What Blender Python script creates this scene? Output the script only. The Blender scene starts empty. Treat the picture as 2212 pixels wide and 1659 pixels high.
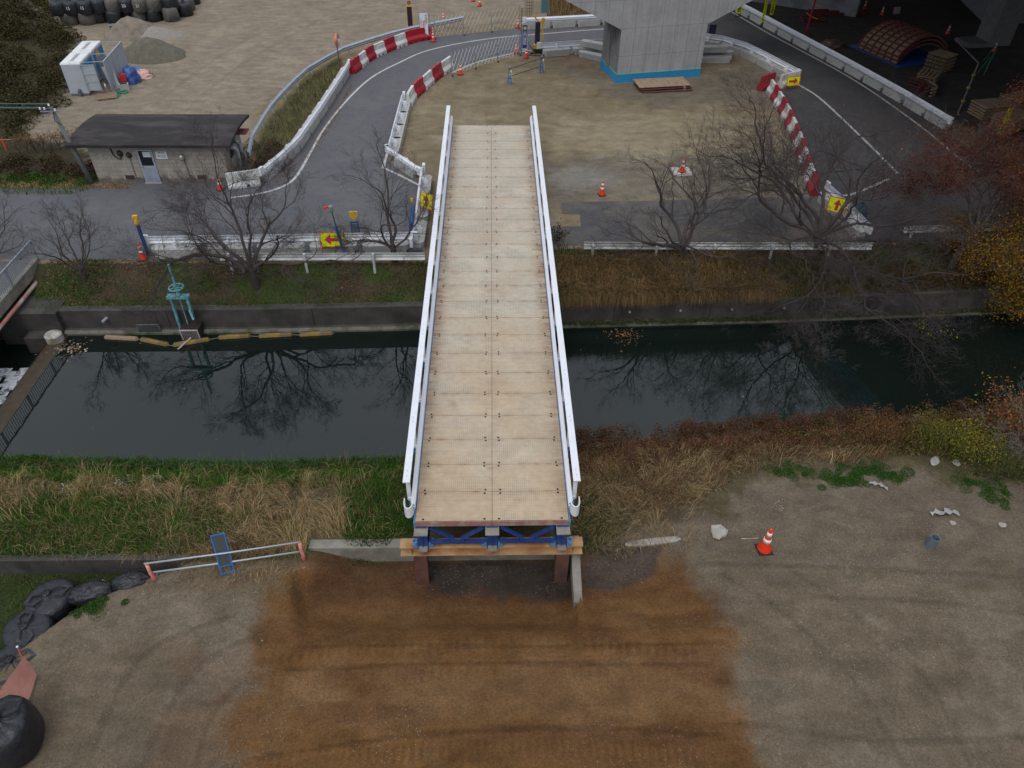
import bpy, bmesh, math, random
import numpy as np
from mathutils import Vector, Matrix
random.seed(7); RNG=np.random.default_rng(11)
S=bpy.context.scene; COL=S.collection
# ---------------------------------------------------------------- camera
FPX,TH,PS,RO=1635.01,0.7136005,0.0304037,-0.0140475
CC=np.array([0.08464,-12.5888,16.9134])
_f=np.array([math.sin(PS)*math.cos(TH),math.cos(PS)*math.cos(TH),-math.sin(TH)])
_r=np.array([math.cos(PS),-math.sin(PS),0.]); _d=np.cross(_f,_r)
_c,_s=math.cos(RO),math.sin(RO)
RM=np.array([_c*_r+_s*_d,_c*_d-_s*_r,_f])
cam=bpy.data.objects.new('camera',bpy.data.cameras.new('camera')); COL.objects.link(cam); S.camera=cam
cam.matrix_world=Matrix([[RM[0][i],-RM[1][i],-RM[2][i],CC[i]] for i in range(3)]+[[0,0,0,1]])
cam.data.sensor_width=36; cam.data.lens=FPX/2212*36; cam.data.clip_end=600; cam.data.clip_start=.1
# ---------------------------------------------------------------- light
SUN_EL,SUN_RO=math.radians(58),math.radians(200)
W=bpy.data.worlds.new('World'); S.world=W; W.use_nodes=True
nt=W.node_tree; nt.nodes.clear()
sk=nt.nodes.new('ShaderNodeTexSky'); sk.sky_type='NISHITA'; sk.sun_disc=False
sk.sun_elevation=SUN_EL; sk.sun_rotation=SUN_RO; sk.air_density=1.0; sk.dust_density=6.0; sk.ozone_density=1.0
hs=nt.nodes.new('ShaderNodeHueSaturation'); hs.inputs['Saturation'].default_value=.5
bg=nt.nodes.new('ShaderNodeBackground'); bg.inputs[1].default_value=.12
wo=nt.nodes.new('ShaderNodeOutputWorld')
nt.links.new(sk.outputs[0],hs.inputs['Color'])
# overcast layer: grey cloud, brighter overhead, over the clear sky
wt=nt.nodes.new('ShaderNodeTexCoord'); wx=nt.nodes.new('ShaderNodeSeparateXYZ'); nt.links.new(wt.outputs['Generated'],wx.inputs[0])
wr=nt.nodes.new('ShaderNodeMapRange'); wr.inputs[3].default_value=3.0; wr.inputs[4].default_value=10.5; nt.links.new(wx.outputs[2],wr.inputs[0])
wn=nt.nodes.new('ShaderNodeTexNoise'); wn.inputs['Scale'].default_value=2.2; wn.inputs['Detail'].default_value=5; nt.links.new(wt.outputs['Generated'],wn.inputs[0])
wq=nt.nodes.new('ShaderNodeMapRange'); wq.inputs[1].default_value=.3; wq.inputs[2].default_value=.7; wq.inputs[3].default_value=.82; wq.inputs[4].default_value=1.15; nt.links.new(wn.outputs[0],wq.inputs[0])
wm=nt.nodes.new('ShaderNodeMath'); wm.operation='MULTIPLY'; nt.links.new(wr.outputs[0],wm.inputs[0]); nt.links.new(wq.outputs[0],wm.inputs[1])
wv=nt.nodes.new('ShaderNodeVectorMath'); wv.operation='SCALE'; wv.inputs[0].default_value=(.92,.975,1.09); nt.links.new(wm.outputs[0],wv.inputs['Scale'])
wc=nt.nodes.new('ShaderNodeMix'); wc.data_type='RGBA'; wc.inputs[0].default_value=.75; nt.links.new(hs.outputs[0],wc.inputs[6]); nt.links.new(wv.outputs[0],wc.inputs[7])
nt.links.new(wc.outputs[2],bg.inputs[0]); nt.links.new(bg.outputs[0],wo.inputs[0])
sl=bpy.data.lights.new('sun','SUN'); sl.energy=.7; sl.angle=math.radians(25); sl.color=(1,.96,.9)
so=bpy.data.objects.new('sun',sl); COL.objects.link(so)
so.rotation_euler=(math.pi/2-SUN_EL,0,math.pi-SUN_RO)
S.view_settings.view_transform='Standard'; S.view_settings.look='None'; S.view_settings.gamma=1
S.view_settings.exposure=-.02
S.render.engine='CYCLES'
# ---------------------------------------------------------------- helpers
def ray(u,v): return RM.T@np.array([(u-1106)/FPX,(v-829.5)/FPX,1.])
def P(u,v,z=0.):            # ground point seen at a place of the survey photograph, at height z
    d=ray(u,v); return CC+d*((z-CC[2])/d[2])
def PY(u,v,y):
    d=ray(u,v); return CC+d*((y-CC[1])/d[1])
def V2(p): return (float(p[0]),float(p[1]))
MATS={}
def nodes(m):
    m.use_nodes=True; t=m.node_tree; return t,t.nodes['Principled BSDF']
def mat(name,col,rough=.7,var=.18,scale=3.,metal=0.,bump=0.,bscale=40.,col2=None,spec=.5,rand=0.,stretch=None,dirt=None):
    """base colour broken by two noises; optional second colour patches, bump and per-object variation"""
    if name in MATS: return MATS[name]
    m=bpy.data.materials.new(name); t,b=nodes(m); N=t.nodes; L=t.links
    tc=N.new('ShaderNodeTexCoord'); mp=N.new('ShaderNodeMapping'); L.new(tc.outputs['Object'],mp.inputs[0])
    if stretch: mp.inputs['Scale'].default_value=stretch
    n1=N.new('ShaderNodeTexNoise'); n1.inputs['Scale'].default_value=scale; n1.inputs['Detail'].default_value=8; n1.inputs['Roughness'].default_value=.65
    L.new(mp.outputs[0],n1.inputs[0])
    mr=N.new('ShaderNodeMapRange'); mr.inputs[1].default_value=.3; mr.inputs[2].default_value=.7; mr.inputs[3].default_value=1-var; mr.inputs[4].default_value=1+var
    L.new(n1.outputs[0],mr.inputs[0]); src=mr.outputs[0]
    if rand:
        oi=N.new('ShaderNodeObjectInfo'); r=N.new('ShaderNodeMapRange'); r.inputs[3].default_value=1-rand; r.inputs[4].default_value=1+rand
        L.new(oi.outputs['Random'],r.inputs[0]); mm=N.new('ShaderNodeMath'); mm.operation='MULTIPLY'; L.new(src,mm.inputs[0]); L.new(r.outputs[0],mm.inputs[1]); src=mm.outputs[0]
    vm=N.new('ShaderNodeVectorMath'); vm.operation='SCALE'; vm.inputs[0].default_value=col[:3]
    base=None
    if col2:
        n2=N.new('ShaderNodeTexNoise'); n2.inputs['Scale'].default_value=scale*.6; n2.inputs['Detail'].default_value=6
        L.new(mp.outputs[0],n2.inputs[0]); cr=N.new('ShaderNodeMapRange'); cr.inputs[1].default_value=.48; cr.inputs[2].default_value=.62; L.new(n2.outputs[0],cr.inputs[0])
        mx=N.new('ShaderNodeMix'); mx.data_type='RGBA'; mx.inputs[6].default_value=(*col[:3],1); mx.inputs[7].default_value=(*col2[:3],1)
        L.new(cr.outputs[0],mx.inputs[0]); L.new(mx.outputs[2],vm.inputs[0])
    L.new(src,vm.inputs['Scale']); L.new(vm.outputs[0],b.inputs['Base Color'])
    b.inputs['Roughness'].default_value=rough; b.inputs['Metallic'].default_value=metal; b.inputs['Specular IOR Level'].default_value=spec
    if bump:
        n3=N.new('ShaderNodeTexNoise'); n3.inputs['Scale'].default_value=bscale; n3.inputs['Detail'].default_value=6; L.new(mp.outputs[0],n3.inputs[0])
        bp=N.new('ShaderNodeBump'); bp.inputs['Strength'].default_value=bump; bp.inputs['Distance'].default_value=.05; L.new(n3.outputs[0],bp.inputs['Height']); L.new(bp.outputs[0],b.inputs['Normal'])
    MATS[name]=m; return m
def vcmat(name,rough=.9,var=.25,scale=4.,bump=.4,bscale=25.,speck=0.,speckscale=30.,streak=None,grain=0.,tracks=None):
    """albedo from the mesh's colour attribute, broken up with noise"""
    if name in MATS: return MATS[name]
    m=bpy.data.materials.new(name); t,b=nodes(m); N=t.nodes; L=t.links
    at=N.new('ShaderNodeAttribute'); at.attribute_name='Col'
    ge=N.new('ShaderNodeNewGeometry')
    outs=[]
    for sc,a in ((scale,var),(scale*9,var*.8),(scale*.12,var*.6)):
        n=N.new('ShaderNodeTexNoise'); n.inputs['Scale'].default_value=sc; n.inputs['Detail'].default_value=8; n.inputs['Roughness'].default_value=.7; L.new(ge.outputs['Position'],n.inputs[0])
        r=N.new('ShaderNodeMapRange'); r.inputs[1].default_value=.28; r.inputs[2].default_value=.72; r.inputs[3].default_value=1-a; r.inputs[4].default_value=1+a; L.new(n.outputs[0],r.inputs[0]); outs.append(r.outputs[0])
    if streak:
        mp=N.new('ShaderNodeMapping'); mp.inputs['Scale'].default_value=streak; mp.inputs['Rotation'].default_value=(0,0,.06); L.new(ge.outputs['Position'],mp.inputs[0])
        n=N.new('ShaderNodeTexNoise'); n.inputs['Scale'].default_value=1; n.inputs['Detail'].default_value=7; n.inputs['Distortion'].default_value=.4; L.new(mp.outputs[0],n.inputs[0])
        r=N.new('ShaderNodeMapRange'); r.inputs[1].default_value=.3; r.inputs[2].default_value=.7; r.inputs[3].default_value=.8; r.inputs[4].default_value=1.18; L.new(n.outputs[0],r.inputs[0]); outs.append(r.outputs[0])
    # crisp grain
    n=N.new('ShaderNodeTexNoise'); n.inputs['Scale'].default_value=scale*5.2; n.inputs['Detail'].default_value=7; n.inputs['Roughness'].default_value=.85; L.new(ge.outputs['Position'],n.inputs[0])
    r=N.new('ShaderNodeMapRange'); r.inputs[1].default_value=.38; r.inputs[2].default_value=.62; r.inputs[3].default_value=1-grain; r.inputs[4].default_value=1+grain; L.new(n.outputs[0],r.inputs[0]); outs.append(r.outputs[0])
    if tracks:
        # cleated machine tracks pressed across the soil
        sp0=N.new('ShaderNodeSeparateXYZ'); L.new(ge.outputs['Position'],sp0.inputs[0])
        def M2(op,a,b_=None):
            k=N.new('ShaderNodeMath'); k.operation=op
            for i,s in enumerate((a,b_)):
                if s is None: continue
                if isinstance(s,(int,float)): k.inputs[i].default_value=s
                else: L.new(s,k.inputs[i])
            return k.outputs[0]
        nn_=N.new('ShaderNodeTexNoise'); nn_.inputs['Scale'].default_value=.5; nn_.inputs['Detail'].default_value=5; L.new(ge.outputs['Position'],nn_.inputs[0])
        yy=M2('ADD',sp0.outputs[1],M2('MULTIPLY',nn_.outputs[0],.5)); yy=M2('ADD',yy,M2('MULTIPLY',M2('MULTIPLY',sp0.outputs[0],sp0.outputs[0]),.012))
        tot=None
        for (yc,hw,fr,amp) in tracks:
            d=M2('ABSOLUTE',M2('SUBTRACT',yy,yc)); mk=N.new('ShaderNodeMapRange'); mk.inputs[1].default_value=hw; mk.inputs[2].default_value=hw*.6; mk.inputs[3].default_value=0; mk.inputs[4].default_value=amp; L.new(d,mk.inputs[0])
            wv_=M2('SINE',M2('ADD',M2('MULTIPLY',sp0.outputs[0],fr),M2('MULTIPLY',nn_.outputs[0],9.))); g_=M2('MULTIPLY',mk.outputs[0],M2('MULTIPLY',wv_,M2('MULTIPLY',nn_.outputs[0],1.6))); tot=g_ if tot is None else M2('ADD',tot,g_)
        xm=N.new('ShaderNodeMapRange'); xm.inputs[1].default_value=6.3; xm.inputs[2].default_value=4.6; L.new(M2('ABSOLUTE',M2('ADD',sp0.outputs[0],.3)),xm.inputs[0]); tot=M2('MULTIPLY',tot,xm.outputs[0])
        outs.append(M2('ADD',1.,tot))
    cur=outs[0]
    for o in outs[1:]:
        k=N.new('ShaderNodeMath'); k.operation='MULTIPLY'; L.new(cur,k.inputs[0]); L.new(o,k.inputs[1]); cur=k.outputs[0]
    vm=N.new('ShaderNodeVectorMath'); vm.operation='SCALE'; L.new(at.outputs['Color'],vm.inputs[0]); L.new(cur,vm.inputs['Scale'])
    out=vm.outputs[0]
    if speck:
        vo=N.new('ShaderNodeTexVoronoi'); vo.inputs['Scale'].default_value=speckscale; L.new(ge.outputs['Position'],vo.inputs[0])
        sp=N.new('ShaderNodeSeparateColor'); L.new(vo.outputs['Color'],sp.inputs[0])
        th=N.new('ShaderNodeMath'); th.operation='GREATER_THAN'; th.inputs[1].default_value=1-.3*speck; L.new(sp.outputs[0],th.inputs[0])
        d2=N.new('ShaderNodeMath'); d2.operation='LESS_THAN'; d2.inputs[1].default_value=.32; L.new(vo.outputs['Distance'],d2.inputs[0])
        mu=N.new('ShaderNodeMath'); mu.operation='MULTIPLY'; L.new(th.outputs[0],mu.inputs[0]); L.new(d2.outputs[0],mu.inputs[1])
        n=N.new('ShaderNodeTexNoise'); n.inputs['Scale'].default_value=.5; n.inputs['Detail'].default_value=5; L.new(ge.outputs['Position'],n.inputs[0])
        r=N.new('ShaderNodeMapRange'); r.inputs[1].default_value=.45; r.inputs[2].default_value=.62; L.new(n.outputs[0],r.inputs[0])
        m3=N.new('ShaderNodeMath'); m3.operation='MULTIPLY'; L.new(mu.outputs[0],m3.inputs[0]); L.new(r.outputs[0],m3.inputs[1])
        mx=N.new('ShaderNodeMix'); mx.data_type='RGBA'; L.new(m3.outputs[0],mx.inputs[0]); L.new(out,mx.inputs[6]); mx.inputs[7].default_value=(.36,.34,.3,1); out=mx.outputs[2]
    L.new(out,b.inputs['Base Color']); b.inputs['Roughness'].default_value=rough; b.inputs['Specular IOR Level'].default_value=.08
    if bump:
        n=N.new('ShaderNodeTexNoise'); n.inputs['Scale'].default_value=bscale; n.inputs['Detail'].default_value=8; L.new(ge.outputs['Position'],n.inputs[0])
        bp=N.new('ShaderNodeBump'); bp.inputs['Strength'].default_value=bump; bp.inputs['Distance'].default_value=.04; L.new(n.outputs[0],bp.inputs['Height']); L.new(bp.outputs[0],b.inputs['Normal'])
    MATS[name]=m; return m
def tag(o,label=None,cat=None,group=None,kind=None):
    if label: o['label']=label
    if cat: o['category']=cat
    if group: o['group']=group
    if kind: o['kind']=kind
    return o
def thing(name,label,cat,loc=(0,0,0),rz=0.,group=None):
    o=bpy.data.objects.new(name,None); o.empty_display_size=.3; COL.objects.link(o); o.location=tuple(float(a) for a in loc); o.rotation_euler=(0,0,rz)
    return tag(o,label,cat,group)
def copy_tree(o,parent=None):
    c=o.copy(); COL.objects.link(c); c.parent=parent
    for ch in list(o.children): copy_tree(ch,c)
    return c
class MB:
    def __init__(s): s.v=[]; s.f=[]; s.mi=[]; s.cm=0
    def add(s,vs,fs):
        o=len(s.v); s.v+= [tuple(float(a) for a in p) for p in vs]
        for f in fs: s.f.append(tuple(i+o for i in f)); s.mi.append(s.cm)
        return s
    def box(s,c,d,rz=0.,ax=None,taper=1.):
        """box centred at c, size d"""
        hx,hy,hz=d[0]/2,d[1]/2,d[2]/2; cs,sn=math.cos(rz),math.sin(rz); vs=[]
        for z,k in ((-hz,1.),(hz,taper)):
            for x,y in ((-hx,-hy),(hx,-hy),(hx,hy),(-hx,hy)):
                x*=k;y*=k; p=(x*cs-y*sn,x*sn+y*cs,z)
                if ax is not None: p=tuple(ax@Vector(p))
                vs.append((p[0]+c[0],p[1]+c[1],p[2]+c[2]))
        return s.add(vs,[(3,2,1,0),(4,5,6,7),(0,1,5,4),(1,2,6,5),(2,3,7,6),(3,0,4,7)])
    def prism(s,poly,z0,z1,top=None):
        n=len(poly); tp=top or poly
        vs=[(p[0],p[1],z0) for p in poly]+[(p[0],p[1],z1) for p in tp]
        a=sum(poly[i][0]*poly[(i+1)%n][1]-poly[(i+1)%n][0]*poly[i][1] for i in range(n))
        fs=[tuple(range(n))[::-1],tuple(range(n,2*n))]+[(i,(i+1)%n,n+(i+1)%n,n+i) for i in range(n)]
        if a<0: fs=[f[::-1] for f in fs]
        return s.add(vs,fs)
    def tube(s,pts,r,n=8,cap=True):
        """round bar through pts; r a number or list"""
        pts=[Vector(tuple(float(a) for a in p)) for p in pts]; k=len(pts); rr=r if isinstance(r,(list,tuple)) else [r]*k
        vs=[];fs=[]; t0=(pts[1]-pts[0]).normalized(); up=Vector((0,0,1)) if abs(t0.z)<.9 else Vector((1,0,0)); a=t0.cross(up).normalized()
        for i,p in enumerate(pts):
            t=((pts[min(i+1,k-1)]-pts[max(i-1,0)])).normalized(); a=(a-t*a.dot(t)).normalized(); b=t.cross(a)
            for j in range(n):
                th=2*math.pi*j/n; q=p+(a*math.cos(th)+b*math.sin(th))*rr[i]; vs.append(q)
        for i in range(k-1):
            for j in range(n): fs.append((i*n+j,i*n+(j+1)%n,(i+1)*n+(j+1)%n,(i+1)*n+j))
        if cap: fs+= [tuple(range(n))[::-1],tuple(range((k-1)*n,k*n))]
        return s.add(vs,fs)
    def bar(s,a,b,w,h=None):
        """rectangular bar from a to b"""
        a=Vector(tuple(float(x) for x in a)); b=Vector(tuple(float(x) for x in b)); h=h or w; t=(b-a).normalized(); up=Vector((0,0,1)) if abs(t.z)<.95 else Vector((0,1,0))
        x=t.cross(up).normalized()*w/2; y=x.cross(t).normalized()*h/2
        return s.add([a-x-y,a+x-y,a+x+y,a-x+y,b-x-y,b+x-y,b+x+y,b-x+y],[(3,2,1,0),(4,5,6,7),(0,1,5,4),(1,2,6,5),(2,3,7,6),(3,0,4,7)])
    def lathe(s,prof,c=(0,0,0),n=20,squash=None):
        vs=[];fs=[];k=len(prof)
        for r,z in prof:
            for j in range(n):
                th=2*math.pi*j/n; vs.append((c[0]+r*math.cos(th),c[1]+r*math.sin(th),c[2]+z))
        for i in range(k-1):
            for j in range(n): fs.append((i*n+j,i*n+(j+1)%n,(i+1)*n+(j+1)%n,(i+1)*n+j))
        fs+=[tuple(range(n))[::-1],tuple(range((k-1)*n,k*n))]
        return s.add(vs,fs)
    def sweep(s,path,prof,closed=True,caps=True):
        """sweep section prof [(side,z)] along a ground path; side>0 = right of travel"""
        pts=[np.array([float(a) for a in p]) for p in path]; k=len(pts); n=len(prof); vs=[];fs=[]
        for i,p in enumerate(pts):
            a=pts[i]-pts[i-1] if i else pts[1]-pts[0]; b=pts[i+1]-pts[i] if i<k-1 else pts[-1]-pts[-2]
            a=a[:2]/max(1e-9,np.hypot(*a[:2])); b=b[:2]/max(1e-9,np.hypot(*b[:2])); t=a+b; t/=np.hypot(*t); nr=np.array([t[1],-t[0]]); kk=1/max(.5,float(np.dot(nr,[a[1],-a[0]])))
            for q,z in prof: vs.append((p[0]+nr[0]*q*kk,p[1]+nr[1]*q*kk,p[2]+z))
        m=n if closed else n-1
        for i in range(k-1):
            for j in range(m): fs.append((i*n+j,i*n+(j+1)%n,(i+1)*n+(j+1)%n,(i+1)*n+j))
        if closed and caps: fs+=[tuple(range(n))[::-1],tuple(range((k-1)*n,k*n))]
        return s.add(vs,fs)
    def mesh(s,name,mats,smooth=False):
        me=bpy.data.meshes.new(name); me.from_pydata(s.v,[],s.f)
        for m in (mats if isinstance(mats,(list,tuple)) else [mats]): me.materials.append(m)
        if max(s.mi,default=0)>0: me.polygons.foreach_set('material_index',s.mi)
        bm=bmesh.new(); bm.from_mesh(me); bmesh.ops.recalc_face_normals(bm,faces=bm.faces); bm.to_mesh(me); bm.free()
        if smooth: me.polygons.foreach_set('use_smooth',[True]*len(me.polygons))
        me.update(); return me
    def build(s,name,mats,parent=None,loc=(0,0,0),rz=0.,bevel=0.,smooth=False,origin=None):
        if origin is not None:
            s.v=[(a[0]-origin[0],a[1]-origin[1],a[2]-origin[2]) for a in s.v]
            if parent is None: loc=origin
        o=bpy.data.objects.new(name,s.mesh(name,mats,smooth)); COL.objects.link(o); o.location=tuple(float(a) for a in loc); o.rotation_euler=(0,0,rz)
        if parent: o.parent=parent
        if bevel:
            b=o.modifiers.new('bevel','BEVEL'); b.width=bevel; b.segments=2; b.limit_method='ANGLE'; b.angle_limit=.6
        return o
def link(name,me,parent=None,loc=(0,0,0),rz=0.):
    o=bpy.data.objects.new(name,me); COL.objects.link(o); o.location=tuple(float(a) for a in loc); o.rotation_euler=(0,0,rz); o.parent=parent; return o
def npmesh(name,verts,faces_flat,sizes,m,col=None,smooth=False):
    me=bpy.data.meshes.new(name); n=len(verts); me.vertices.add(n); me.vertices.foreach_set('co',np.asarray(verts,np.float32).ravel())
    ff=np.asarray(faces_flat,np.int32).ravel(); me.loops.add(len(ff)); me.loops.foreach_set('vertex_index',ff)
    sz=np.asarray(sizes,np.int32); st=np.concatenate([[0],np.cumsum(sz)[:-1]]).astype(np.int32)
    me.polygons.add(len(sz)); me.polygons.foreach_set('loop_start',st); me.polygons.foreach_set('loop_total',sz)
    if smooth: me.polygons.foreach_set('use_smooth',np.ones(len(sz),bool))
    me.update(calc_edges=True)
    if col is not None:
        a=me.color_attributes.new('Col','FLOAT_COLOR','POINT'); c=np.ones((n,4),np.float32); c[:,:3]=col; a.data.foreach_set('color',c.ravel())
    for k in (m if isinstance(m,(list,tuple)) else [m]): me.materials.append(k)
    return me
def text(name,body,size,m,parent,loc,rot=(math.pi/2,0,0),vertical=False,spacing=1.0,align='CENTER',ext=.002):
    cu=bpy.data.curves.new(name,'FONT'); cu.body='\n'.join(body) if vertical else body; cu.size=size; cu.align_x=align; cu.align_y='CENTER'; cu.extrude=ext; cu.space_line=spacing
    t=bpy.data.objects.new(name,cu); COL.objects.link(t)
    dg=bpy.context.evaluated_depsgraph_get(); me=bpy.data.meshes.new_from_object(t.evaluated_get(dg)); bpy.data.objects.remove(t); bpy.data.curves.remove(cu)
    me.name=name; me.materials.clear(); me.materials.append(m)
    o=bpy.data.objects.new(name,me); COL.objects.link(o); o.parent=parent; o.location=loc; o.rotation_euler=rot; return o
def interp(x,pts): return np.interp(x,[p[0] for p in pts],[p[1] for p in pts])
def smooth(a,b,x): t=np.clip((x-a)/(b-a),0,1); return t*t*(3-2*t)
def vnoise(x,y,seed=0):
    """cheap value noise on arrays"""
    xi=np.floor(x).astype(int); yi=np.floor(y).astype(int); fx=x-xi; fy=y-yi; fx=fx*fx*(3-2*fx); fy=fy*fy*(3-2*fy)
    def h(a,b): 
        n=(a*374761393+b*668265263+seed*974634777)&0xffffffff; n=((n^(n>>13))*1274126177)&0xffffffff; return ((n^(n>>16))&0xffff)/65535.
    return (h(xi,yi)*(1-fx)+h(xi+1,yi)*fx)*(1-fy)+(h(xi,yi+1)*(1-fx)+h(xi+1,yi+1)*fx)*fy
def fbm(x,y,o=4,seed=0): return sum(vnoise(x*2**i,y*2**i,seed+i)/2**i for i in range(o))/sum(1/2**i for i in range(o))
def inpoly(x,y,poly):
    r=np.zeros(x.shape,bool); n=len(poly)
    for i in range(n):
        x1,y1=poly[i]; x2,y2=poly[(i+1)%n]
        if y1==y2: continue
        c=((y1>y)!=(y2>y)); r^= c&(x<(x2-x1)*(y-y1)/(y2-y1)+x1)
    return r
def pdist(x,y,poly):
    d=np.full(x.shape,1e9); n=len(poly)
    for i in range(n):
        x1,y1=poly[i]; x2,y2=poly[(i+1)%n]; dx,dy=x2-x1,y2-y1; t=np.clip(((x-x1)*dx+(y-y1)*dy)/(dx*dx+dy*dy+1e-9),0,1)
        d=np.minimum(d,np.hypot(x-x1-t*dx,y-y1-t*dy))
    return np.where(inpoly(x,y,poly),d,-d)
def zone(x,y,px,z,soft=.5,wob=.8,seed=3):
    """soft mask of a ground area outlined in survey photo points"""
    poly=[V2(P(u,v,z)) for u,v in px]; d=pdist(x,y,poly)+(fbm(x*.9,y*.9,4,seed)-.5)*2*wob+(fbm(x*4.5,y*4.5,4,seed+2)-.5)*1.1*wob; soft=soft*.6
    return smooth(-soft,soft,d)
# ---------------------------------------------------------------- materials
M_conc=mat('concrete',(.36,.36,.35),.85,.14,2.5,bump=.25,bscale=30)
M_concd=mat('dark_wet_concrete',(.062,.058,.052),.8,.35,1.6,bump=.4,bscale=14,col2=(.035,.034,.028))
M_concw=mat('old_concrete',(.24,.225,.19),.9,.28,2.,bump=.4,bscale=18,col2=(.16,.15,.12))
M_white=mat('white_paint',(.75,.77,.82),.38,.05,3.)
M_whitedirty=mat('scuffed_white_plastic',(.66,.67,.66),.5,.1,3.5,col2=(.5,.5,.49))
M_red=mat('red_plastic',(.37,.012,.028),.42,.16,3.,rand=.12)
M_galv=mat('galvanised_steel',(.42,.46,.5),.45,.12,4.,metal=.3)
M_galvd=mat('weathered_galvanised_steel',(.28,.32,.36),.5,.15,4.,metal=.3)
M_blue=mat('dark_blue_steel',(.02,.05,.2),.5,.25,3.,col2=(.03,.075,.25))
M_bluel=mat('light_blue_steel',(.10,.24,.44),.5,.15,3.)
M_rust=mat('rusty_steel_top',(.44,.27,.13),.8,.2,2.2,bump=.2,bscale=25,col2=(.32,.14,.055))
M_rustd=mat('dark_rusty_steel',(.13,.055,.04),.75,.25,3.,bump=.2,col2=(.09,.045,.04))
M_rustm=mat('pale_rusty_steel',(.34,.25,.17),.75,.2,2.,stretch=(3,1,1),col2=(.29,.19,.12))
M_black=mat('black_rubber',(.015,.015,.016),.7,.2,5.)
M_orange=mat('orange_plastic',(.82,.045,.012),.45,.06,6.)
M_refl=mat('white_reflective_band',(.8,.8,.8),.35,.04,6.)
M_pink=mat('faded_pink_plastic',(.7,.2,.16),.6,.2,8.,col2=(.75,.4,.34))
M_yellow=mat('yellow_paint',(.66,.38,.015),.5,.15,5.)
M_fluo=mat('fluorescent_yellow_sheet',(.78,.85,.0),.5,.04,5.)
M_signred=mat('sign_red',(.62,.02,.02),.5,.05,5.)
M_wood=mat('weathered_wood',(.26,.19,.12),.85,.25,6.,stretch=(1,6,1))
M_tex=mat('black_bag_fabric',(.016,.018,.023),.42,.35,4.,bump=.7,bscale=9,spec=.5)
M_texsun=mat('faded_bag_fabric',(.10,.095,.08),.8,.35,3.,bump=.5,bscale=10,col2=(.05,.052,.055))
M_bark=mat('tree_bark',(.052,.042,.038),.9,.35,9.,bump=.6,bscale=40)
M_twig=mat('twig_bark',(.06,.047,.045),.9,.3,9.)
M_glass=mat('dark_glass',(.012,.014,.018),.12,.1,2.)
M_sheet=mat('blue_sheet',(.03,.26,.52),.5,.12,5.,bump=.2,bscale=12)
M_paintw=mat('road_paint',(.5,.5,.5),.75,.22,9.,col2=(.38,.38,.38))
def pxp(l,z=0.): return [V2(P(u,v,z)) for u,v in l]
def smoothline(pts,n=6):
    """Catmull-Rom"""
    p=[np.array(a,float) for a in pts]; p=[2*p[0]-p[1]]+p+[2*p[-1]-p[-2]]; out=[]
    for i in range(1,len(p)-2):
        for k in range(n):
            t=k/n; out.append(tuple(.5*((2*p[i])+(-p[i-1]+p[i+1])*t+(2*p[i-1]-5*p[i]+4*p[i+1]-p[i+2])*t*t+(-p[i-1]+3*p[i]-3*p[i+1]+p[i+2])*t**3)))
    out.append(tuple(p[-2])); return out
# ---------------------------------------------------------------- terrain
FARW=[(-60,11.2),(-25,12.2),(-9.6,12.3),(-2.9,12.5),(2.9,12.6),(11.5,12.9),(18.6,13.3),(60,16)]
NEARW=[(-60,5.2),(-15.9,5.1),(-7.9,4.8),(-3,5.),(2.9,5.6),(6.2,6.),(10.4,6.4),(20,7.3),(60,12)]
ROADE=[(-60,15.),(-3.2,15.),(-1,15.4),(3.1,16.1),(12.9,16.2),(60,19)]
ZW=-1.7
BAGLINE=[(-3.6,-12.75),(-2.4,-12.3),(-1.3,-11.4),(-.5,-10.4),(.1,-9.2),(.42,-8.6)]   # y -> x
def zt(x,y):
    x=np.asarray(x,float); y=np.asarray(y,float)
    yf=interp(x,FARW); yn=interp(x,NEARW); yr=interp(x,ROADE)
    n1=fbm(x*.8,y*.8,4,5)-.5; n2=fbm(x*2.5,y*2.5,3,9)-.5
    yf=yf+.14; yn=yn-.1
    far=-.72*(1-smooth(yf+.35,yr-.1,y))+.22*n1*smooth(yf+.2,yf+.8,y)*(1-smooth(yr-.6,yr-.05,y))
    bank=-1.75+1.0*smooth(yn,yn-1.9,y)+.35*n1*smooth(yn,yn-.7,y)*smooth(.4,1.,y)
    k=smooth(1.6,.6,y); base=bank*(1-k)+(-.9)*k+.03*n2*k
    # rough mound rising toward the lower left
    qa=smooth(-.5,.3,y); pit=.62*(smooth(-5.6,-5.15,x+.25*(y+.5))*(1-qa)+smooth(-5.3,-3.5,x)*qa)*smooth(2.3,2.2,x)*smooth(-2.4,-.75,y)*smooth(.80,.76,y)
    pit+=.34*smooth(2.3,2.7,x)*smooth(7.2,3.,x)*smooth(-2.2,-.6,y)*smooth(.9,.3,y)
    base=base-pit
    bl=np.interp(y,[p[0] for p in BAGLINE],[p[1] for p in BAGLINE])
    low=smooth(bl+.15,bl-.25,x)*smooth(.5,.46,y)*.62
    base=base-low
    # tyre ruts and small heaps in the foreground soil
    base=base+.035*(fbm(x*.5,y*2.2,4,21)-.5)*smooth(.5,-1,y)
    z=np.where(y>yf,far,np.where(y>yn,-2.7,base))
    z=np.where(y>yr,0.,z)
    # left hillside
    hill=smooth(-27.5,-33,x+.25*(y-30))*smooth(22,27,y)
    z=z+hill*1.6*(.7+.6*n1)
    return z
def axis(a,b,zs):
    out=[a]
    while out[-1]<b:
        x=out[-1]; st=next((s for lo,hi,s in zs if lo<=x<hi),2.5); out.append(x+st)
    return np.array(out)
xs=axis(-75,85,[(-24,-16,.22),(-16,16,.12),(16,30,.25),(30,50,.6),(-45,-24,.5)])
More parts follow.
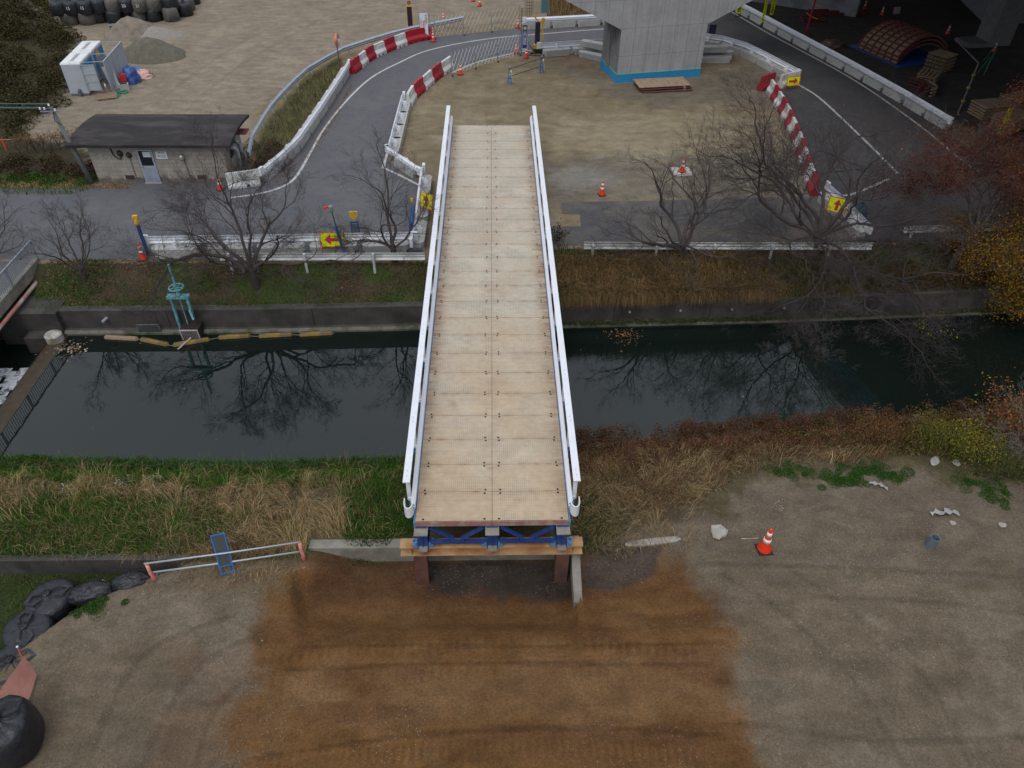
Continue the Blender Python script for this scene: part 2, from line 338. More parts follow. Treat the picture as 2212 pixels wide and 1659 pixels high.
ys=axis(-14,105,[(-7,.4,.09),(.4,.9,.03),(.9,17,.09),(17,32,.3),(32,62,.6),(-14,-7,.5)])
GX,GY=np.meshgrid(xs,ys); GZ=zt(GX,GY)
def mixc(c,m,col):
    return c*(1-m[...,None])+np.array(col)*m[...,None]
X,Y=GX,GY; C=np.zeros(X.shape+(3,))+np.array((.140,.110,.076))
yr=interp(X,ROADE); yf=interp(X,FARW); yn=interp(X,NEARW); nz=fbm(X*.7,Y*.7,5,31); nb=fbm(X*.25,Y*.25,4,37)
far=(Y>yr-.3)
C=np.where(far[...,None],np.array((.205,.165,.106)),C)
C=mixc(C,zone(X,Y,[(1190,255),(1450,240),(1680,290),(1650,345),(1400,350),(1200,330)],0,1.,1.)*.6,(.28,.238,.155))                                   # tan yard
C=mixc(C,zone(X,Y,[(-400,-30),(1240,-30),(1140,15),(920,50),(740,105),(560,230),(535,320),(520,420),(-400,420)],0,.6,.5)*far,(.235,.196,.148))  # greyish gravel yard
C=mixc(C,smooth(.5,.7,nz)*far*.45,(.29,.245,.178))
C=mixc(C,zone(X,Y,[(1240,135),(1300,180),(1520,170),(1640,130),(1750,160),(1690,240),(1560,220),(1400,235),(1310,200),(1220,150)],0,.9,1.)*far*.6,(.13,.115,.10))
C=mixc(C,zone(X,Y,[(1190,118),(1290,115),(1290,150),(1200,145)],0,.6,.6)*far*.7,(.2,.135,.085))
C=mixc(C,zone(X,Y,[(1180,345),(1760,330),(1780,430),(1180,436)],0,.9,1.2)*far*.75,(.155,.138,.112))
C=mixc(C,zone(X,Y,[(1185,370),(1290,360),(1340,395),(1200,410)],0,.6,.9)*far*.6,(.24,.23,.21))
C=mixc(C,zone(X,Y,[(545,322),(590,240),(660,165),(735,118),(745,165),(700,220),(650,290),(575,370),(540,400)],0,.5,.4)*far,(.105,.095,.045))  # verge
C=mixc(C,zone(X,Y,[(1590,10),(2070,270),(2500,480),(2500,-60),(1590,-60)],0,.8,.5)*far,(.075,.066,.062))  # works yard soil, darkened in colour for the viaduct's shade
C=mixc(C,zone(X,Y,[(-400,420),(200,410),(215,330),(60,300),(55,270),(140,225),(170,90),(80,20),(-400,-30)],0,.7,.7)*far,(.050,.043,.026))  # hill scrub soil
C=mixc(C,zone(X,Y,[(-50,420),(-50,385),(215,385),(215,420)],0,.3,.3)*far*.9,(.19,.13,.075))   # fallen leaves along the road
fb=(Y>yf)&(Y<=yr-.3)
C=np.where(fb[...,None],np.array((.060,.052,.030)),C)
C=mixc(C,smooth(.45,.62,nz)*fb*.8,(.05,.075,.02)); C=mixc(C,smooth(.52,.66,1-nz)*fb*.7,(.10,.062,.042))
nbk=(Y<=yn)&(Y>.45)
C=np.where(nbk[...,None],np.array((.085,.072,.040)),C)
C=mixc(C,smooth(.45,.6,nz)*nbk*(X<-2)*.7,(.05,.08,.02))
C=mixc(C,zone(X,Y,[(1640,1030),(2212,1060),(2400,1100),(2400,1250),(1300,1250),(1300,1175),(1560,1110)],-.9,.5,.9)*(Y<3.6)*(Y<yn),(.135,.11,.08))
fg=(Y<=.6)
om=zone(X,Y,[(690,1205),(880,1215),(1240,1215),(1290,1220),(1470,1205),(1530,1290),(1575,1380),(1560,1480),(1610,1600),(1700,1900),(420,1900),(500,1640),(480,1560),(555,1480),(520,1400),(560,1290),(640,1225)],-.95,.75,.6)*(Y<.7)
C=mixc(C,om,(.135,.070,.027))
ol=zone(X,Y,[(420,1390),(560,1380),(560,1520),(480,1640),(420,1800),(330,1800),(380,1560)],-.9,.8,1.)*fg*.45
C=mixc(C,ol,(.135,.075,.038))
C=mixc(C,smooth(.56,.66,fbm(X*1.7+4,Y*2.6,4,97))*smooth(8.2,5.4,np.abs(X+.6))*fg*(1-om)*.55,(.135,.078,.038))
C=mixc(C,om*smooth(.58,.68,fbm(X*1.3,Y*2.2,4,98))*.15,(.14,.10,.065))
C=mixc(C,om*zone(X,Y,[(620,1470),(1200,1420),(1560,1430),(1560,1520),(1300,1570),(560,1560)],-.9,.8,.9)*.6,(.158,.094,.048))
C=mixc(C,om*smooth(.5,.64,fbm(X*.35,Y*2.,4,41))*.5,(.095,.047,.022))
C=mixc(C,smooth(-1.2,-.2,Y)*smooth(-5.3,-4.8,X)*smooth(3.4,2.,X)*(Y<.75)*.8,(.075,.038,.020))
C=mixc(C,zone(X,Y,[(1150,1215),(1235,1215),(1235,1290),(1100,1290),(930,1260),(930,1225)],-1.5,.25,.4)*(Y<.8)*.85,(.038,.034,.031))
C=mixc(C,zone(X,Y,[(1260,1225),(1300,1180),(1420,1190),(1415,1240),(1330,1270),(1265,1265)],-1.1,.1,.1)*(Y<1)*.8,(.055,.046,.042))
def ruts(px,z,w,amp):
    global C
    for l in px:
        pp=smoothline(pxp(l,z),5); d=np.full(X.shape,9.)
        for i in range(len(pp)-1):
            x1,y1=pp[i]; x2,y2=pp[i+1]; dx,dy=x2-x1,y2-y1; tt=np.clip(((X-x1)*dx+(Y-y1)*dy)/(dx*dx+dy*dy+1e-9),0,1); d=np.minimum(d,np.hypot(X-x1-tt*dx,Y-y1-tt*dy))
        C=C*(1-amp*(smooth(w,w*.3,d)*(.4+.9*fbm(X*2,Y*2,3,91)))[...,None])
        C=C*(1+amp*.5*(smooth(w*2.2,w*1.2,d)*smooth(w*.8,w*1.2,d)*(fbm(X*3,Y*3,3,92)))[...,None])
C=mixc(C,fg*(1-om)*smooth(.52,.66,nz)*.45,(.18,.15,.112))
C=mixc(C,fg*(1-om)*smooth(.5,.35,nb)*.35,(.105,.082,.056))
bl=np.interp(Y,[p[0] for p in BAGLINE],[p[1] for p in BAGLINE])
C=mixc(C,smooth(bl+.1,bl-.1,X)*fg,(.035,.045,.016))
wet=(Y<yf+.1)&(Y>yn)
C=np.where(wet[...,None],np.array((.02,.02,.015)),C)
ruts([[(1560,1240),(1700,1330),(1850,1480),(1980,1700)],[(1700,1225),(1850,1330),(2010,1480),(2120,1700)],[(1600,1560),(1900,1600),(2300,1590)],[(2250,1250),(1900,1230),(1500,1215)],[(2240,1330),(2000,1300),(1760,1290)]],-.9,.11,.22)
ruts([[(180,1700),(240,1520),(330,1400),(500,1330)],[(290,1700),(360,1540),(440,1430),(560,1370)],[(420,1680),(450,1560),(520,1470)]],-.9,.12,.2)
ruts([[(560,1640),(900,1590),(1300,1575),(1620,1600)],[(640,1400),(900,1395),(1250,1400),(1560,1390)],[(620,1450),(1000,1435),(1540,1440)]],-.95,.09,.28)
ruts([[(0,-5+0),(200,-2),(420,10),(700,5)],[(420,-10),(500,12),(640,14),(700,0)],[(640,60),(740,40),(900,20)],[(400,240),(520,140),(660,60),(760,0)],[(330,230),(460,130),(600,50)],[(960,170),(1060,165),(1150,200)],[(1000,200),(1120,190),(1230,240)],[(900,300),(1300,330),(1620,300)],[(1190,270),(1400,290),(1640,270)],[(1210,160),(1300,210),(1480,240),(1640,240)]],0,.22,.13)
nx,ny=len(xs),len(ys)
idx=np.arange(nx*ny).reshape(ny,nx); q=np.stack([idx[:-1,:-1],idx[:-1,1:],idx[1:,1:],idx[1:,:-1]],-1).reshape(-1,4)
M_ground=vcmat('ground_soil',.95,.17,2.6,.7,26.,speck=.15,speckscale=34,streak=(.9,1.7,1),grain=.26,tracks=[(-2.0,.22,27,.13),(-2.75,.2,29,.06),(-4.6,.25,31,.10)])
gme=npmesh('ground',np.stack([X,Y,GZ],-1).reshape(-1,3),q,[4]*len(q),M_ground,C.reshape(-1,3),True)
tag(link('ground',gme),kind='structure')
m=MB(); m.prism([(-900,-300),(900,-300),(900,1500),(-900,1500)],-6.2,-6.0); tag(m.build('terrain',mat('far_ground',(.12,.12,.08),.95)),kind='structure')
# water
mw=bpy.data.materials.new('canal_water'); t,b=nodes(mw); b.inputs['Base Color'].default_value=(.006,.011,.009,1); b.inputs['Roughness'].default_value=.02; b.inputs['IOR'].default_value=1.54
tx=t.nodes.new('ShaderNodeTexCoord'); nn=t.nodes.new('ShaderNodeTexNoise'); nn.inputs['Scale'].default_value=2.2; nn.inputs['Detail'].default_value=3; bp=t.nodes.new('ShaderNodeBump'); bp.inputs['Strength'].default_value=.035; bp.inputs['Distance'].default_value=.05
t.links.new(tx.outputs['Object'],nn.inputs[0]); t.links.new(nn.outputs[0],bp.inputs['Height']); t.links.new(bp.outputs[0],b.inputs['Normal'])
def strip(x0,x1,n=40):
    xx=np.linspace(x0,x1,n); return [(a,float(interp(a,NEARW))-.4) for a in xx]+[(a,float(interp(a,FARW))+.1) for a in xx[::-1]]
m=MB(); pl=strip(-17.1,80); m.add([(a,b_,ZW) for a,b_ in pl],[tuple(range(len(pl)))]); tag(m.build('canal_water',mw),kind='structure')
# low pool beyond the weir
mf=vcmat('foam_water',.25,.5,6,.5,8)
m=MB(); pl=strip(-40,-17.4,12); m.add([(a,b_,-2.15) for a,b_ in pl],[tuple(range(len(pl)))]); tag(m.build('lower_pool_water',mw),kind='structure')
# ---------------------------------------------------------------- roads
def sheet(name,poly,z,m,kind='structure',label=None,cat=None):
    mb=MB(); mb.add([(p[0],p[1],z) for p in poly],[tuple(range(len(poly)))])
    me=mb.mesh(name,m); bm=bmesh.new(); bm.from_mesh(me); bmesh.ops.triangulate(bm,faces=bm.faces[:])
    for f in bm.faces:
        if f.normal.z<0: f.normal_flip()
    bm.to_mesh(me); bm.free(); return tag(link(name,me),label,cat,kind=kind)
def road_mat(name,col,col2,var=.12):
    m=bpy.data.materials.new(name); t,b=nodes(m); N=t.nodes; L=t.links; ge=N.new('ShaderNodeNewGeometry')
    def noise(s,d=8,st=None,dist=0.):
        n=N.new('ShaderNodeTexNoise'); n.inputs['Scale'].default_value=s; n.inputs['Detail'].default_value=d; n.inputs['Roughness'].default_value=.7; n.inputs['Distortion'].default_value=dist
        if st:
            mp=N.new('ShaderNodeMapping'); mp.inputs['Scale'].default_value=st; L.new(ge.outputs['Position'],mp.inputs[0]); L.new(mp.outputs[0],n.inputs[0])
        else: L.new(ge.outputs['Position'],n.inputs[0])
        return n.outputs[0]
    def rng(s,a,b_,c,d):
        r=N.new('ShaderNodeMapRange'); r.inputs[1].default_value=a; r.inputs[2].default_value=b_; r.inputs[3].default_value=c; r.inputs[4].default_value=d; L.new(s,r.inputs[0]); return r.outputs[0]
    mx=N.new('ShaderNodeMix'); mx.data_type='RGBA'; mx.inputs[6].default_value=(*col,1); mx.inputs[7].default_value=(*col2,1); L.new(rng(noise(.35,7,None,.6),.42,.62,0,1),mx.inputs[0])
    a=rng(noise(60,4),.3,.7,.72,1.28); c=rng(noise(2.5,8),.3,.7,1-var,1+var); k=N.new('ShaderNodeMath'); k.operation='MULTIPLY'; L.new(a,k.inputs[0]); L.new(c,k.inputs[1])
    vm=N.new('ShaderNodeVectorMath'); vm.operation='SCALE'; L.new(mx.outputs[2],vm.inputs[0]); L.new(k.outputs[0],vm.inputs['Scale']); L.new(vm.outputs[0],b.inputs['Base Color']); b.inputs['Roughness'].default_value=.85; b.inputs['Specular IOR Level'].default_value=.18
    bp=N.new('ShaderNodeBump'); bp.inputs['Strength'].default_value=.35; bp.inputs['Distance'].default_value=.02; L.new(noise(70,4),bp.inputs['Height']); L.new(bp.outputs[0],b.inputs['Normal']); return m
M_asph=road_mat('asphalt',(.108,.110,.120),(.128,.128,.134)); M_asphd=road_mat('old_asphalt',(.064,.064,.068),(.085,.083,.083))
outer=pxp([(-900,400),(-200,408),(100,404),(215,398),(350,392),(490,392),(560,388),(612,345),(650,310),(700,232),(740,160),(760,150),(800,120),(860,100),(930,82),(1060,68),(1130,62),(1290,52),(1430,42)])
inner=pxp([(1440,92),(1290,104),(1180,112),(1125,116),(1040,130),(985,148),(930,185),(880,225),(862,262),(845,320),(838,345),(880,378),(925,400),(925,470),(912,556)])+[(-3.2,15.02),(-20,15.02),(-60,15.02)]
sheet('road',smoothline(outer[1:],4)+inner,.006,M_asph)
outer2=pxp([(1430,40),(1520,28),(1585,8),(1600,18),(1650,55),(1760,112),(1900,190),(2045,285),(2130,350),(2212,412),(2500,560)])
inner2=[(40,17.6),(25,16.6)]+pxp([(1860,526),(1780,440),(1765,425),(1735,370),(1700,270),(1665,190),(1720,170),(1680,140),(1610,105),(1530,84),(1438,92)])
sheet('ring_road',outer2+inner2,.010,M_asphd)
sheet('canal_side_road',pxp([(1213,437),(1400,434),(1560,430),(1760,424),(1868,528),(1700,527),(1195,531),(1192,490),(1255,489),(1253,463),(1214,462)]),.014,road_mat('dusty_asphalt',(.080,.080,.083),(.135,.122,.102)))
def line(name,px,w=.14,z=.02,sm=True):
    pts=pxp(px); pts=smoothline(pts,5) if sm else pts
    mb=MB(); mb.sweep([(a[0],a[1],z) for a in pts],[(-w/2,0),(w/2,0)],closed=False); o=mb.build(name,M_paintw); return tag(o,kind='structure')
line('road_marking',[(498,428),(560,419),(610,404),(640,382),(668,335),(700,280),(745,222),(800,170),(860,137),(930,108),(1050,85),(1180,73),(1290,64),(1400,56)])
line('road_marking',[(868,228),(852,280),(840,320),(828,362)],sm=True); line('road_marking',[(826,362),(865,380),(908,402)],sm=False)
line('road_marking',[(975,158),(1040,132),(1125,113),(1180,106)])
line('road_marking',[(1560,14),(1659,72),(1834,167),(1984,270),(2096,360),(2212,412),(2300,450)])
line('road_marking',[(1722,182),(1771,213),(1859,295),(1941,377)]); line('road_marking',[(1921,387),(1859,414),(1834,422),(1789,426)],sm=False)
M_tyre=mat('pale_tyre_dust',(.098,.097,.098),.9,.5,3.)
for q0 in ([(1591,427),(1568,450),(1516,467),(1440,476)],[(1651,432),(1626,465),(1581,485),(1500,494)],[(1556,432),(1516,452),(1470,463),(1420,467)],[(1622,430),(1600,452),(1570,468),(1520,478)]):
    line('tyre_track',q0,.14,.026).data.materials[0]=M_tyre
# ---------------------------------------------------------------- temporary bridge
ZD=1.3
def deck_material(name,col,col2,grid):
    m=bpy.data.materials.new(name); t,b=nodes(m); N=t.nodes; L=t.links
    ge=N.new('ShaderNodeNewGeometry'); oi=N.new('ShaderNodeObjectInfo'); tc=N.new('ShaderNodeTexCoord')
    def noise(s,d=7,st=(1,1,1),co='Position',dist=0):
        mp=N.new('ShaderNodeMapping'); mp.inputs['Scale'].default_value=st; L.new(ge.outputs['Position'],mp.inputs[0])
        n=N.new('ShaderNodeTexNoise'); n.inputs['Scale'].default_value=s; n.inputs['Detail'].default_value=d; n.inputs['Roughness'].default_value=.65; n.inputs['Distortion'].default_value=dist; L.new(mp.outputs[0],n.inputs[0]); return n.outputs[0]
    def rng(s,a,b_,c,d):
        r=N.new('ShaderNodeMapRange'); r.inputs[1].default_value=a; r.inputs[2].default_value=b_; r.inputs[3].default_value=c; r.inputs[4].default_value=d; L.new(s,r.inputs[0]); return r.outputs[0]
    def mth(op,a,b_):
        k=N.new('ShaderNodeMath'); k.operation=op
        for i,s in enumerate((a,b_)):
            if s is None: continue
            if isinstance(s,(int,float)): k.inputs[i].default_value=s
            else: L.new(s,k.inputs[i])
        return k.outputs[0]
    sp=N.new('ShaderNodeSeparateXYZ'); L.new(tc.outputs['Object'],sp.inputs[0]); x,y=sp.outputs[0],sp.outputs[1]
    pw=N.new('ShaderNodeSeparateXYZ'); L.new(ge.outputs['Position'],pw.inputs[0])
    # colour along the bridge: tan and rusty near the close end, greyer further out
    mx=N.new('ShaderNodeMix'); mx.data_type='RGBA'; mx.inputs[6].default_value=(*col,1); mx.inputs[7].default_value=(*col2,1)
    f=mth('ADD',rng(pw.outputs[1],1,12,0,.85),rng(noise(.5,6),.35,.65,-.35,.35)); f=mth('ADD',f,rng(oi.outputs['Random'],0,1,-.14,.14)); cl=N.new('ShaderNodeClamp'); L.new(f,cl.inputs[0]); L.new(cl.outputs[0],mx.inputs[0])
    # rust: near long edges and panel joints
    ex=mth('SUBTRACT',1.0,mth('ABSOLUTE',x,None)); ey=mth('SUBTRACT',.5,mth('ABSOLUTE',y,None))
    ru=mth('MULTIPLY',rng(ex,0,.5,1,0),rng(noise(2.,7,(.7,4.,1)),.39,.62,0,.95)); ru=mth('MULTIPLY',ru,rng(pw.outputs[1],2,9,.45,1)); ru=mth('MULTIPLY',ru,rng(mth('ABSOLUTE',pw.outputs[0],None),.3,1.5,.3,1))
    ru2=mth('MULTIPLY',rng(ey,0,.12,1,0),rng(noise(3,5),.45,.7,0,.75)); ru=mth('MAXIMUM',ru,ru2)
    blot=rng(noise(1.1,6,(1,1.6,1)),.6,.76,0,.4); ru=mth('MAXIMUM',ru,blot)
    m2=N.new('ShaderNodeMix'); m2.data_type='RGBA'; L.new(ru,m2.inputs[0]); L.new(mx.outputs[2],m2.inputs[6]); m2.inputs[7].default_value=(.27,.125,.062,1)
    # raised checker grid, worn away in patches
    def cell(s,n): return mth('ABSOLUTE',mth('SUBTRACT',mth('FRACT',mth('MULTIPLY',s,n),None),.5),None)
    g=mth('MAXIMUM',cell(x,18.),cell(y,18.)); g=rng(g,.27,.42,0,1); ln=mth('MULTIPLY',rng(cell(y,5.),.44,.49,0,1),rng(noise(1.6,5,(.6,3,1)),.4,.65,0,.22))
    wear=rng(noise(.9,5,(1,1.4,1)),.38,.6,.15,1); wear=mth('MULTIPLY',wear,rng(oi.outputs['Random'],0,1,.1,1.)); gs=mth('MULTIPLY',mth('MULTIPLY',g,wear),grid)
    br=rng(noise(6,8),.34,.66,.92,1.07); br=mth('MULTIPLY',br,mth('SUBTRACT',1.,ln)); br=mth('MULTIPLY',br,rng(noise(.8,6,(1,1.2,1)),.35,.65,.94,1.05)); br=mth('MULTIPLY',br,mth('SUBTRACT',1.,gs)); br=mth('MULTIPLY',br,rng(oi.outputs['Random'],0,1,.93,1.07)); br=mth('MULTIPLY',br,rng(ey,0,.010,.45,1)); br=mth('MULTIPLY',br,rng(ex,0,.012,.4,1))
    vm=N.new('ShaderNodeVectorMath'); vm.operation='SCALE'; L.new(m2.outputs[2],vm.inputs[0]); L.new(br,vm.inputs['Scale']); L.new(vm.outputs[0],b.inputs['Base Color']); b.inputs['Roughness'].default_value=.6; b.inputs['Metallic'].default_value=.0; b.inputs['Specular IOR Level'].default_value=.4
    bp=N.new('ShaderNodeBump'); bp.inputs['Strength'].default_value=.3; bp.inputs['Distance'].default_value=.01; bp.invert=True; L.new(g,bp.inputs['Height']); L.new(bp.outputs[0],b.inputs['Normal']); return m
M_deck=deck_material('worn_deck_steel',(.49,.38,.255),(.505,.455,.365),.42)
M_hole=mat('dark_hole',(.02,.015,.012),.9)
bridge=thing('temporary_bridge','long temporary steel bridge with pale rusty deck plates and white side rails','bridge',(0,0,0))
def panel_mb(off):
    m=MB(); m.box((0,0,-.1),(1.992,.992,.2)); m.cm=1
    for sx in (-1,1):
        for sy in (-1,1):
            x=sx*(.80+.02*off*sy); y=sy*.44; n=10
            m.add([(x+.032*math.cos(2*math.pi*i/n),y+.032*math.sin(2*math.pi*i/n),.0025) for i in range(n)],[tuple(range(n))])
    return m
pmesh=[panel_mb(o).mesh('deck_panel',[M_deck,M_hole]) for o in (0,1,-1)]
for k in range(26):
    for sx in (-1,1): link('deck_panel',pmesh[(k*2+(sx>0)*5)%3],bridge,(sx*1.0,k+.5,ZD))
M_edge=mat('rusty_pink_edge',(.30,.15,.13),.8,.25,4.,col2=(.36,.28,.22))
m=MB()
for sx in (-1,1): m.box((sx*1.0,-.012,1.2),(1.985,.02,.17))
m.build('deck_end_face',M_edge,bridge)
for gx in (-1.86,0,1.86):
    m=MB(); m.box((gx,13,1.085),(.3,26.1,.025)); m.box((gx,13,.215),(.3,26.1,.025)); m.box((gx,13,.65),(.016,26.1,.84))
    for y in [0,.35]+[2+i*2 for i in range(12)]+[26.0]: m.box((gx,y,.65),(.28,.014,.84))
    m.build('girder',M_blue,bridge)
    m=MB(); m.box((gx,-.12,1.055),(.36,.34,.03)); m.build('girder_end_plate',M_concw,bridge)
    m=MB(); m.box((gx,-.04,.245),(.24,.3,.035)); m.build('bearing_plate',M_concw,bridge)
    for s in (-1,1):
        m=MB(); m.box((gx+s*.22,.08,.27),(.14,.2,.1)); m.lathe([(.035,0),(.035,.12)],(gx+s*.19,0,.3),8); m.lathe([(.035,0),(.035,.12)],(gx+s*.26,.12,.3),8); m.build('bearing_clamp',M_bluel,bridge)
for y in (.02,4,8,12,16,20,25.9):
    for x0 in (-1.86,0):
        m=MB(); a,b_=x0+.18,x0+1.68; mid=(a+b_)/2
        m.bar((a,y,.42),(b_,y,.42),.09,.09); m.bar((a+.05,y,1.02),(mid-.1,y,.55),.09,.07); m.bar((b_-.05,y,1.02),(mid+.1,y,.55),.09,.07); m.box((mid,y-.05,.5),(.36,.02,.14))
        m.build('cross_brace',M_blue,bridge)
def wprof(s=1,t=.05,h=.35):   # W beam section, z from 0 to h, bulging toward side s
    z=[0,.03,.10,.145,.175,.205,.25,.32,.35]; o=[0,0,.085,.085,.02,.085,.085,0,0]; k=h/.35
    return [(s*a,b_*k) for a,b_ in zip(o,z)]+[(s*(a-.012),b_*k) for a,b_ in zip(o[::-1],z[::-1])]
for s in (-1,1):
    m=MB(); m.box((s*2.19,13.25,2.3),(.19,25.6,.035)); 
    for i in range(14):
        pass
    rail=m.build('top_rail',M_white,bridge,bevel=.006)
    m=MB()
    for i in range(13):
        for dy in (-.09,.09): m.lathe([(.014,0),(.014,.012)],(s*2.19,.75+i*2.02+dy,2.318),6)
    m.build('rail_bolt',M_galv,rail)
    for i in range(14):
        y=.7+i*1.94
        m=MB(); m.box((s*2.19,y,1.84),(.1,.1,.9)); m.box((s*2.15,y,1.45),(.12,.18,.1)); m.build('post',M_white,bridge)
        m=MB(); m.box((s*2.06,y,1.16),(.28,.22,.2)); m.box((s*2.11,y,1.33),(.1,.1,.24)); m.build('post_bracket',M_bluel,bridge)
    m=MB(); m.sweep([(s*2.085,.25,1.42),(s*2.085,26.2,1.42)],wprof(-s)); m.build('w_beam_rail',M_white,bridge)
    # rounded terminals at the near end
    for zc in (1.44,1.64):
        m=MB(); pts=[]
        for i in range(11):
            th=math.pi*i/10; pts.append((s*(2.17-.11*math.cos(th)),.28-.2*math.sin(th),zc))
        pts=[(s*2.06,.5,zc)]+pts+[(s*2.28,.42,zc)]
        m.sweep([(a,b_,c) for a,b_,c in pts],[(-.012,-.095),(.012,-.095),(.012,.095),(-.012,.095)]); m.build('rail_terminal',M_white,bridge,smooth=False)
    m=MB(); m.box((s*2.03,13,1.15),(.055,26,.16)); m.build('edge_channel',M_bluel,bridge)
# bent: cross beam and piles
m=MB(); zt0=.2
m.box((-.02,.14,zt0-.012),(4.96,.33,.024)); m.box((-.02,.14,-.142),(4.96,.33,.024)); m.box((-.02,.14,.03),(4.94,.02,.32))
for x in (-2.2,-1.86,0,1.86,2.2): m.box((x,.14,.03),(.014,.3,.32))
m.build('cross_beam',[M_rust],bridge)
m=MB(); m.box((-.02,-.0266,-.142),(4.955,.004,.022)); m.build('beam_edge',M_rustm,bridge)
for x in (-1.98,1.93):
    m=MB(); m.box((x,.02,-1.15),(.36,.022,2.0)); m.box((x,.30,-1.15),(.36,.022,2.0)); m.box((x,.16,-1.15),(.02,.26,2.0)); m.build('pile',M_rustd,bridge)
# far support, on the yard
for x in (-1.86,0,1.86):
    m=MB(); m.box((x,25.6,.1),(.5,.5,.2)); m.build('support_block',M_concw,bridge)
m=MB(); m.box((0,15.4,.1),(4.6,.5,.22)); m.build('support_beam',M_rust,bridge)
# ---------------------------------------------------------------- retaining walls
m=MB(); m.box((-1.55,.92,-1.3),(7.4,.32,1.0)); tag(m.build('retaining_wall',M_concw,bevel=.02),'low concrete retaining wall behind the steel piles at the near end of the bridge','wall')
m=MB(); a=[(2.22,.9),(2.48,.9),(2.44,-1.0),(2.2,-1.0)]
m.add([(x,y,-1.9) for x,y in a]+[(2.22,.9,-.5),(2.48,.9,-.5),(2.44,-1.0,-.98),(2.2,-1.0,-.98)],[(3,2,1,0),(4,5,6,7),(0,1,5,4),(1,2,6,5),(2,3,7,6),(3,0,4,7)])
tag(m.build('wing_wall',M_concw,bevel=.03),'narrow broken concrete wing wall sticking out beside the right steel pile','wall')
m=MB(); m.box((-11.6,.56,-1.2),(6.6,.22,.78)); tag(m.build('retaining_wall',M_concd,bevel=.02),'dark stained low wall behind the black sandbags at the left edge','wall')
m=MB()
# canal wall, far bank, with a light ledge at the waterline
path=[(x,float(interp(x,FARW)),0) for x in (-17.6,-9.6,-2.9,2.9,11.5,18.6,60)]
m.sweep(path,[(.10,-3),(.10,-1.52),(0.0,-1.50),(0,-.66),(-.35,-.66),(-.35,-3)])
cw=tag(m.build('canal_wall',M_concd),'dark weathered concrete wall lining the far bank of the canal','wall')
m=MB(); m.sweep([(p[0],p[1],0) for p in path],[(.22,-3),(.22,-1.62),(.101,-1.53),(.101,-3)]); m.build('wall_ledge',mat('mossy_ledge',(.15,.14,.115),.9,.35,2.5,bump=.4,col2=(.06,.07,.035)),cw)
for x in (-13.4,-12.95,-7.2,-.5,5,9):
    m=MB(); yy=float(interp(x,FARW)); m.box((x,yy-.002,-1.1),(.03,.012,.85)); m.build('wall_joint',M_hole,cw)
path=[(x,float(interp(x,NEARW))-.02,0) for x in (-17.1,-7.9,-3,2.9,6.2,10.4,20,60)]
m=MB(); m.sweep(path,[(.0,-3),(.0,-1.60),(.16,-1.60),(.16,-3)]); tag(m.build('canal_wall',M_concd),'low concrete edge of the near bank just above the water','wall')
# culvert bridge at the left with its railing, pipe and weir
cb=thing('culvert_bridge','concrete road culvert at the left edge with a galvanised railing above the weir','bridge',(0,0,0))
m=MB(); m.box((-22.5,9.6,-.18),(7.2,10.6,.36)); m.build('deck_slab',mat('dark_slab',(.11,.11,.115),.9,.2),cb)
m=MB(); m.box((-18.86,9.6,-.08),(.2,10.7,.45)); m.build('edge_beam',M_concw,cb)
m=MB(); m.box((-18.4,13.0,-1.9),(2.5,1.9,2.5)); m.build('abutment',M_concd,cb); m=MB(); m.box((-18.6,3.6,-1.9),(2.2,2.2,2.2)); m.build('abutment',M_concd,cb)
m=MB(); m.lathe([(.33,0),(.33,.98),(.27,1.02)],(-17.4,11.75,-2.4),20); m.build('pier_nose',mat('pale_concrete',(.5,.5,.47),.8,.3,3.,col2=(.2,.18,.12)),cb)
rl=[]; m=MB(); m.tube([(-18.8,14.95,.93),(-18.8,4.2,.93)],.035,8); m.tube([(-18.8,14.95,.1),(-18.8,4.2,.1)],.025,6); m.build('handrail',M_galvd,cb)
for i in range(6):
    m=MB(); m.box((-18.8,14.92-i*2.14,.47),(.07,.07,.95)); m.build('railing_post',M_galvd,cb)
m=MB()
for i in range(80): m.box((-18.8,14.8-i*.133,.51),(.02,.02,.82))
tag(m.build('railing_bars',M_galvd,cb))
m=MB(); m.box((-17.95,11.8,-1.9),(1.0,.6,.9)); m.build('pier_wall',M_concd,cb)
m=MB(); m.tube([(-18.62,14.2,-.42),(-18.62,9.5,-.42),(-18.62,3.,-.42)],.075,10); m.build('service_pipe',mat('peeling_pink_pipe',(.42,.16,.14),.6,.2,3.,col2=(.45,.42,.40)),cb)
m=MB(); m.box((-17.3,8.5,-2.2),(.6,7.4,1.02)); m.add([(-17.6,4.9,-1.71),(-17.6,12.2,-1.71),(-18.1,12.2,-2.14),(-18.1,4.9,-2.14)],[(0,1,2,3)]); tag(m.build('weir',mat('wet_brown_concrete',(.06,.042,.026),.45,.35,4.,bump=.4)),'wet brown weir sill across the canal under the culvert railing','weir')
# foam below the weir
m=MB(); n=14
fv=[];ff=[]
for i in range(30):
    for j in range(12):
        x=-18.0-j*.13; y=5.+i*.19; fv.append((x,y,-2.145+.05*float(fbm(np.array([x*5.]),np.array([y*5.]),3,77)[0])+.03*(j==0)))
for i in range(29):
    for j in range(11):
        c=float(fbm(np.array([i*.45]),np.array([j*.9]),3,5)[0])
        if c>.42-.03*(6-j)*(j<6): ff.append((i*12+j,i*12+j+1,(i+1)*12+j+1,(i+1)*12+j))
m.add(fv,ff); tag(m.build('white_foam',mat('foam',(.6,.62,.64),.6,.35,9.,col2=(.12,.13,.14)),smooth=True),kind='stuff',label='white foam churning below the weir',cat='foam')
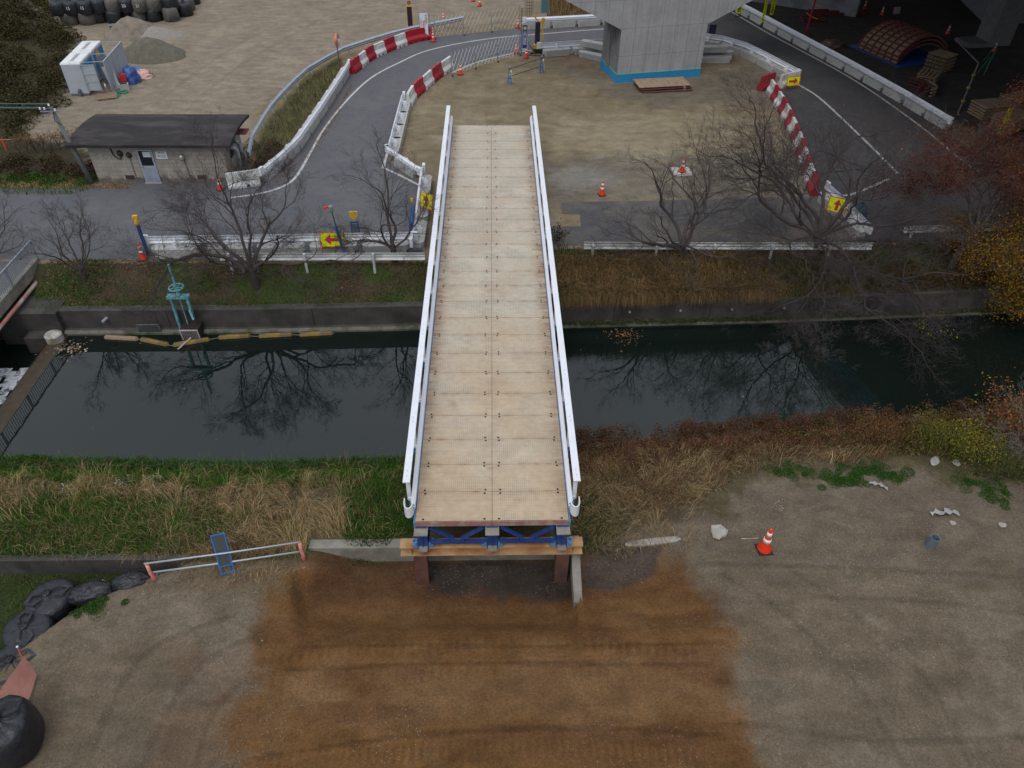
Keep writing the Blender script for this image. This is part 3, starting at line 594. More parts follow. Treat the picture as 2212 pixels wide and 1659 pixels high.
# ---------------------------------------------------------------- bridge pier
pa=math.atan2(37.29-36,13.45-7.89); pier=thing('bridge_pier','big pale concrete bridge pier with a flared cap and blue sheet round its foot','pier',(7.89,36.0,0),pa)
WP,DP,HP=5.71,2.95,3.18
mp=bpy.data.materials.new('formed_concrete'); t,b=nodes(mp); N=t.nodes; L=t.links; tc=N.new('ShaderNodeTexCoord'); sp=N.new('ShaderNodeSeparateXYZ'); L.new(tc.outputs['Object'],sp.inputs[0])
def mnode(op,a,b_=None):
    k=N.new('ShaderNodeMath'); k.operation=op
    for i,s in enumerate((a,b_)):
        if s is None: continue
        if isinstance(s,(int,float)): k.inputs[i].default_value=s
        else: L.new(s,k.inputs[i])
    return k.outputs[0]
def ns(s,d,st=(1,1,1)):
    mm=N.new('ShaderNodeMapping'); mm.inputs['Scale'].default_value=st; L.new(tc.outputs['Object'],mm.inputs[0]); n=N.new('ShaderNodeTexNoise'); n.inputs['Scale'].default_value=s; n.inputs['Detail'].default_value=d; n.inputs['Roughness'].default_value=.65; L.new(mm.outputs[0],n.inputs[0]); return n.outputs[0]
def mr(s,a,b_,c,d):
    r=N.new('ShaderNodeMapRange'); r.inputs[1].default_value=a; r.inputs[2].default_value=b_; r.inputs[3].default_value=c; r.inputs[4].default_value=d; L.new(s,r.inputs[0]); return r.outputs[0]
fx=mnode('ABSOLUTE',mnode('SUBTRACT',mnode('FRACT',mnode('MULTIPLY',sp.outputs[0],1.12)),.5)); jx=mr(fx,.480,.488,1,.62)
fz=mnode('ABSOLUTE',mnode('SUBTRACT',mnode('FRACT',mnode('MULTIPLY',sp.outputs[2],.62)),.5)); jz=mr(fz,.486,.492,1,.72)
tone=mnode('MULTIPLY',mr(ns(.8,7),.3,.7,.84,1.14),mr(ns(5,8),.3,.7,.94,1.06)); tone=mnode('MULTIPLY',tone,mr(ns(1.,6,(5,5,.4)),.35,.7,1.06,.88)); tone=mnode('MULTIPLY',mnode('MULTIPLY',tone,jx),jz)
vm=N.new('ShaderNodeVectorMath'); vm.operation='SCALE'; vm.inputs[0].default_value=(.34,.345,.355); L.new(tone,vm.inputs['Scale']); L.new(vm.outputs[0],b.inputs['Base Color']); b.inputs['Roughness'].default_value=.85; b.inputs['Specular IOR Level'].default_value=.2
# column with a recessed slot on its left face
slot=[(0,0),(WP,0),(WP,DP),(0,DP),(0,1.75),(.16,1.75),(.16,1.42),(0,1.42)]
m=MB(); m.prism(slot,-.3,HP); m.build('column',mp,pier)
def stain(x0,y0,y1,z0,z1,w): pass
# dark stains run down the left face below the cap
m=MB(); random.seed(3)
for i in range(15):
    y=.1+i*.17+random.uniform(-.04,.04); 
    if 1.35<y<1.8: continue
    L0=random.uniform(.35,1.2)*(1.35 if .5<y<1.4 else .9); w=random.uniform(.03,.09)
    m.add([(-.004,y-w,HP-.005),(-.004,y+w,HP-.005),(-.004,y+w*.4,HP-L0*.7),(-.004,y,HP-L0),(-.004,y-w*.5,HP-L0*.6)],[(0,1,2,3,4)])
m.add([(.10,1.44,HP-.01),(.10,1.73,HP-.01),(.10,1.73,.3),(.10,1.44,.3)],[(0,1,2,3)])  # flat black sheet inside the slot, as wide as the slot
m.build('stain_and_slot_sheet',mat('stain_and_slot_black',(.05,.048,.048),.9,.3,5.),pier)
m=MB(); m.tube([(.07,1.585,HP),(.07,1.585,.05)],.05,8); m.build('drain_pipe',mat('dark_pipe',(.1,.1,.105),.6),pier)
# cap: flares out to both sides, upper part leaves the picture
cl,cr_=-7.2,WP+7.5; z1=HP+3.75; capf=[(0,HP),(WP,HP),(WP+7.5,HP+3.3),(WP+7.5,HP+5.2),(-7.2,HP+5.2),(-7.2,HP+3.6)]
vs=[(x,0.0,z) for x,z in capf]+[(x,DP,z) for x,z in capf]; n=6
m=MB(); m.add(vs,[tuple(range(n)),tuple(range(n,2*n))[::-1]]+[(i,(i+1)%n,n+(i+1)%n,n+i) for i in range(n)]); m.build('cap',mp,pier)
m=MB(); pr=[(-.03,DP+.03),(-.03,1.78),(.02,1.6),(-.03,1.40),(-.03,-.03),(WP+.03,-.03),(WP+.03,DP+.03)]
hs_=[.62,.5,.34,.56,.52,.50,.55]
vs=[(x,y,.0) for x,y in pr]+[(x,y,h) for (x,y),h in zip(pr,hs_)]; k=len(pr)
m.add(vs,[(i,i+1,k+i+1,k+i) for i in range(k-1)]); o=m.build('protective_sheet',M_sheet,pier); sd=o.modifiers.new('t','SOLIDIFY'); sd.thickness=.012
m=MB()
for i in range(k-1):
    if i in (1,2): continue
    a=(pr[i][0],pr[i][1],hs_[i]+.012); b_=(pr[i+1][0],pr[i+1][1],hs_[i+1]+.012); m.bar(a,b_,.03,.03)
m.build('sheet_tape',mat('green_tape',(.12,.55,.42),.5),pier)
# ---------------------------------------------------------------- viaduct above the right side
vd=thing('viaduct','dark highway viaduct overhead at the upper right with a blue steel girder','viaduct',(0,0,0))
def vx(y): return 22.9-.22*(y-18.4)
m=MB(); ya,yb=-20,100; wv=34
m.prism([(vx(ya),ya),(vx(ya)+wv,ya),(vx(yb)+wv+15,yb),(vx(yb),yb)],10.6,11.1); m.build('deck',mat('viaduct_concrete',(.2,.2,.2),.9),vd)
for k in range(6):
    m=MB(); o=k*5.6; m.prism([(vx(ya)+o,ya),(vx(ya)+o+.5,ya),(vx(yb)+o*1.1+.5,yb),(vx(yb)+o*1.1,yb)],9.15,10.598); m.build('girder',mat('viaduct_blue_steel',(.03,.15,.25),.5,.1),vd)
m=MB(); m.prism([(vx(ya)-.02,ya),(vx(ya)+.2,ya),(vx(yb)+.2,yb),(vx(yb)-.02,yb)],11.1,11.9); m.build('parapet',M_conc,vd)
a=P(2134,98,0); b_=P(2176,98,0); rz=.15
m=MB(); m.box((36.3,44.4,4.6),(1.7,1.6,9.1),rz); m.box((34.9,44.2,.15),(2.0,1.6,.3),rz); m.build('column',mat('viaduct_column',(.2,.2,.2),.9,.2),vd)
for x,y in ((44,60),(27,76),(48,30)):
    m=MB(); m.box((x,y,4.5),(2.2,2.2,9.2)); m.build('column',M_conc,vd)
m=MB(); m.box((41.5,55.5,4.0),(4,12,8.0),-.2); m.build('abutment',mat('abutment_concrete',(.22,.22,.23),.9,.2),vd)
# grey abutment wall behind the guard rail, left of the dark works yard
a0=P(1600,5,0); a1=P(1852,38,0); m=MB()
m.bar((a0[0],a0[1]+1.2,1.6),(a1[0],a1[1]+.3,1.6),.6,3.2); tag(m.build('abutment_wall',mat('grey_wall',(.26,.27,.29),.9,.25,1.2,col2=(.18,.18,.19)),bevel=.03),'stained grey concrete wall behind the yellow banners at the top right','wall')
# ---------------------------------------------------------------- concrete block barriers with W beam
M_block=mat('precast_concrete',(.40,.40,.385),.85,.14,2.5,bump=.2,bscale=20,rand=.08)
def block_mb(L=2.,w=.5,h=.42):
    m=MB(); r=.24; hw=w/2; out=[]
    for cx,sg in ((L/2-r,1),(-L/2+r,-1)):
        for i in range(7):
            th=-math.pi/2+math.pi*i/6
            out.append((cx+sg*r*math.cos(th),sg*hw*math.sin(th)))
    m.prism(out,h*.45,h)
    m.prism([(-L/2+.14,-hw+.01),(L/2-.14,-hw+.01),(L/2-.14,hw-.01),(-L/2+.14,hw-.01)],.0,h*.45-.003)
    m.cm=1
    for x in (-L*.22,L*.22): m.add([(x+.045*math.cos(i*.785),.045*math.sin(i*.785),h+.003) for i in range(8)],[tuple(range(8))])
    return m
BLK=block_mb().mesh('concrete_block',[M_block,M_hole])
def resample(pts,step):
    pts=[np.array(p[:2],float) for p in pts]; seg=[np.hypot(*(pts[i+1]-pts[i])) for i in range(len(pts)-1)]; L=sum(seg); n=max(1,round(L/step)); out=[]
    for k in range(n+1):
        d=L*k/n; i=0
        while i<len(seg)-1 and d>seg[i]: d-=seg[i]; i+=1
        out.append(pts[i]+(pts[i+1]-pts[i])*min(1,d/max(seg[i],1e-6)))
    return out
def brackets_mb():
    m=MB(); m.box((0,0,.50),(.16,.2,.18)); m.box((0,.0,.63),(.1,.12,.1)); m.lathe([(.03,0),(.03,.04)],(.05,.03,.62),6); m.lathe([(.03,0),(.03,.04)],(-.05,.03,.62),6); m.box((0,-.12,.66),(.07,.1,.2)); return m
BRK=brackets_mb().mesh('rail_bracket',M_white)
def barrier_run(label,pts,side,group='concrete block barriers with white rails',rail=True,off=-.02,zt=.48,blocks=True,railmat=None,ends=True):
    """pts: line of the block centres; side=+1 puts the rail to the right of travel"""
    c=resample(pts,2.02); o=thing('guard_rail_barrier',label,'barrier',(c[0][0],c[0][1],0),0,group); O=np.array([c[0][0],c[0][1]])
    for i in range(len(c)-1):
        a,b=c[i],c[i+1]; mdl=(a+b)/2-O; rz=math.atan2(b[1]-a[1],b[0]-a[0])
        link('concrete_block',BLK,o,(mdl[0],mdl[1],.012),rz)
        link('rail_bracket',BRK,o,(mdl[0],mdl[1],0),rz+(0 if side>0 else math.pi))
    if rail:
        m=MB(); nn=[]
        for i,p in enumerate(c):
            a=c[min(i+1,len(c)-1)]-c[max(i-1,0)]; a/=np.hypot(*a); nn.append((p[0]+a[1]*side*.20-O[0],p[1]-a[0]*side*.20-O[1],zt))
        m.sweep(nn,wprof(side)); m.build('w_beam_rail',railmat or M_white,o)
        for e,(p,q_) in enumerate(((nn[0],nn[1]),(nn[-1],nn[-2]))):
            if not ends: break
            d=np.array(p[:2])-np.array(q_[:2]); d/=np.hypot(*d); m=MB(); m.sweep([(p[0],p[1],zt),(p[0]+d[0]*.28,p[1]+d[1]*.28,zt)],[(-.02,-.02),(.11,-.02),(.11,.37),(-.02,.37)]); m.build('rail_end_cap',M_white,o)
    return o
W=lambda *l:[V2(P(u,v,0)) for u,v in l]
barrier_run('long white rail barrier on blocks curving up the outer side of the left road',W((567,393),(632,337),(690,252),(738,178),(748,160)),1)
barrier_run('white rail barrier on rounded blocks beside the inner bend left of the bridge',W((880,232),(872,262),(858,320),(852,345)),1)
barrier_run('short diagonal white rail barrier on blocks between the inner bend and bridge',W((848,348),(880,370),(914,392)),1)
barrier_run('white rail barrier on capsule blocks hugging the left side of the bridge',W((924,392),(918,440),(912,500),(904,548)),1)
barrier_run('white rail barrier on blocks along the canal, behind the red left arrow',W((328,553),(600,549),(890,543)),-1)
barrier_run('white rail barrier on grey blocks behind the blue information banner, far side',W((1135,62),(1215,58),(1300,53),(1400,46)),1,off=0)
barrier_run('white rail barrier on grey blocks behind the pier, beside the yellow sign stand',W((1170,122),(1240,117),(1300,113),(1420,106)),-1)
barrier_run('curved white rail barrier right of the pier ending at the right arrow sign',W((1500,97),(1545,102),(1610,122),(1712,178)),-1)
barrier_run('longest white rail barrier, along the dark works yard on the right',W((1560,10),(1610,33),(1680,72),(1820,148),(1950,222),(2048,282)),1)
barrier_run('white rail barrier on blocks half hidden by the bare tree, bottom right corner',W((1772,432),(1815,472),(1858,520)),-1)
# long plain W-beam rails on posts
def post_rail(label,pts,side,m_,z0=.42,ph=.75,step=2.,h=.35,inner=0):
    c=resample(pts,step); O=c[0]; o=thing('guard_rail',label,'guard rail',(O[0],O[1],inner),0,'guard rails on posts'); m=MB()
    m.sweep([(p[0]-O[0],p[1]-O[1],z0) for p in c],wprof(side,h=h)); m.build('w_beam_rail',m_,o)
    for i in range(len(c)-1):
        p=(c[i]*.75+c[i+1]*.25) if i else c[0]*.85+c[1]*.15; a=c[i+1]-c[i]; a/=np.hypot(*a); m=MB(); q_=(p[0]-O[0]-a[1]*side*.09,p[1]-O[1]+a[0]*side*.09)
        m.tube([(q_[0],q_[1],-.7),(q_[0],q_[1],ph)],.055,8); m.box((q_[0]+a[1]*side*.05,q_[1]-a[0]*side*.05,z0+h/2),(.1,.1,.2),math.atan2(a[1],a[0])); m.build('post',m_,o)
    return o
post_rail('white guard rail on posts above the grassy bank left of the bridge',[(-11.1,14.35),(-2.75,14.35)],-1,M_whitedirty,.35,.72,2.55)
post_rail('white guard rail above the reeds right of the bridge, partly grown over',[(3.9,15.35),(8,15.3),(16.2,15.25)],-1,mat('mossy_white_paint',(.55,.57,.56),.6,.2,2.,col2=(.36,.39,.34)),.26,.50,2.6)
post_rail('low white guard rail under the yellow autumn tree at the right edge',W((1948,512),(2100,508),(2260,505)),-1,M_whitedirty,.2,.5,2.4)
W6=lambda *l:[V2(P(u,v,.55)) for u,v in l]
post_rail('long galvanised guard rail curving round the gravel yard at the left',W6((536,335),(545,292),(590,222),(655,155),(735,108),(830,77),(900,60),(1000,40)),1,M_galv,.38,.7,2.1,h=.38)
# ---------------------------------------------------------------- red and white plastic barriers
def plastic_mb(L=1.15):
    m=MB(); prof=[(-.21,.12),(-.21,.24),(-.09,.42),(-.07,.78),(.07,.78),(.09,.42),(.21,.24),(.21,.12)]
    hl=L/2-.012; m.add([(-hl,y,z) for y,z in prof]+[(hl,y,z) for y,z in prof],[tuple(range(8))[::-1],tuple(range(8,16))]+[(i,(i+1)%8,8+(i+1)%8,8+i) for i in range(8)])
    for x,w in ((-hl+.13,.26),(0,.26),(hl-.13,.26)): m.box((x,0,.06),(w,.42,.119))
    m.box((0,0,.79),(.16,.05,.03)); m.box((0,-.085,.6),(.5,.02,.02)); m.box((0,.085,.6),(.5,.02,.02))
    return m
PB={'r':plastic_mb().mesh('plastic_barrier',M_red),'w':plastic_mb().mesh('plastic_barrier',M_whitedirty)}
def chain(px,seq,labels,group,step=None,jig=.03):
    pts=[np.array(p) for p in W(*px)]; n=len(seq); c=resample(pts,sum(np.hypot(*(pts[i+1]-pts[i])) for i in range(len(pts)-1))/n+1e-6)
    for i in range(n):
        a,b=c[i],c[i+1]; md=(a+b)/2; d=b-a; o=link('plastic_barrier',PB[seq[i]],None,(md[0],md[1],.012),math.atan2(d[1],d[0])+random.uniform(-jig,jig)); L=np.hypot(*d); o.scale=(L/1.15,1.05,1.08 if seq[i]=='r' else 1.02)
        tag(o,labels(i,seq[i]),'barrier',group)
ordn=['first','second','third','fourth','fifth','sixth','seventh','eighth','ninth','tenth','eleventh','twelfth','thirteenth','fourteenth','fifteenth']
cn={'r':'red','w':'white'}
chain([(762,160),(800,128),(862,101),(895,90),(933,84)],'rwrwrwrr',lambda i,s:f'{cn[s]} plastic barrier, {ordn[i]} from the round mirror in the outer curved row','outer curved row of red and white barriers')
chain([(882,232),(895,212),(925,185),(950,165),(975,148)],'wrwrw',lambda i,s:f'{cn[s]} plastic barrier, {ordn[i]} from the rail in the inner row by the bridge end','inner row of red and white barriers')
chain([(1662,200),(1690,245),(1708,285),(1722,320),(1735,360),(1748,400),(1758,424)],'wrwrwrwrwrwrwr',lambda i,s:f'{cn[s]} plastic barrier, {ordn[i]} from the right arrow sign in the long right row','long right row of red and white barriers')
chain([(1640,197),(1668,186)],'r',lambda i,s:'single red plastic barrier standing crosswise at the top of the right row','short barriers at the right arrow sign')
chain([(1682,190),(1722,180)],'w',lambda i,s:'white plastic barrier just behind the right arrow sign','short barriers at the right arrow sign')
# big white concrete end piece near the shed
a,b=P(492,412,0),P(562,402,0); rz=math.atan2(b[1]-a[1],b[0]-a[0]); L=float(np.hypot(*(b-a)[:2])); m=MB()
pr=[(-.2,0),(-.2,.12),(-.1,.3),(-.07,.78),(.07,.78),(.1,.3),(.2,.12),(.2,0)]
m.sweep([(0,0,0),(L,0,0)],pr); o=m.build('concrete_barrier',M_whitedirty,None,(a[0],a[1]+.2,.01),rz,bevel=.02); tag(o,'single white concrete barrier standing beside the orange cone and the shed','barrier')
m=MB(); m.tube([(L*.62,-.215,.1),(L*.62,-.1,.1)],.07,12); m.build('lifting_hole',M_hole,o)
# ---------------------------------------------------------------- traffic cones
def cone_proto():
    t=thing('traffic_cone','x','cone'); m=MB(); q=[(-.17,-.17),(.17,-.17),(.17,.17),(-.17,.17)]; q2=[(-.15,-.15),(.15,-.15),(.15,.15),(-.15,.15)]
    m.prism(q,0,.035,q2); m.build('base',M_black,t)
    m=MB(); m.lathe([(.162,.034),(.155,.06),(.10,.1+.14),(.035,.70),(.03,.715)],n=18); m.build('body',M_orange,t,smooth=True)
    R_=lambda z: .10+(.035-.10)*(z-.24)/.46+.003
    for z0,z1 in ((.30,.41),(.50,.61)):
        m=MB(); m.lathe([(R_(z0),z0),(R_(z1),z1)],n=18); m.build('reflective_band',M_refl,t,smooth=True)
    return t
cone0=cone_proto(); first=True
def cone(x,y,z,label,s=.95,group='orange traffic cones',tilt=0.,rz=None):
    global first
    c=cone0 if first else copy_tree(cone0); first=False
    c.location=(float(x),float(y),float(z)); c.scale=(s,s,s*1.0); c.rotation_euler=(tilt,0,random.uniform(0,1.5) if rz is None else rz); c['label']=label; c['category']='cone'; c['group']=group; return c
def coneP(u,v,label,z=0.012,**k): p=P(u,v,z); return cone(p[0],p[1],z,label,**k)
coneP(1650,1187,'tall orange cone alone on bare dirt right of the bridge near end',-.9,s=1.3,rz=.1)
coneP(1473,371,'orange cone standing on a square white slab in the yard',.06,s=.98)
coneP(1300,421,'faded red cone without slab, beside the old asphalt patch',s=.98).children[0]
coneP(995,161,'orange cone beside the white end of the inner barrier row')
coneP(1115,115,'orange cone directly left of the foot of the blue banner')
coneP(1137,125,'orange cone in front of the blue banner')
coneP(1118,60,'orange cone left behind the gate, in front of the far white rail')
coneP(1129,66,'orange cone half hidden by the post above the blue banner')
coneP(934,78,'orange cone behind, of the pair beside the white notice board')
coneP(936,90,'orange cone in front, of the pair beside the white notice board')
coneP(958,46,'orange cone behind the lattice gate near the galvanised rail end')
coneP(1036,13,'orange cone alone at the top edge on the far path')
coneP(1022,3,'orange cone cut by the top edge of the picture')
coneP(477,410,'narrow orange cone between the shed and the white concrete barrier')
coneP(310,560,'orange cone on the road edge above the grassy bank, far left',s=1.05)
coneP(1718,180,'orange cone tucked behind the right arrow sign')
for u,v,l in ((1867,20,'small dim cone near the abutment in the dark yard'),(1904,33,'dim cone beside the grey board behind the curved forms'),(2046,74,'dim cone to the right of the curved forms'),(2146,112,'dim cone at the foot of the viaduct column')): coneP(u,v,l,group='dim cones under the viaduct')
p=P(1472,372,0); m=MB(); m.box((0,0,.03),(.95,.95,.06)); tag(m.build('concrete_slab',mat('pale_slab',(.5,.48,.44),.85,.15),None,(p[0],p[1],.002),.05,bevel=.01),'square pale concrete slab under a traffic cone in the yard','slab')
# ---------------------------------------------------------------- arrow signs
def arrow_sign(loc,rz,label,w=.72,h=.5,tilt=-.25,flip=1,up=False,sc=1.):
    t=thing('arrow_sign',label,'sign',loc,rz,'yellow and red arrow signs'); t.scale=(sc,sc,sc)
    rot=Matrix.Rotation(tilt,3,'X')
    def tr(vs): return [tuple(rot@Vector(v)) for v in vs]
    m=MB(); m.box((0,0,.3+h/2),(w,.02,h)); m.v=tr(m.v); m.build('board',M_fluo,t)
    m=MB()
    for c,d in (((0,-.012,.3+.015),(w+.01,.012,.03)),((0,-.012,.3+h-.015),(w+.01,.012,.03)),((-w/2+.015,-.012,.3+h/2),(.03,.012,h-.06)),((w/2-.015,-.012,.3+h/2),(.03,.012,h-.06))): m.box(c,d)
    m.v=tr(m.v); m.build('border',M_signred,t)
    m=MB(); zc=.3+h/2; k=h/.5*.95
    if up: ar=[(-.05,-.2),(.05,-.2),(.05,0),(.15,-.02),(0,.2),(-.15,-.02),(-.05,0)]
    else: ar=[(x*flip,z) for x,z in [(-.27,0),(-.05,.19),(-.05,.06),(.28,.06),(.28,-.06),(-.05,-.06),(-.05,-.19)]]
    n=len(ar); m.add([(x*k,-.014,zc+z*k) for x,z in ar],[tuple(range(n))]); m.add([(x*k,-.0105,zc+z*k) for x,z in ar],[tuple(range(n))]); m.v=tr(m.v); m.build('arrow',M_signred,t)
    m=MB()
    for x in (-w/2+.06,w/2-.06): m.bar((x,.02,0),(x,.02,.3),.03); m.bar((x,.30,0),(x,.03,.55),.025)
    m.build('stand',M_signred,t); return t
p=PY(720,545,15.0); arrow_sign((p[0],15.0,.25),0,'yellow sign with a red arrow pointing left, hung on the canal-side rail',w=1.0,h=.62,tilt=-.28)
p=P(915,455,.5); arrow_sign((p[0]+.1,p[1]-.2,.42),-.62,'tilted yellow sign with a red upward arrow beside the bridge',w=.72,h=.72,tilt=-.2,up=True,sc=.95)
p=P(1710,196,0); arrow_sign((p[0],p[1],.0),.2,'yellow sign with a red arrow pointing right at the barrier corner',w=.95,h=.6,tilt=-.12,flip=-1,sc=.95)
p=P(1800,470,.4); arrow_sign((p[0],p[1],.35),-.5,'yellow sign with red arrow behind the branches of the big bare tree',w=.85,h=.7,tilt=-.3,up=True,sc=.95)
# ---------------------------------------------------------------- yellow banners by the right road
M_blackp=mat('black_lettering',(.015,.015,.015),.6,.02)
def banner(x,y,rz,label,h=1.7,w=.3,txt='カーブ注意',tilt=0.,z=0.):
    t=thing('warning_banner',label,'sign',(x,y,z),rz,'yellow vertical banners'); t.rotation_euler=(tilt,0,rz)
    m=MB(); m.box((0,0,.25+h/2),(w,.02,h)); m.build('board',M_fluo,t)
    m=MB()
    for s in (-1,1): m.bar((s*(w/2-.03),.02,0),(s*(w/2-.03),.02,.3),.03)
    m.box((0,.02,.012),(w,.3,.024)); m.build('stand',M_black,t)
    text('lettering',list(txt),w*.72,M_blackp,t,(0,-.013,.25+h*.5),vertical=True,spacing=h/len(txt)/(w*.72)*.80)
    return t
p=P(1645,57,0); banner(p[0],p[1],.35,'narrow yellow banner with black characters in front of the right rail',h=1.75,w=.25,txt='スピード注意')
p=P(1594,36,0); banner(p[0],p[1],.2,'yellow banner beside the pier, turned toward the ring road',h=.95,w=.42,txt='徐行運転')
p=P(1665,43,0); banner(p[0]+.1,p[1]+.4,.25,'wide yellow banner hung behind the rail by the grey wall',h=1.6,w=.34,txt='スピード注意')
p=P(2155,300,0); banner(p[0],p[1],.3,'yellow banner seen through the red autumn tree',h=1.5,w=.32,txt='カーブ注意')
# ---------------------------------------------------------------- electronic sign stands
M_led=mat('dark_led_panel',(.025,.02,.04),.35,.1,30.)
def led_sign(loc,rz,label,flip=1):
    t=thing('electronic_sign',label,'sign',loc,rz,'yellow electronic sign stands')
    m=MB(); m.box((0,.05,.45),(.34,.3,.5)); m.build('battery_box',M_yellow,t)
    m=MB(); m.bar((-.45,-.35,.05),(.45,.35,.05),.06); m.bar((-.45,.35,.05),(.45,-.35,.05),.06); m.box((0,.05,.15),(.5,.4,.1)); m.build('base',M_black,t)
    m=MB()
    for x in (-.25,.25): m.box((x,0,1.5),(.055,.1,1.75))
    for z in (.65,2.36): m.box((0,0,z),(.445,.1,.07))
    m.build('frame',M_yellow,t,bevel=.008)
    m=MB(); m.box((0,0,1.505),(.44,.06,1.62)); m.build('display_panel',M_led,t)
    m=MB(); m.lathe([(.02,0),(.02,.12)],(0,0,2.4),8); m.build('lamp_post',M_yellow,t)
    m=MB(); 
    m.tube([(0,-.06,2.66),(0,.08,2.66)],.15,14); m.build('lamp_housing',mat('dark_amber',(.12,.03,.015),.4),t)
    m=MB(); m.tube([(0,-.075,2.66),(0,-.062,2.66)],.06,10); m.build('lamp_lens',mat('amber_lens',(.75,.35,.05),.2),t)
    return t
p=P(888,74,0); led_sign((p[0],p[1],.0),.1,'tall yellow-framed electronic sign with round lamp behind the outer barrier row').scale=(.8,.8,.8)
# second stand, seen edge-on
p=P(1160,113,0); t=thing('electronic_sign','yellow and black electronic sign seen edge-on behind the blue banner','sign',(p[0],p[1],0),0,'yellow electronic sign stands')
m=MB(); m.box((0,0,1.2),(.34,.08,1.5)); m.build('display_panel',M_led,t)
m=MB(); m.bar((.3,0,.75),(.34,0,2.05),.12,.1); m.box((.17,.06,1.95),(.4,.06,.06)); m.build('frame',M_yellow,t)
m=MB(); m.bar((.02,0,2.0),(-.34,-.05,2.42),.1,.09); m.build('arm',M_yellow,t)
m=MB(); m.tube([(.36,-.08,2.1),(.36,.08,2.1)],.13,12); m.build('lamp_housing',M_yellow,t)
m=MB(); m.box((0,-.05,.42),(.5,.3,.28)); m.build('battery_box',M_yellow,t)
m=MB(); m.box((.1,0,.12),(.8,.6,.24)); m.bar((-.5,-.45,.05),(.6,.3,.05),.06); m.bar((-.3,.4,.05),(.6,-.35,.05),.06); m.build('base',M_black,t)
# blue banner with yellow sun and white lettering
p=P(1133,116,0); t=thing('information_banner','narrow blue banner with a yellow emblem and white vertical lettering','sign',(p[0],p[1],0),.03)
m=MB(); m.box((0,0,1.05),(.40,.02,1.75)); m.build('board',mat('pale_board',(.55,.6,.66),.5),t)
m=MB(); m.box((0,-.012,1.12),(.33,.01,1.5)); m.build('blue_field',mat('banner_blue',(.01,.07,.3),.5,.1),t)
m=MB(); st=[((.13 if i%2 else .085)*math.cos(i*math.pi/8),-.019,1.66+(.13 if i%2 else .085)*math.sin(i*math.pi/8)) for i in range(16)]; m.add(st,[tuple(range(16))]); m.build('emblem',mat('emblem_yellow',(.75,.6,.02),.5),t)
text('lettering',list('品川建設'),.26,M_refl,t,(0,-.019,1.0),vertical=True,spacing=.80)
m=MB(); m.bar((-.22,.05,0),(-.22,.05,2.9),.05); m.bar((.18,.05,.8),(.75,-.5,.0),.05); m.bar((.1,-.4,.05),(1.3,-.55,.05),.05); m.build('pole',mat('pipe_brown',(.12,.09,.07),.6),t)
# white notice board leaning on the barriers
p=P(918,86,0); t=thing('notice_board','white notice board with red and black vertical characters leaning on red barriers','sign',(p[0],p[1]-.1,0),.1); 
m=MB(); m.box((0,0,1.0),(.56,.03,1.6)); b_=m.build('board',M_white,t); 
text('lettering',list('千住起点'),.17,M_blackp,t,(.16,-.018,1.38),vertical=True,spacing=.95)
text('lettering',list('運転お願い'),.19,M_signred,t,(.0,-.018,.86),vertical=True,spacing=.95)
text('lettering',list('工事車両出入口'),.10,mat('grey_lettering',(.15,.2,.25),.6),t,(-.19,-.018,1.1),vertical=True,spacing=.95)
m=MB(); m.bar((-.3,.1,0),(-.3,.1,1.9),.04); m.bar((.42,.12,0),(.42,.12,2.1),.035); m.bar((.28,.1,.6),(.42,.12,1.75),.025); m.build('pole',M_galvd,t)
# ---------------------------------------------------------------- lattice gates
def gate(a,b,h,label,tall=True):
    a=np.array(P(*a,0)); b=np.array(P(*b,0)); d=b-a; L=float(np.hypot(*d[:2])); rz=math.atan2(d[1],d[0]); t=thing('lattice_gate',label,'gate',(a[0],a[1],0),rz,'folding lattice gates')
    m=MB(); n=int(L/.32); lean=h*.5
    for i in range(-3,n+1):
        for s in (1,-1):
            x0=i*.32 if s>0 else i*.32+lean; x1=x0+s*lean; z0,z1=.12,h
            f=lambda x:(x-x0)/(x1-x0)
            lo,hi=0.,1.
            for X0,X1 in ((0,L),):
                t0,t1=sorted((f(X0),f(X1))); lo=max(lo,t0); hi=min(hi,t1)
            if hi-lo<.05: continue
            m.bar((x0+(x1-x0)*lo,s*.012,z0+(z1-z0)*lo),(x0+(x1-x0)*hi,s*.012,z0+(z1-z0)*hi),.026 if s>0 else .009,.01)
    m.build('lattice',mat('bright_aluminium',(.6,.62,.64),.4,.05),t)
    for k,x in enumerate((0,L*.33,L*.66,L)):
        m=MB(); m.bar((x,0,.06),(x,0,h+(.12 if k in(0,3) else -.3)),.035); m.build('upright',M_galvd,t)
        m=MB(); m.tube([(x-.03,-.1,.05),(x+.03,-.1,.05)],.05,10); m.tube([(x,0,.1),(x,-.1,.06)],.015,5); m.build('caster',M_black,t)
    m=MB(); m.bar((L*.2,-.03,.62),(L*.85,-.03,.62),.03); m.build('cross_rail',M_galvd,t); return t
gate((976,165),(1122,120),1.45,'nearer folding lattice gate drawn across the inner roadside, by the cone')
gate((940,85),(1122,62),1.5,'farther folding lattice gate beyond the road, behind the notice board')
# small frame panel behind gate
p=P(1136,60,0); t=thing('mesh_screen','dark rusty mesh panel standing at the end of the far lattice gate','panel',(p[0],p[1],0),.1)
m=MB()
for i in range(5): m.bar((-.02+i*.13,0,.9),(-.02+i*.13,0,1.95),.03)
for i in range(6): m.bar((-.02,0,.9+i*.21),(.5,0,.9+i*.21),.025)
m.build('grid',M_rustd,t); m=MB(); m.bar((-.12,0,0),(-.12,0,2.1),.04); m.bar((.5,0,0),(.5,0,1.95),.03); m.build('pole',M_galvd,t)
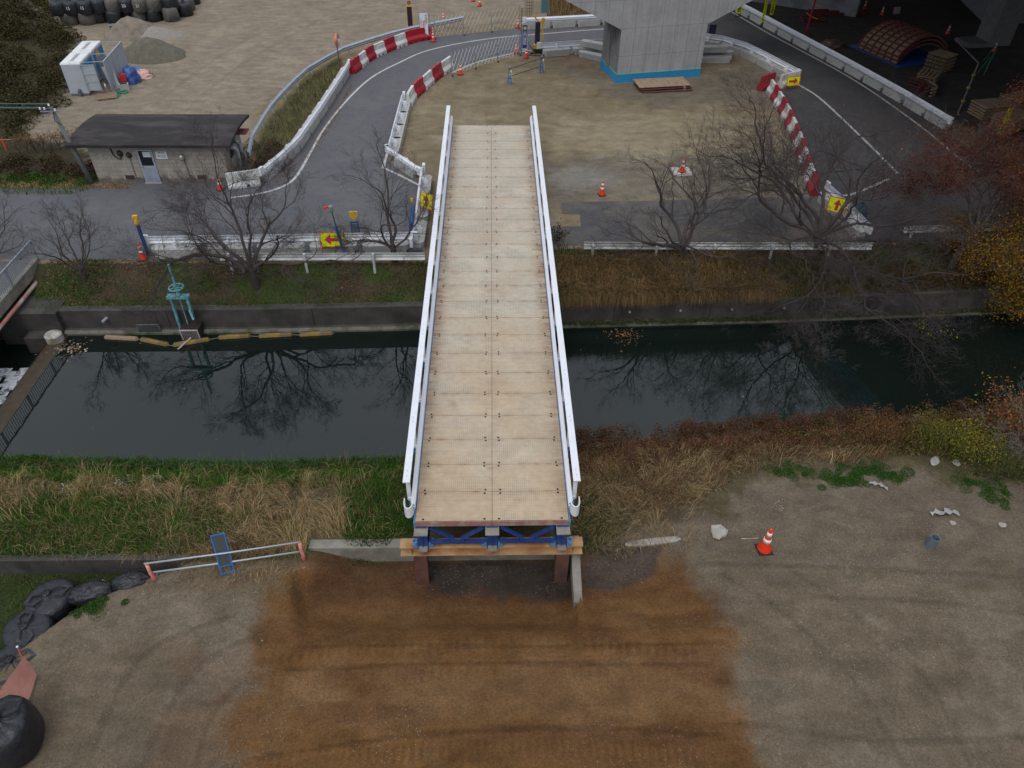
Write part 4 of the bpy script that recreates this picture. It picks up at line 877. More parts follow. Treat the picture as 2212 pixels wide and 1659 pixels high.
# blue-green flag panel at top beside pier
p=P(1171,60,0); t=thing('mesh_screen','tall translucent green-blue mesh panel at the top edge left of the pier','panel',(p[0],p[1]+.3,0),.05)
m=MB(); m.box((.2,0,1.9),(.55,.02,1.9)); m.build('mesh_sheet',mat('teal_mesh',(.08,.16,.17),.6,.2),t); m=MB(); m.bar((-.1,0,0),(-.1,0,3.0),.04); m.build('pole',M_bluel,t)
p=P(1543,100,0); t=thing('mesh_screen','blue framed mesh panel on the road just right of the pier','panel',(p[0],p[1]+1.2,0),.1)
m=MB(); m.bar((-.25,0,0),(-.25,0,1.1),.04); m.bar((.25,0,0),(.25,0,1.1),.04); m.bar((-.25,0,1.1),(.25,0,1.1),.04); m.bar((-.25,0,.3),(.25,0,.3),.04); m.build('frame',M_blue,t); m=MB(); m.box((0,0.03,.7),(.5,.01,.8)); m.build('mesh_sheet',mat('navy_mesh',(.03,.035,.06),.6,.2),t)
# curved traffic mirror
p=P(736,160,0); t=thing('traffic_mirror','round traffic mirror with an orange hood on a thin pole','mirror',(p[0],p[1],0),0)
m=MB(); m.tube([(0,0,0),(0,0,2.0)],.035,8); m.build('pole',mat('brown_pole',(.12,.07,.05),.6),t)
m=MB(); m.tube([(.0,.0,2.1),(.12,-.02,2.1)],.36,20); m.build('mirror_back',mat('mirror_orange',(.6,.2,.08),.5),t)
m=MB(); m.tube([(.122,-.02,2.1),(.135,-.022,2.1)],.33,20); m.build('mirror_face',mat('mirror_glass',(.55,.56,.58),.1,.02,metal=.8),t)
# ---------------------------------------------------------------- blue A-frame barricade in the yard
def aframe(t,x,y):
    m=MB()
    for s in (-1,1): m.bar((x-.10,y+s*.22,0),(x-.05,y,.95),.05); m.bar((x+.12,y+s*.22,0),(x+.05,y,.95),.05)
    m.bar((x-.1,y,.3),(x+.12,y,.3),.06); m.box((x,y,.9),(.14,.1,.16)); m.build('stand',M_bluel if False else mat('bright_blue_plastic',(.01,.12,.42),.45,.1),t)
    m=MB(); m.bar((x+.13,y-.12,.15),(x+.07,y-.06,.85),.07,.02); m.build('reflective_strip',M_fluo,t)
    m=MB(); m.lathe([(.03,0),(.035,.05),(.01,.08)],(x,y,.98),8); m.build('lamp',mat('amber_cap',(.8,.45,.15),.4),t)
a=P(1101,180,0); b=P(1170,156,0); t=thing('barricade','low barricade of two dark bars on blue stands in the tan yard','barricade',(a[0],a[1],0)); d=(b-a)
aframe(t,0,0); aframe(t,float(d[0]),float(d[1]))
for z in (.9,.42):
    m=MB(); m.tube([(0,-.02,z),(d[0],d[1]-.02,z)],.025,6); m.build('bar',mat('dark_bar',(.08,.075,.07),.5),t)
# ---------------------------------------------------------------- steel plates
for k,(dx,dy,r,l) in enumerate(((.10,-.12,.03,'lowest rusty steel plate of the stack in front of the pier'),(0,0,.06,'middle rusty steel plate of the stack in front of the pier'),(-.04,.05,.05,'topmost tan steel plate of the stack in front of the pier'))):
    p=P(1431,192,0); m=MB(); m.box((0,0,0),(3.3,1.5,.04)); tag(m.build('steel_plate',M_rustm if k==2 else M_rustd,None,(p[0]+dx,p[1]+dy+.25,.06+k*.12),.1+r,bevel=.005),l,'steel plate','stacked steel plates')
for k in range(4):
    p=P(1431,192,0); m=MB(); m.box((0,0,0),(.1,1.5,.07)); tag(m.build('wood_spacer',M_wood,None,(p[0]+(-1.2 if k%2 else 1.2),p[1]+.25,.12+(k//2)*.12+.0),.13),['wooden spacer under the middle steel plate, right side','wooden spacer under the middle steel plate, left side','wooden spacer under the topmost steel plate, right side','wooden spacer under the topmost steel plate, left side'][k],'spacer','spacers between the steel plates')
# spare concrete blocks beside the pier
for (u,v,z,r,l) in ((1285,128,0,-.6,'concrete block lying left of the pier foot'),(1290,120,.48,-.55,'concrete block stacked left of the pier foot'),(1540,134,0,.05,'lower concrete block stacked right of the pier foot'),(1548,128,.02,.05,'rear concrete block right of the pier foot'),(1530,128,.5,.05,'upper concrete block stacked right of the pier foot')):
    p=P(u,v,0); o=link('concrete_block',BLK,None,(p[0],p[1]+(.5 if 'rear' in l else 0),z),r); o.scale=(1.25,1.1,.85); tag(o,l,'concrete block','spare concrete blocks at the pier')
# ---------------------------------------------------------------- pump shed
M_block_wall=bpy.data.materials.new('block_wall'); t,b=nodes(M_block_wall); N=t.nodes; L=t.links; tc=N.new('ShaderNodeTexCoord'); sp=N.new('ShaderNodeSeparateXYZ'); L.new(tc.outputs['Object'],sp.inputs[0])
cb_=N.new('ShaderNodeCombineXYZ'); ad=N.new('ShaderNodeMath'); L.new(sp.outputs[0],ad.inputs[0]); L.new(sp.outputs[1],ad.inputs[1]); L.new(ad.outputs[0],cb_.inputs[0]); L.new(sp.outputs[2],cb_.inputs[1])
br=N.new('ShaderNodeTexBrick'); br.inputs['Scale'].default_value=1; br.inputs['Brick Width'].default_value=.40; br.inputs['Row Height'].default_value=.2; br.inputs['Mortar Size'].default_value=.009; br.inputs['Mortar Smooth'].default_value=.3
br.inputs['Color1'].default_value=(.33,.305,.26,1); br.inputs['Color2'].default_value=(.315,.29,.248,1); br.inputs['Mortar'].default_value=(.2,.185,.16,1); L.new(cb_.outputs[0],br.inputs[0])
nn=N.new('ShaderNodeTexNoise'); nn.inputs['Scale'].default_value=2.4; nn.inputs['Detail'].default_value=7; L.new(tc.outputs['Object'],nn.inputs[0])
def rr(s,a,b_,c,d):
    r=N.new('ShaderNodeMapRange'); r.inputs[1].default_value=a; r.inputs[2].default_value=b_; r.inputs[3].default_value=c; r.inputs[4].default_value=d; L.new(s,r.inputs[0]); return r.outputs[0]
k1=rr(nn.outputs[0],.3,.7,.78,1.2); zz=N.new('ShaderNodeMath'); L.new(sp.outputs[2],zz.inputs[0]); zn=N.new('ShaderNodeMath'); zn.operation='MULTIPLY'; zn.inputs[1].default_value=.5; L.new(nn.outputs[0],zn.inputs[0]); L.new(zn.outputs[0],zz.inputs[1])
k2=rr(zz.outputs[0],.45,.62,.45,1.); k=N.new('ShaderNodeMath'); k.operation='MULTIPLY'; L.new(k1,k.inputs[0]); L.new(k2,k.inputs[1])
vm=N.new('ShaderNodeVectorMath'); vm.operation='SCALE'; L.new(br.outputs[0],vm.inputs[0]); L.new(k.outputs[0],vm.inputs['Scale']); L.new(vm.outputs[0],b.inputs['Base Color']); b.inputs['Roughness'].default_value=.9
M_roof=mat('dark_mossy_roof',(.022,.019,.020),.9,.4,2.5,bump=.5,bscale=22,col2=(.048,.042,.04),stretch=(.4,1,1))
sx0,sy0=-19.05,22.05; SL,SD,SH=6.3,2.9,1.85
shed=thing('pump_shed','small grey block shed with a dark curved roof and glazed metal door at the roadside','shed',(sx0,sy0,0),0)
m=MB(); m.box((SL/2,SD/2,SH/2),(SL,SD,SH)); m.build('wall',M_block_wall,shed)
m=MB(); pr=[]
for i in range(13):
    y=-.42+ (SD+.84)*i/12; pr.append((y,SH+.22+.19*math.sin(math.pi*(i/12*.9+.06))-.02*(1-i/12)))
vs=[(x,y,z) for x in (-.75,SL+.55) for y,z in pr]+[(x,y,z-.13) for x in (-.75,SL+.55) for y,z in pr]
n=13; fs=[]
for i in range(n-1): fs+=[(i,i+1,n+i+1,n+i),(2*n+i,3*n+i,3*n+i+1,2*n+i+1)]; fs+=[(i,2*n+i,2*n+i+1,i+1),(n+i,n+i+1,3*n+i+1,3*n+i)]
fs+=[(0,n,3*n,2*n),(n-1,3*n-1,4*n-1,2*n-1)]
m.add(vs,fs); m.build('roof',M_roof,shed,smooth=False)
m=MB(); pr2=[(0,SH),(SD,SH)]+[(y,z-.13) for y,z in pr[::-1] if 0<y<SD]
m.add([(x,y,z) for x in (.05,SL-.05) for y,z in pr2],[tuple(range(len(pr2))),tuple(range(len(pr2),2*len(pr2)))]); m.build('gable',mat('dark_gable',(.1,.1,.1),.9),shed)
dx=2.62
m=MB(); m.box((dx,-.02,.86),(.72,.05,1.72)); dr=m.build('door',mat('door_aluminium',(.33,.37,.42),.45,.08),shed)
m=MB(); m.box((dx,-.05,1.28),(.56,.012,.72)); m.build('window',M_glass,dr)
m=MB(); m.box((dx+.09,-.059,1.48),(.36,.006,.27)); m.build('paper',mat('window_paper',(.55,.62,.62),.8,.04),dr)
m=MB(); m.box((dx,-.048,.43),(.6,.012,.74)); m.build('lower_panel',mat('door_panel',(.27,.32,.39),.5,.08),dr)
m=MB(); m.box((dx-.27,-.07,.86),(.07,.04,.05)); m.build('handle',M_galvd,dr)
m=MB(); m.box((dx,-.03,.02),(.8,.12,.04)); m.build('door_step',M_conc,shed)
m=MB(); m.box((3.38,-.012,1.42),(.52,.02,.36)); sg=m.build('wall_sign',M_white,shed)
text('lettering','危険注意!',.085,M_blackp,sg,(3.38,-.025,1.54)); text('lettering','関係者以外立入禁止\n施設内に入らないで\n下さい  水門管理者',.045,mat('grey_lettering',(.15,.2,.25),.6),sg,(3.38,-.025,1.37))
for x in (1.55,5.0):
    m=MB(); m.box((x,-.005,.3),(.42,.02,.2)); v=m.build('vent',mat('brown_vent',(.05,.03,.025),.7),shed)
M_dk=mat('dark_cable',(.03,.03,.035),.5)
for x,r,z in ((1.45,.15,1.5),(1.85,.14,1.42)):
    m=MB(); m.lathe([(r,0),(r*.9,.05),(r*.4,.12),(0.01,.13)],n=16); m.v=[(x+a,-.0-c,z+b_*1.1) for a,b_,c in m.v]; m.build('electric_meter',M_dk,shed,smooth=True)
m=MB(); m.tube([(1.1,-.02,1.8),(1.12,-.04,1.5),(1.25,-.05,1.3),(1.42,-.05,1.25),(1.5,-.05,1.4)],.03,6); m.build('cable',M_dk,shed)
m=MB(); m.tube([(1.85,-.03,1.3),(1.85,-.03,.2)],.02,6); m.build('conduit',mat('conduit_grey',(.2,.2,.21),.5),shed)
m=MB(); m.lathe([(.0,0),(.09,.03),(.115,.14),(.09,.26),(.04,.3)],(4.35,-.13,1.2),14); m.build('outdoor_lamp',mat('chrome_hood',(.5,.52,.55),.25,.15,4.,metal=.7),shed,smooth=True)
m=MB(); m.tube([(4.38,-.03,1.2),(4.45,-.03,.15)],.022,6); m.build('conduit',mat('conduit_grey',(.2,.2,.21),.5),shed)
M_duct=mat('duct_metal',(.3,.31,.32),.4,.3,4.,metal=.5,col2=(.12,.11,.1))
for y,z in ((.7,1.5),(1.3,1.55)):
    m=MB(); m.tube([(SL,y,z),(SL+.3,y,z),(SL+.42,y,z-.12),(SL+.45,y,z-.5),(SL+.45,y,.0)],.1,12); m.build('pipe',M_duct,shed,smooth=True)
m=MB(); m.box((SL+.45,2.0,1.75),(.55,.7,.04)); m.build('awning',mat('maroon_sheet',(.14,.03,.03),.6),shed)
m=MB(); m.box((SL+.006,1.2,1.1),(.02,.6,.5)); m.build('side_window',M_glass,shed)
# chalk graffiti on the wall
text('chalk_marks','ブラ ア',.34,mat('chalk',(.42,.41,.39),.9,.15),shed,(.85,-.006,1.28),ext=.0005)
# utility pole with cables
pl=thing('utility_pole','leaning grey utility pole in front of the shed with cables running off to the left','pole',(-19.35,22.0,0),0); top=(-.55,-.1,3.75)
m=MB(); m.tube([(0,0,-.3),top],[.12,.085],12); m.build('pole',mat('grey_pole',(.15,.155,.17),.8,.15),pl,smooth=True)
m=MB(); m.bar((-1.0,-.25,3.62),(-.2,-.1,3.55),.05); m.bar((-.9,-.2,3.45),(-.45,-.1,3.2),.035); m.build('cross_arm',M_galvd,pl)
for k,(x,z) in enumerate(((-1.0,3.68),(-.8,3.68),(-.55,3.84),(-.35,3.62))):
    m=MB(); m.lathe([(.03,0),(.05,.03),(.03,.06),(.045,.09),(.02,.11)],(x,-.2,z),10); m.build('insulator',M_white,pl)
    m=MB(); q=[]; 
    for i in range(13):
        s=i/12; q.append((x-16*s,-.2+1.2*s+.15*k*s,z+.1+.35*s-1.0*4*s*(1-s)*.25))
    m.tube(q,.022,5); m.build('cable',mat('teal_cable',(.07,.13,.13),.6),pl)
m=MB(); m.tube([(-.45,-.2,3.6),(-.5,-.3,3.2),(-.32,-.2,3.0)],.02,5); m.build('drop_cable',M_dk,pl)
# ---------------------------------------------------------------- portable toilets with screens
ta,tb,tcn=P(157,207,0),P(196,210,0),None
TD=np.array([-.09,1.0]); TD/=np.hypot(*TD)   # direction along the row, away from the camera
rz=math.atan2(TD[1],TD[0])-math.pi/2
M_toil=mat('pale_grey_panel',(.42,.46,.52),.5,.08,2.); M_toilw=mat('white_roof',(.7,.73,.73),.5,.08,2.,col2=(.58,.6,.58)); M_tblue=mat('toilet_blue',(.02,.16,.38),.5,.15,3.,col2=(.03,.28,.42))
def toilet(off,label,art):
    x=-25.12+TD[0]*off; y=33.45+TD[1]*off; t=thing('portable_toilet',label,'toilet',(x,y,0),.09,'portable toilets'); w,d,h=1.08,2.12,1.66
    m=MB(); m.box((w/2,d/2,.1),(w-.04,d-.04,.2)); m.build('base',mat('base_grey',(.12,.13,.14),.8),t)
    m=MB(); m.box((w/2,d/2,.17+h/2-.03),(w,d-.03,h)); m.build('wall',M_toil,t,bevel=.015)
    m=MB(); m.box((w/2,d/2,h+.2),(w+.06,d-.01,.1),taper=.94); r=m.build('roof',M_toilw,t,bevel=.02)
    m=MB(); m.box((w*.5,d/2,h+.255),(.2,d*.62,.02)); m.build('roof_vent',mat('vent_grey',(.35,.34,.33),.7),r)
    m=MB(); m.box((w+.012,d/2,.25+h/2-.1),(.02,d*.85,h-.25)); dr=m.build('door',M_tblue,t)
    if art: m=MB(); n=16; m.add([(w+.025,d*.42+.3*math.cos(2*math.pi*i/n),1.35+.42*math.sin(2*math.pi*i/n)) for i in range(n)],[tuple(range(n))]); m.build('emblem',mat('orange_oval',(.72,.35,.01),.5),dr)
    m=MB(); m.box((w+.03,d*.85,1.2),(.03,.04,.12)); m.build('handle',M_white,dr)
    for zz in (1.75,1.68,1.61): 
        pass
    m=MB(); m.tube([(w*.55,-.0,.35),(w*.55,-.12,.33),(w*.55,-.14,.1)],.09,10); m.build('drain_pipe',mat('dark_pipe',(.1,.1,.105),.6),t)
    return t
toilet(0,'nearer portable toilet with a white roof beside the louvred screen',False)
toilet(2.16,'farther portable toilet with an orange oval on its blue door',True)
sc_=thing('privacy_screen','long grey panel screen with braces standing in front of the portable toilets','screen',(-25.12,33.45,0),.09)
M_scr=mat('screen_panel',(.33,.36,.41),.55,.1,2.)
for i in range(5):
    m=MB(); m.box((2.3,.75+i*.78,.95),(.04,.76,1.7)); m.box((2.3,.75+i*.78,1.825),(.07,.77,.05)); m.build('panel',M_scr,sc_)
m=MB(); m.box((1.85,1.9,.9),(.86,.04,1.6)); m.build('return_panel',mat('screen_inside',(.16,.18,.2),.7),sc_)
for y in (.4,1.9,4.2):
    m=MB(); m.bar((1.1,y,1.8),(2.3,y,1.84),.035); m.build('brace',M_galv,sc_)
lv=thing('louvre_screen','grey louvred screen panel with an open frame beside the nearer toilet','screen',(-25.12,33.45,0),.09)
m=MB(); m.box((1.5,-.07,1.05),(.76,.02,1.45)); m.build('backing',M_scr,lv)
for i in range(26):
    if i in (8,16): continue
    m=MB(); m.box((1.58,-.09,.4+i*.053),(.56,.02,.022)); m.build('louvre',mat('louvre_grey',(.55,.6,.64),.5),lv)
m=MB()
for x in (1.12,1.9): m.box((x,-.1,1.05),(.03,.04,1.5))
m.box((1.51,-.1,1.8),(.76,.05,.04)); m.box((1.51,-.1,.8),(.74,.03,.03)); m.box((1.51,-.1,1.25),(.74,.03,.03)); m.build('frame',M_galv,lv)
def leanboard(u,v,w,h,tilt,rz,m_,label,name='board',cat='board'):
    p=P(u,v,0); m=MB(); R_=Matrix.Rotation(tilt,3,'X'); m.box((0,0,h/2),(w,.03,h)); m.v=[tuple(R_@Vector(a)) for a in m.v]; return tag(m.build(name,m_,None,(p[0],p[1],.0),rz),label,cat)
t=leanboard(252,192,.62,1.35,-.25,.95,mat('scuffed_board',(.5,.53,.58),.6,.12),'scuffed white board leaning on the privacy screen')
t=leanboard(262,178,.5,1.5,-.22,.95,M_bluel,'blue-framed notice board leaning on the privacy screen','notice_board','notice board')
m=MB(); R_=Matrix.Rotation(-.22,3,'X')
for x,z,w,h in ((-.12,1.15,.2,.45),(.12,1.15,.2,.45),(.0,.72,.42,.3)): m.box((x,-.02,z),(w,.01,h))
m.v=[tuple(R_@Vector(a)) for a in m.v]; m.build('paper',M_refl,t)
def blob(name,label,cat,loc,dims,m_,seed,amp=.25,parts=None,fold=3.,res=28,group=None):
    """crumpled cloth heap"""
    vs=[];fs=[]; nu,nv=res,14
    for j in range(nv):
        ph=math.pi/2*j/(nv-1)
        for i in range(nu):
            th=2*math.pi*i/nu; rr_=max(0.,math.cos(ph))**.7; a=np.array([math.cos(th)*2+7+seed]); b2=np.array([math.sin(th)*2+j*.35])
            k=1+amp*(float(fbm(a*fold,b2*fold,3,seed)[0])-.5)*2
            vs.append((dims[0]*rr_*math.cos(th)*k,dims[1]*rr_*math.sin(th)*k,dims[2]*math.sin(ph)*(1+amp*(float(fbm(a*2+3,b2*2,3,seed+5)[0])-.5)*2)-.03))
    for j in range(nv-1):
        for i in range(nu): fs.append((j*nu+i,j*nu+(i+1)%nu,(j+1)*nu+(i+1)%nu,(j+1)*nu+i))
    fs.append(tuple(range((nv-1)*nu,nv*nu)))
    m=MB(); m.add(vs,fs); o=m.build(name,m_,None,loc,random.uniform(0,3),smooth=True); return tag(o,label,cat,group)
p=P(287,178,0); blob('tarpaulin','dark blue tarpaulin draped over a heap beside the toilet screen','tarpaulin',(p[0],p[1],0),(.55,.45,.95),mat('blue_tarp',(.035,.075,.26),.45,.3,4.,bump=.5,bscale=9,col2=(.05,.13,.4)),4,.3)
p=P(304,162,0); blob('tarpaulin','small light blue tarpaulin bundle behind the dark blue one','tarpaulin',(p[0]-.1,p[1]-.2,0),(.4,.35,.55),mat('pale_blue_tarp',(.09,.2,.5),.5,.25,5.,bump=.4,bscale=10),6,.25)
p=P(308,165,0); blob('tarpaulin','crumpled pale pink sheet lying on the gravel beside the blue tarpaulin','tarpaulin',(p[0],p[1]-.2,0),(.75,.6,.42),mat('pink_sheet',(.68,.42,.36),.6,.18,5.,bump=.6,bscale=8),9,.4)
p=P(282,178,0); blob('scrap_heap','dark brown heap of scrap boards between the screen and the blue tarpaulin','scrap heap',(p[0]-.3,p[1],0),(.5,.4,.5),mat('brown_scrap',(.09,.06,.045),.8,.4,6.,bump=.6,bscale=9),13,.4)
p=P(270,185,0); m=MB(); m.box((0,0,.2),(.4,.35,.3)); m.box((.05,-.05,.4),(.3,.25,.1)); tag(m.build('crate',mat('red_crate',(.55,.03,.03),.5,.2),None,(p[0],p[1],.25),.4),'small red crate on top of the grey crate by the green hose','crate')
p=P(271,195,0); m=MB(); m.box((0,0,.2),(.5,.38,.4),taper=1.05); m.cm=1; m.box((0,0,.405),(.42,.3,.004)); tag(m.build('crate',[mat('grey_crate',(.38,.38,.38),.6,.1),M_black],None,(p[0],p[1],0),.35,bevel=.01),'light grey crate standing beside the coiled green hose','crate')
def coil(u,v,r,n,label):
    p=P(u,v,0); q=[]
    for i in range(n*14):
        th=2*math.pi*i/14; k=r*(.75+.25*math.sin(i*.37)); q.append((k*math.cos(th)+.06*math.sin(i*.21),k*.8*math.sin(th),.03+.012*(i//14)+.02*math.sin(i*.9)))
    m=MB(); m.tube(q,.022,5); tag(m.build('hose',mat('green_hose',(.01,.22,.12),.5,.15),None,(p[0],p[1],0)),label,'hose','green hoses')
coil(266,200,.3,5,'tight green hose coil beside the grey crate'); coil(246,208,.42,4,'loose tangled green hose on the pallet')
p=P(232,210,0); t=thing('pallet','small wooden pallet on the ground beside the toilets','pallet',(p[0],p[1],0),.35)
for i in range(6): m=MB(); m.box((0,-.45+i*.18,.1),(1.1,.12,.025)); m.build('slat',M_wood,t)
for x in (-.48,0,.48): m=MB(); m.box((x,0,.045),(.08,1.0,.08)); m.build('runner',M_wood,t)
p=P(232,210,0); t=thing('standpipe','water standpipe with a white tap on the pallet','standpipe',(p[0]+.1,p[1],.11),0); m=MB(); m.tube([(0,0,0),(0,0,.75)],.02,6); m.build('pipe',M_galvd,t); m=MB(); m.lathe([(.03,0),(.045,.04),(.045,.14),(.02,.18)],(0,0,.5),8); m.build('tap',M_white,t)
# ---------------------------------------------------------------- gravel and sand heaps
def heap(u,v,rx,ry,h,m_,label,seed,rz=0):
    p=P(u,v,0); vs=[];fs=[]; nr,nu=16,48
    for j in range(nr):
        r=j/(nr-1)
        for i in range(nu):
            th=2*math.pi*i/nu; k=1+.22*(float(fbm(np.array([math.cos(th)*1.5+5]),np.array([math.sin(th)*1.5+seed]),3,seed)[0])-.5)*2
            z=h*max(0,(1-r)**.95)*(1-.12*math.exp(-r*r*14)); z+=.10*(float(fbm(np.array([r*math.cos(th)*4]),np.array([r*math.sin(th)*4]),3,seed+3)[0])-.5)*(r<.97)
            vs.append((rx*r*math.cos(th)*k,ry*r*math.sin(th)*k,z-.03*(j==nr-1)))
    for j in range(nr-1):
        for i in range(nu): fs.append((j*nu+i,j*nu+(i+1)%nu,(j+1)*nu+(i+1)%nu,(j+1)*nu+i))
    m=MB(); m.add(vs,fs); return tag(m.build('gravel_heap',m_,None,(p[0],p[1],0),rz,smooth=True),label,'heap','gravel heaps')
heap(328,122,2.45,1.55,1.45,mat('olive_sand',(.125,.115,.083),.95,.25,3.,bump=.8,bscale=12),'olive-grey sand heap right behind the portable toilets',3)
heap(287,76,2.1,1.6,1.5,mat('tan_sand',(.22,.185,.145),.95,.2,3.,bump=.7,bscale=12,col2=(.16,.145,.11)),'tan sand heap below the rows of black bags',8)
heap(338,78,1.9,1.2,.75,mat('pale_gravel',(.27,.245,.22),.95,.2,5.,bump=.8,bscale=18),'low pale gravel heap joined to the tan heap',12)
p=P(253,72,0); t=thing('wheelbarrow','rusty wheelbarrow with wooden handles standing beside the tan heap','wheelbarrow',(p[0],p[1],0),.5)
m=MB(); m.prism([(-.3,-.2),(.3,-.2),(.3,.2),(-.3,.2)],.32,.6,[(-.42,-.3),(.42,-.3),(.42,.3),(-.42,.3)]); m.build('tray',mat('barrow_grey',(.12,.13,.15),.6,.3),t)
m=MB(); m.tube([(-.35,-.03,.18),(-.35,.03,.18)],.17,14); m.build('wheel',M_black,t)
m=MB(); m.bar((-.35,-.2,.25),(1.0,-.28,.75),.04); m.bar((-.35,.2,.25),(1.0,.28,.75),.04); m.bar((.25,-.2,.4),(.25,-.25,0),.03); m.bar((.25,.2,.4),(.25,.25,0),.03); m.build('handle_frame',M_wood,t)
# ---------------------------------------------------------------- large bags
def bag_mesh(r,h,seed,tied=True,mm=M_tex,sag=0.):
    nu=36; prof=[(.93,0),(1.03,.12),(1.06,.45),(1.03,.75),(.96,.92),(.82,1.0),(.55,1.03),(.30,1.05),(.14,1.09),(.12,1.17),(.19,1.24),(.02,1.2)]; vs=[];fs=[]
    rs=np.random.default_rng(seed); ph=rs.uniform(0,6.28,6)
    for j,(q,z) in enumerate(prof):
        for i in range(nu):
            th=2*math.pi*i/nu; fold=.0
            if j>=4: fold=.034*math.sin(th*15+ph[0])+.03*math.sin(th*9+ph[1])
            k=1+.05*math.sin(2*th+ph[2])+.035*math.sin(3*th+ph[3]); top=1 if j>=4 else 0
            vs.append((r*q*k*math.cos(th),r*q*k*math.sin(th),h*(z-sag*(1-q)*top)+fold*(1 if 5<=j<=8 else .5)*h*.8))
    for j in range(len(prof)-1):
        for i in range(nu): fs.append((j*nu+i,j*nu+(i+1)%nu,(j+1)*nu+(i+1)%nu,(j+1)*nu+i))
    fs.append(tuple(range((len(prof)-1)*nu,len(prof)*nu))); m=MB(); m.add(vs,fs); return m.mesh('bag_body',mm,True)
BAGS=[bag_mesh(.5,.78,i,mm=(M_tex,M_tex,M_texsun,M_tex,M_texsun)[i]) for i in range(5)]
def bag(x,y,z,label,k,group,s=1.,rz=None,loops=True,tilt=(0,0),sz=1.):
    t=thing('ton_bag',label,'bag',(x,y,z),0,group); t.rotation_euler=(tilt[0],tilt[1],random.uniform(0,6) if rz is None else rz); t.scale=(s,s,s*sz)
    link('bag_body',BAGS[k],t)
    if loops:
        for sg in (-1,1):
            m=MB(); m.sweep([(sg*.12,-.1,.95),(sg*.3,-.16,.9),(sg*.45,.0,.83),(sg*.3,.12,.9),(sg*.1,.08,.97)],[(-.03,-.004),(.03,-.004),(.03,.004),(-.03,.004)]); m.build('strap',M_tex,t)
    return t
# two rows, two tiers, at the top left
bgx=[(205,44),(240,44),(282,46),(318,44),(352,42),(388,40),(160,47),(175,48)]
rown=['first','second','third','fourth','fifth','sixth','seventh','eighth','ninth','tenth']
low=[(155,52),(192,51),(217,47),(250,48),(279,41),(306,44),(337,44),(372,44),(402,33)]
lk=[2,2,0,1,3,2,3,2,0]
for i,(u,v) in enumerate(low):
    p=P(u,v,0); bag(p[0],p[1],0,f'{"faded brown" if lk[i] in (2,4) else "black"} bulk bag, {rown[i]} from the left in the bottom tier',lk[i],'bottom tier of bulk bags',s=1.12,loops=False)
upp=[(130,31),(157,30),(187,29),(217,26),(247,25),(276,24),(306,24),(335,22),(368,19)]
uk=[0,1,3,0,2,1,4,2,0]; nums={1:'15',2:'15',5:'20',6:'21'}
for i,(u,v) in enumerate(upp):
    p=P(u,v,.75); o=bag(p[0],p[1]+.15,.72,f'{"faded brown" if uk[i] in (2,4) else "black"} bulk bag, {rown[i]} from the left in the middle tier',uk[i],'middle tier of bulk bags',s=1.12,loops=False,rz=0.)
    if i in nums: text('number',nums[i],.26,M_refl,o,(0.02,-.56,.45),ext=.001)
for i in range(8):
    p=P(120+i*38,-8,.75); bag(p[0],p[1]+1.0,.75,f'bulk bag, {rown[i]} from the left in the rear row at the top edge',(i*3)%5,'rear row of bulk bags',s=1.12,loops=False)
for i,(u,v) in enumerate(((398,22),(410,8))):
    p=P(u,v,0); bag(p[0]+.3,p[1],0,['bulk bag at the right end of the stack','rearmost bulk bag at the right end of the stack'][i],2 if i==0 else 0,'bulk bags at the stack end',s=1.1,loops=False)
# bags at the near left
p=P(100,1300,-1.0)
bag(p[0],p[1]+.15,-1.5,'black tied sandbag nearest the low stained wall',0,'black tied bags at the left edge',s=1.2,sz=.6,rz=.5)
p=P(52,1368,-1.0); bag(p[0],p[1]+.1,-1.5,'black tied sandbag second from the low wall, strap trailing',1,'black tied bags at the left edge',s=1.2,sz=.6,rz=2.)
p=P(22,1440,-1.0); bag(p[0],p[1]+.1,-1.5,'black tied sandbag partly behind the pink mesh sheet',3,'black tied bags at the left edge',s=1.2,sz=.6,rz=3.4)
p=P(-25,1500,-1.0); bag(p[0],p[1],-1.5,'black sandbag behind the pink sheet, cut by the left edge',0,'black tied bags at the left edge',s=1.2,sz=.6)
p=P(36,1640,-.9); bag(p[0]-.15,p[1]+.35,-.9,'big round black bag upright in the bottom left corner',0,'black tied bags at the left edge',s=1.3,sz=1.05,rz=1.)
for (u,v,w,h,l,sd) in ((194,1285,.55,.35,'half buried flat black bag beside the grass tuft',21),(280,1266,.5,.42,'folded black bag with a torn flap beside the tube stand',23),(332,1254,.42,.22,'small collapsed black bag under the tube barrier end',27)):
    p=P(u,v,-1.0); blob('sand_bag',l,'bag',(p[0],p[1]+.1,-1.12),(w*1.15,w*.62,h),M_tex,sd,.22,fold=5.,group='collapsed black bags').rotation_euler=(0,0,.25)
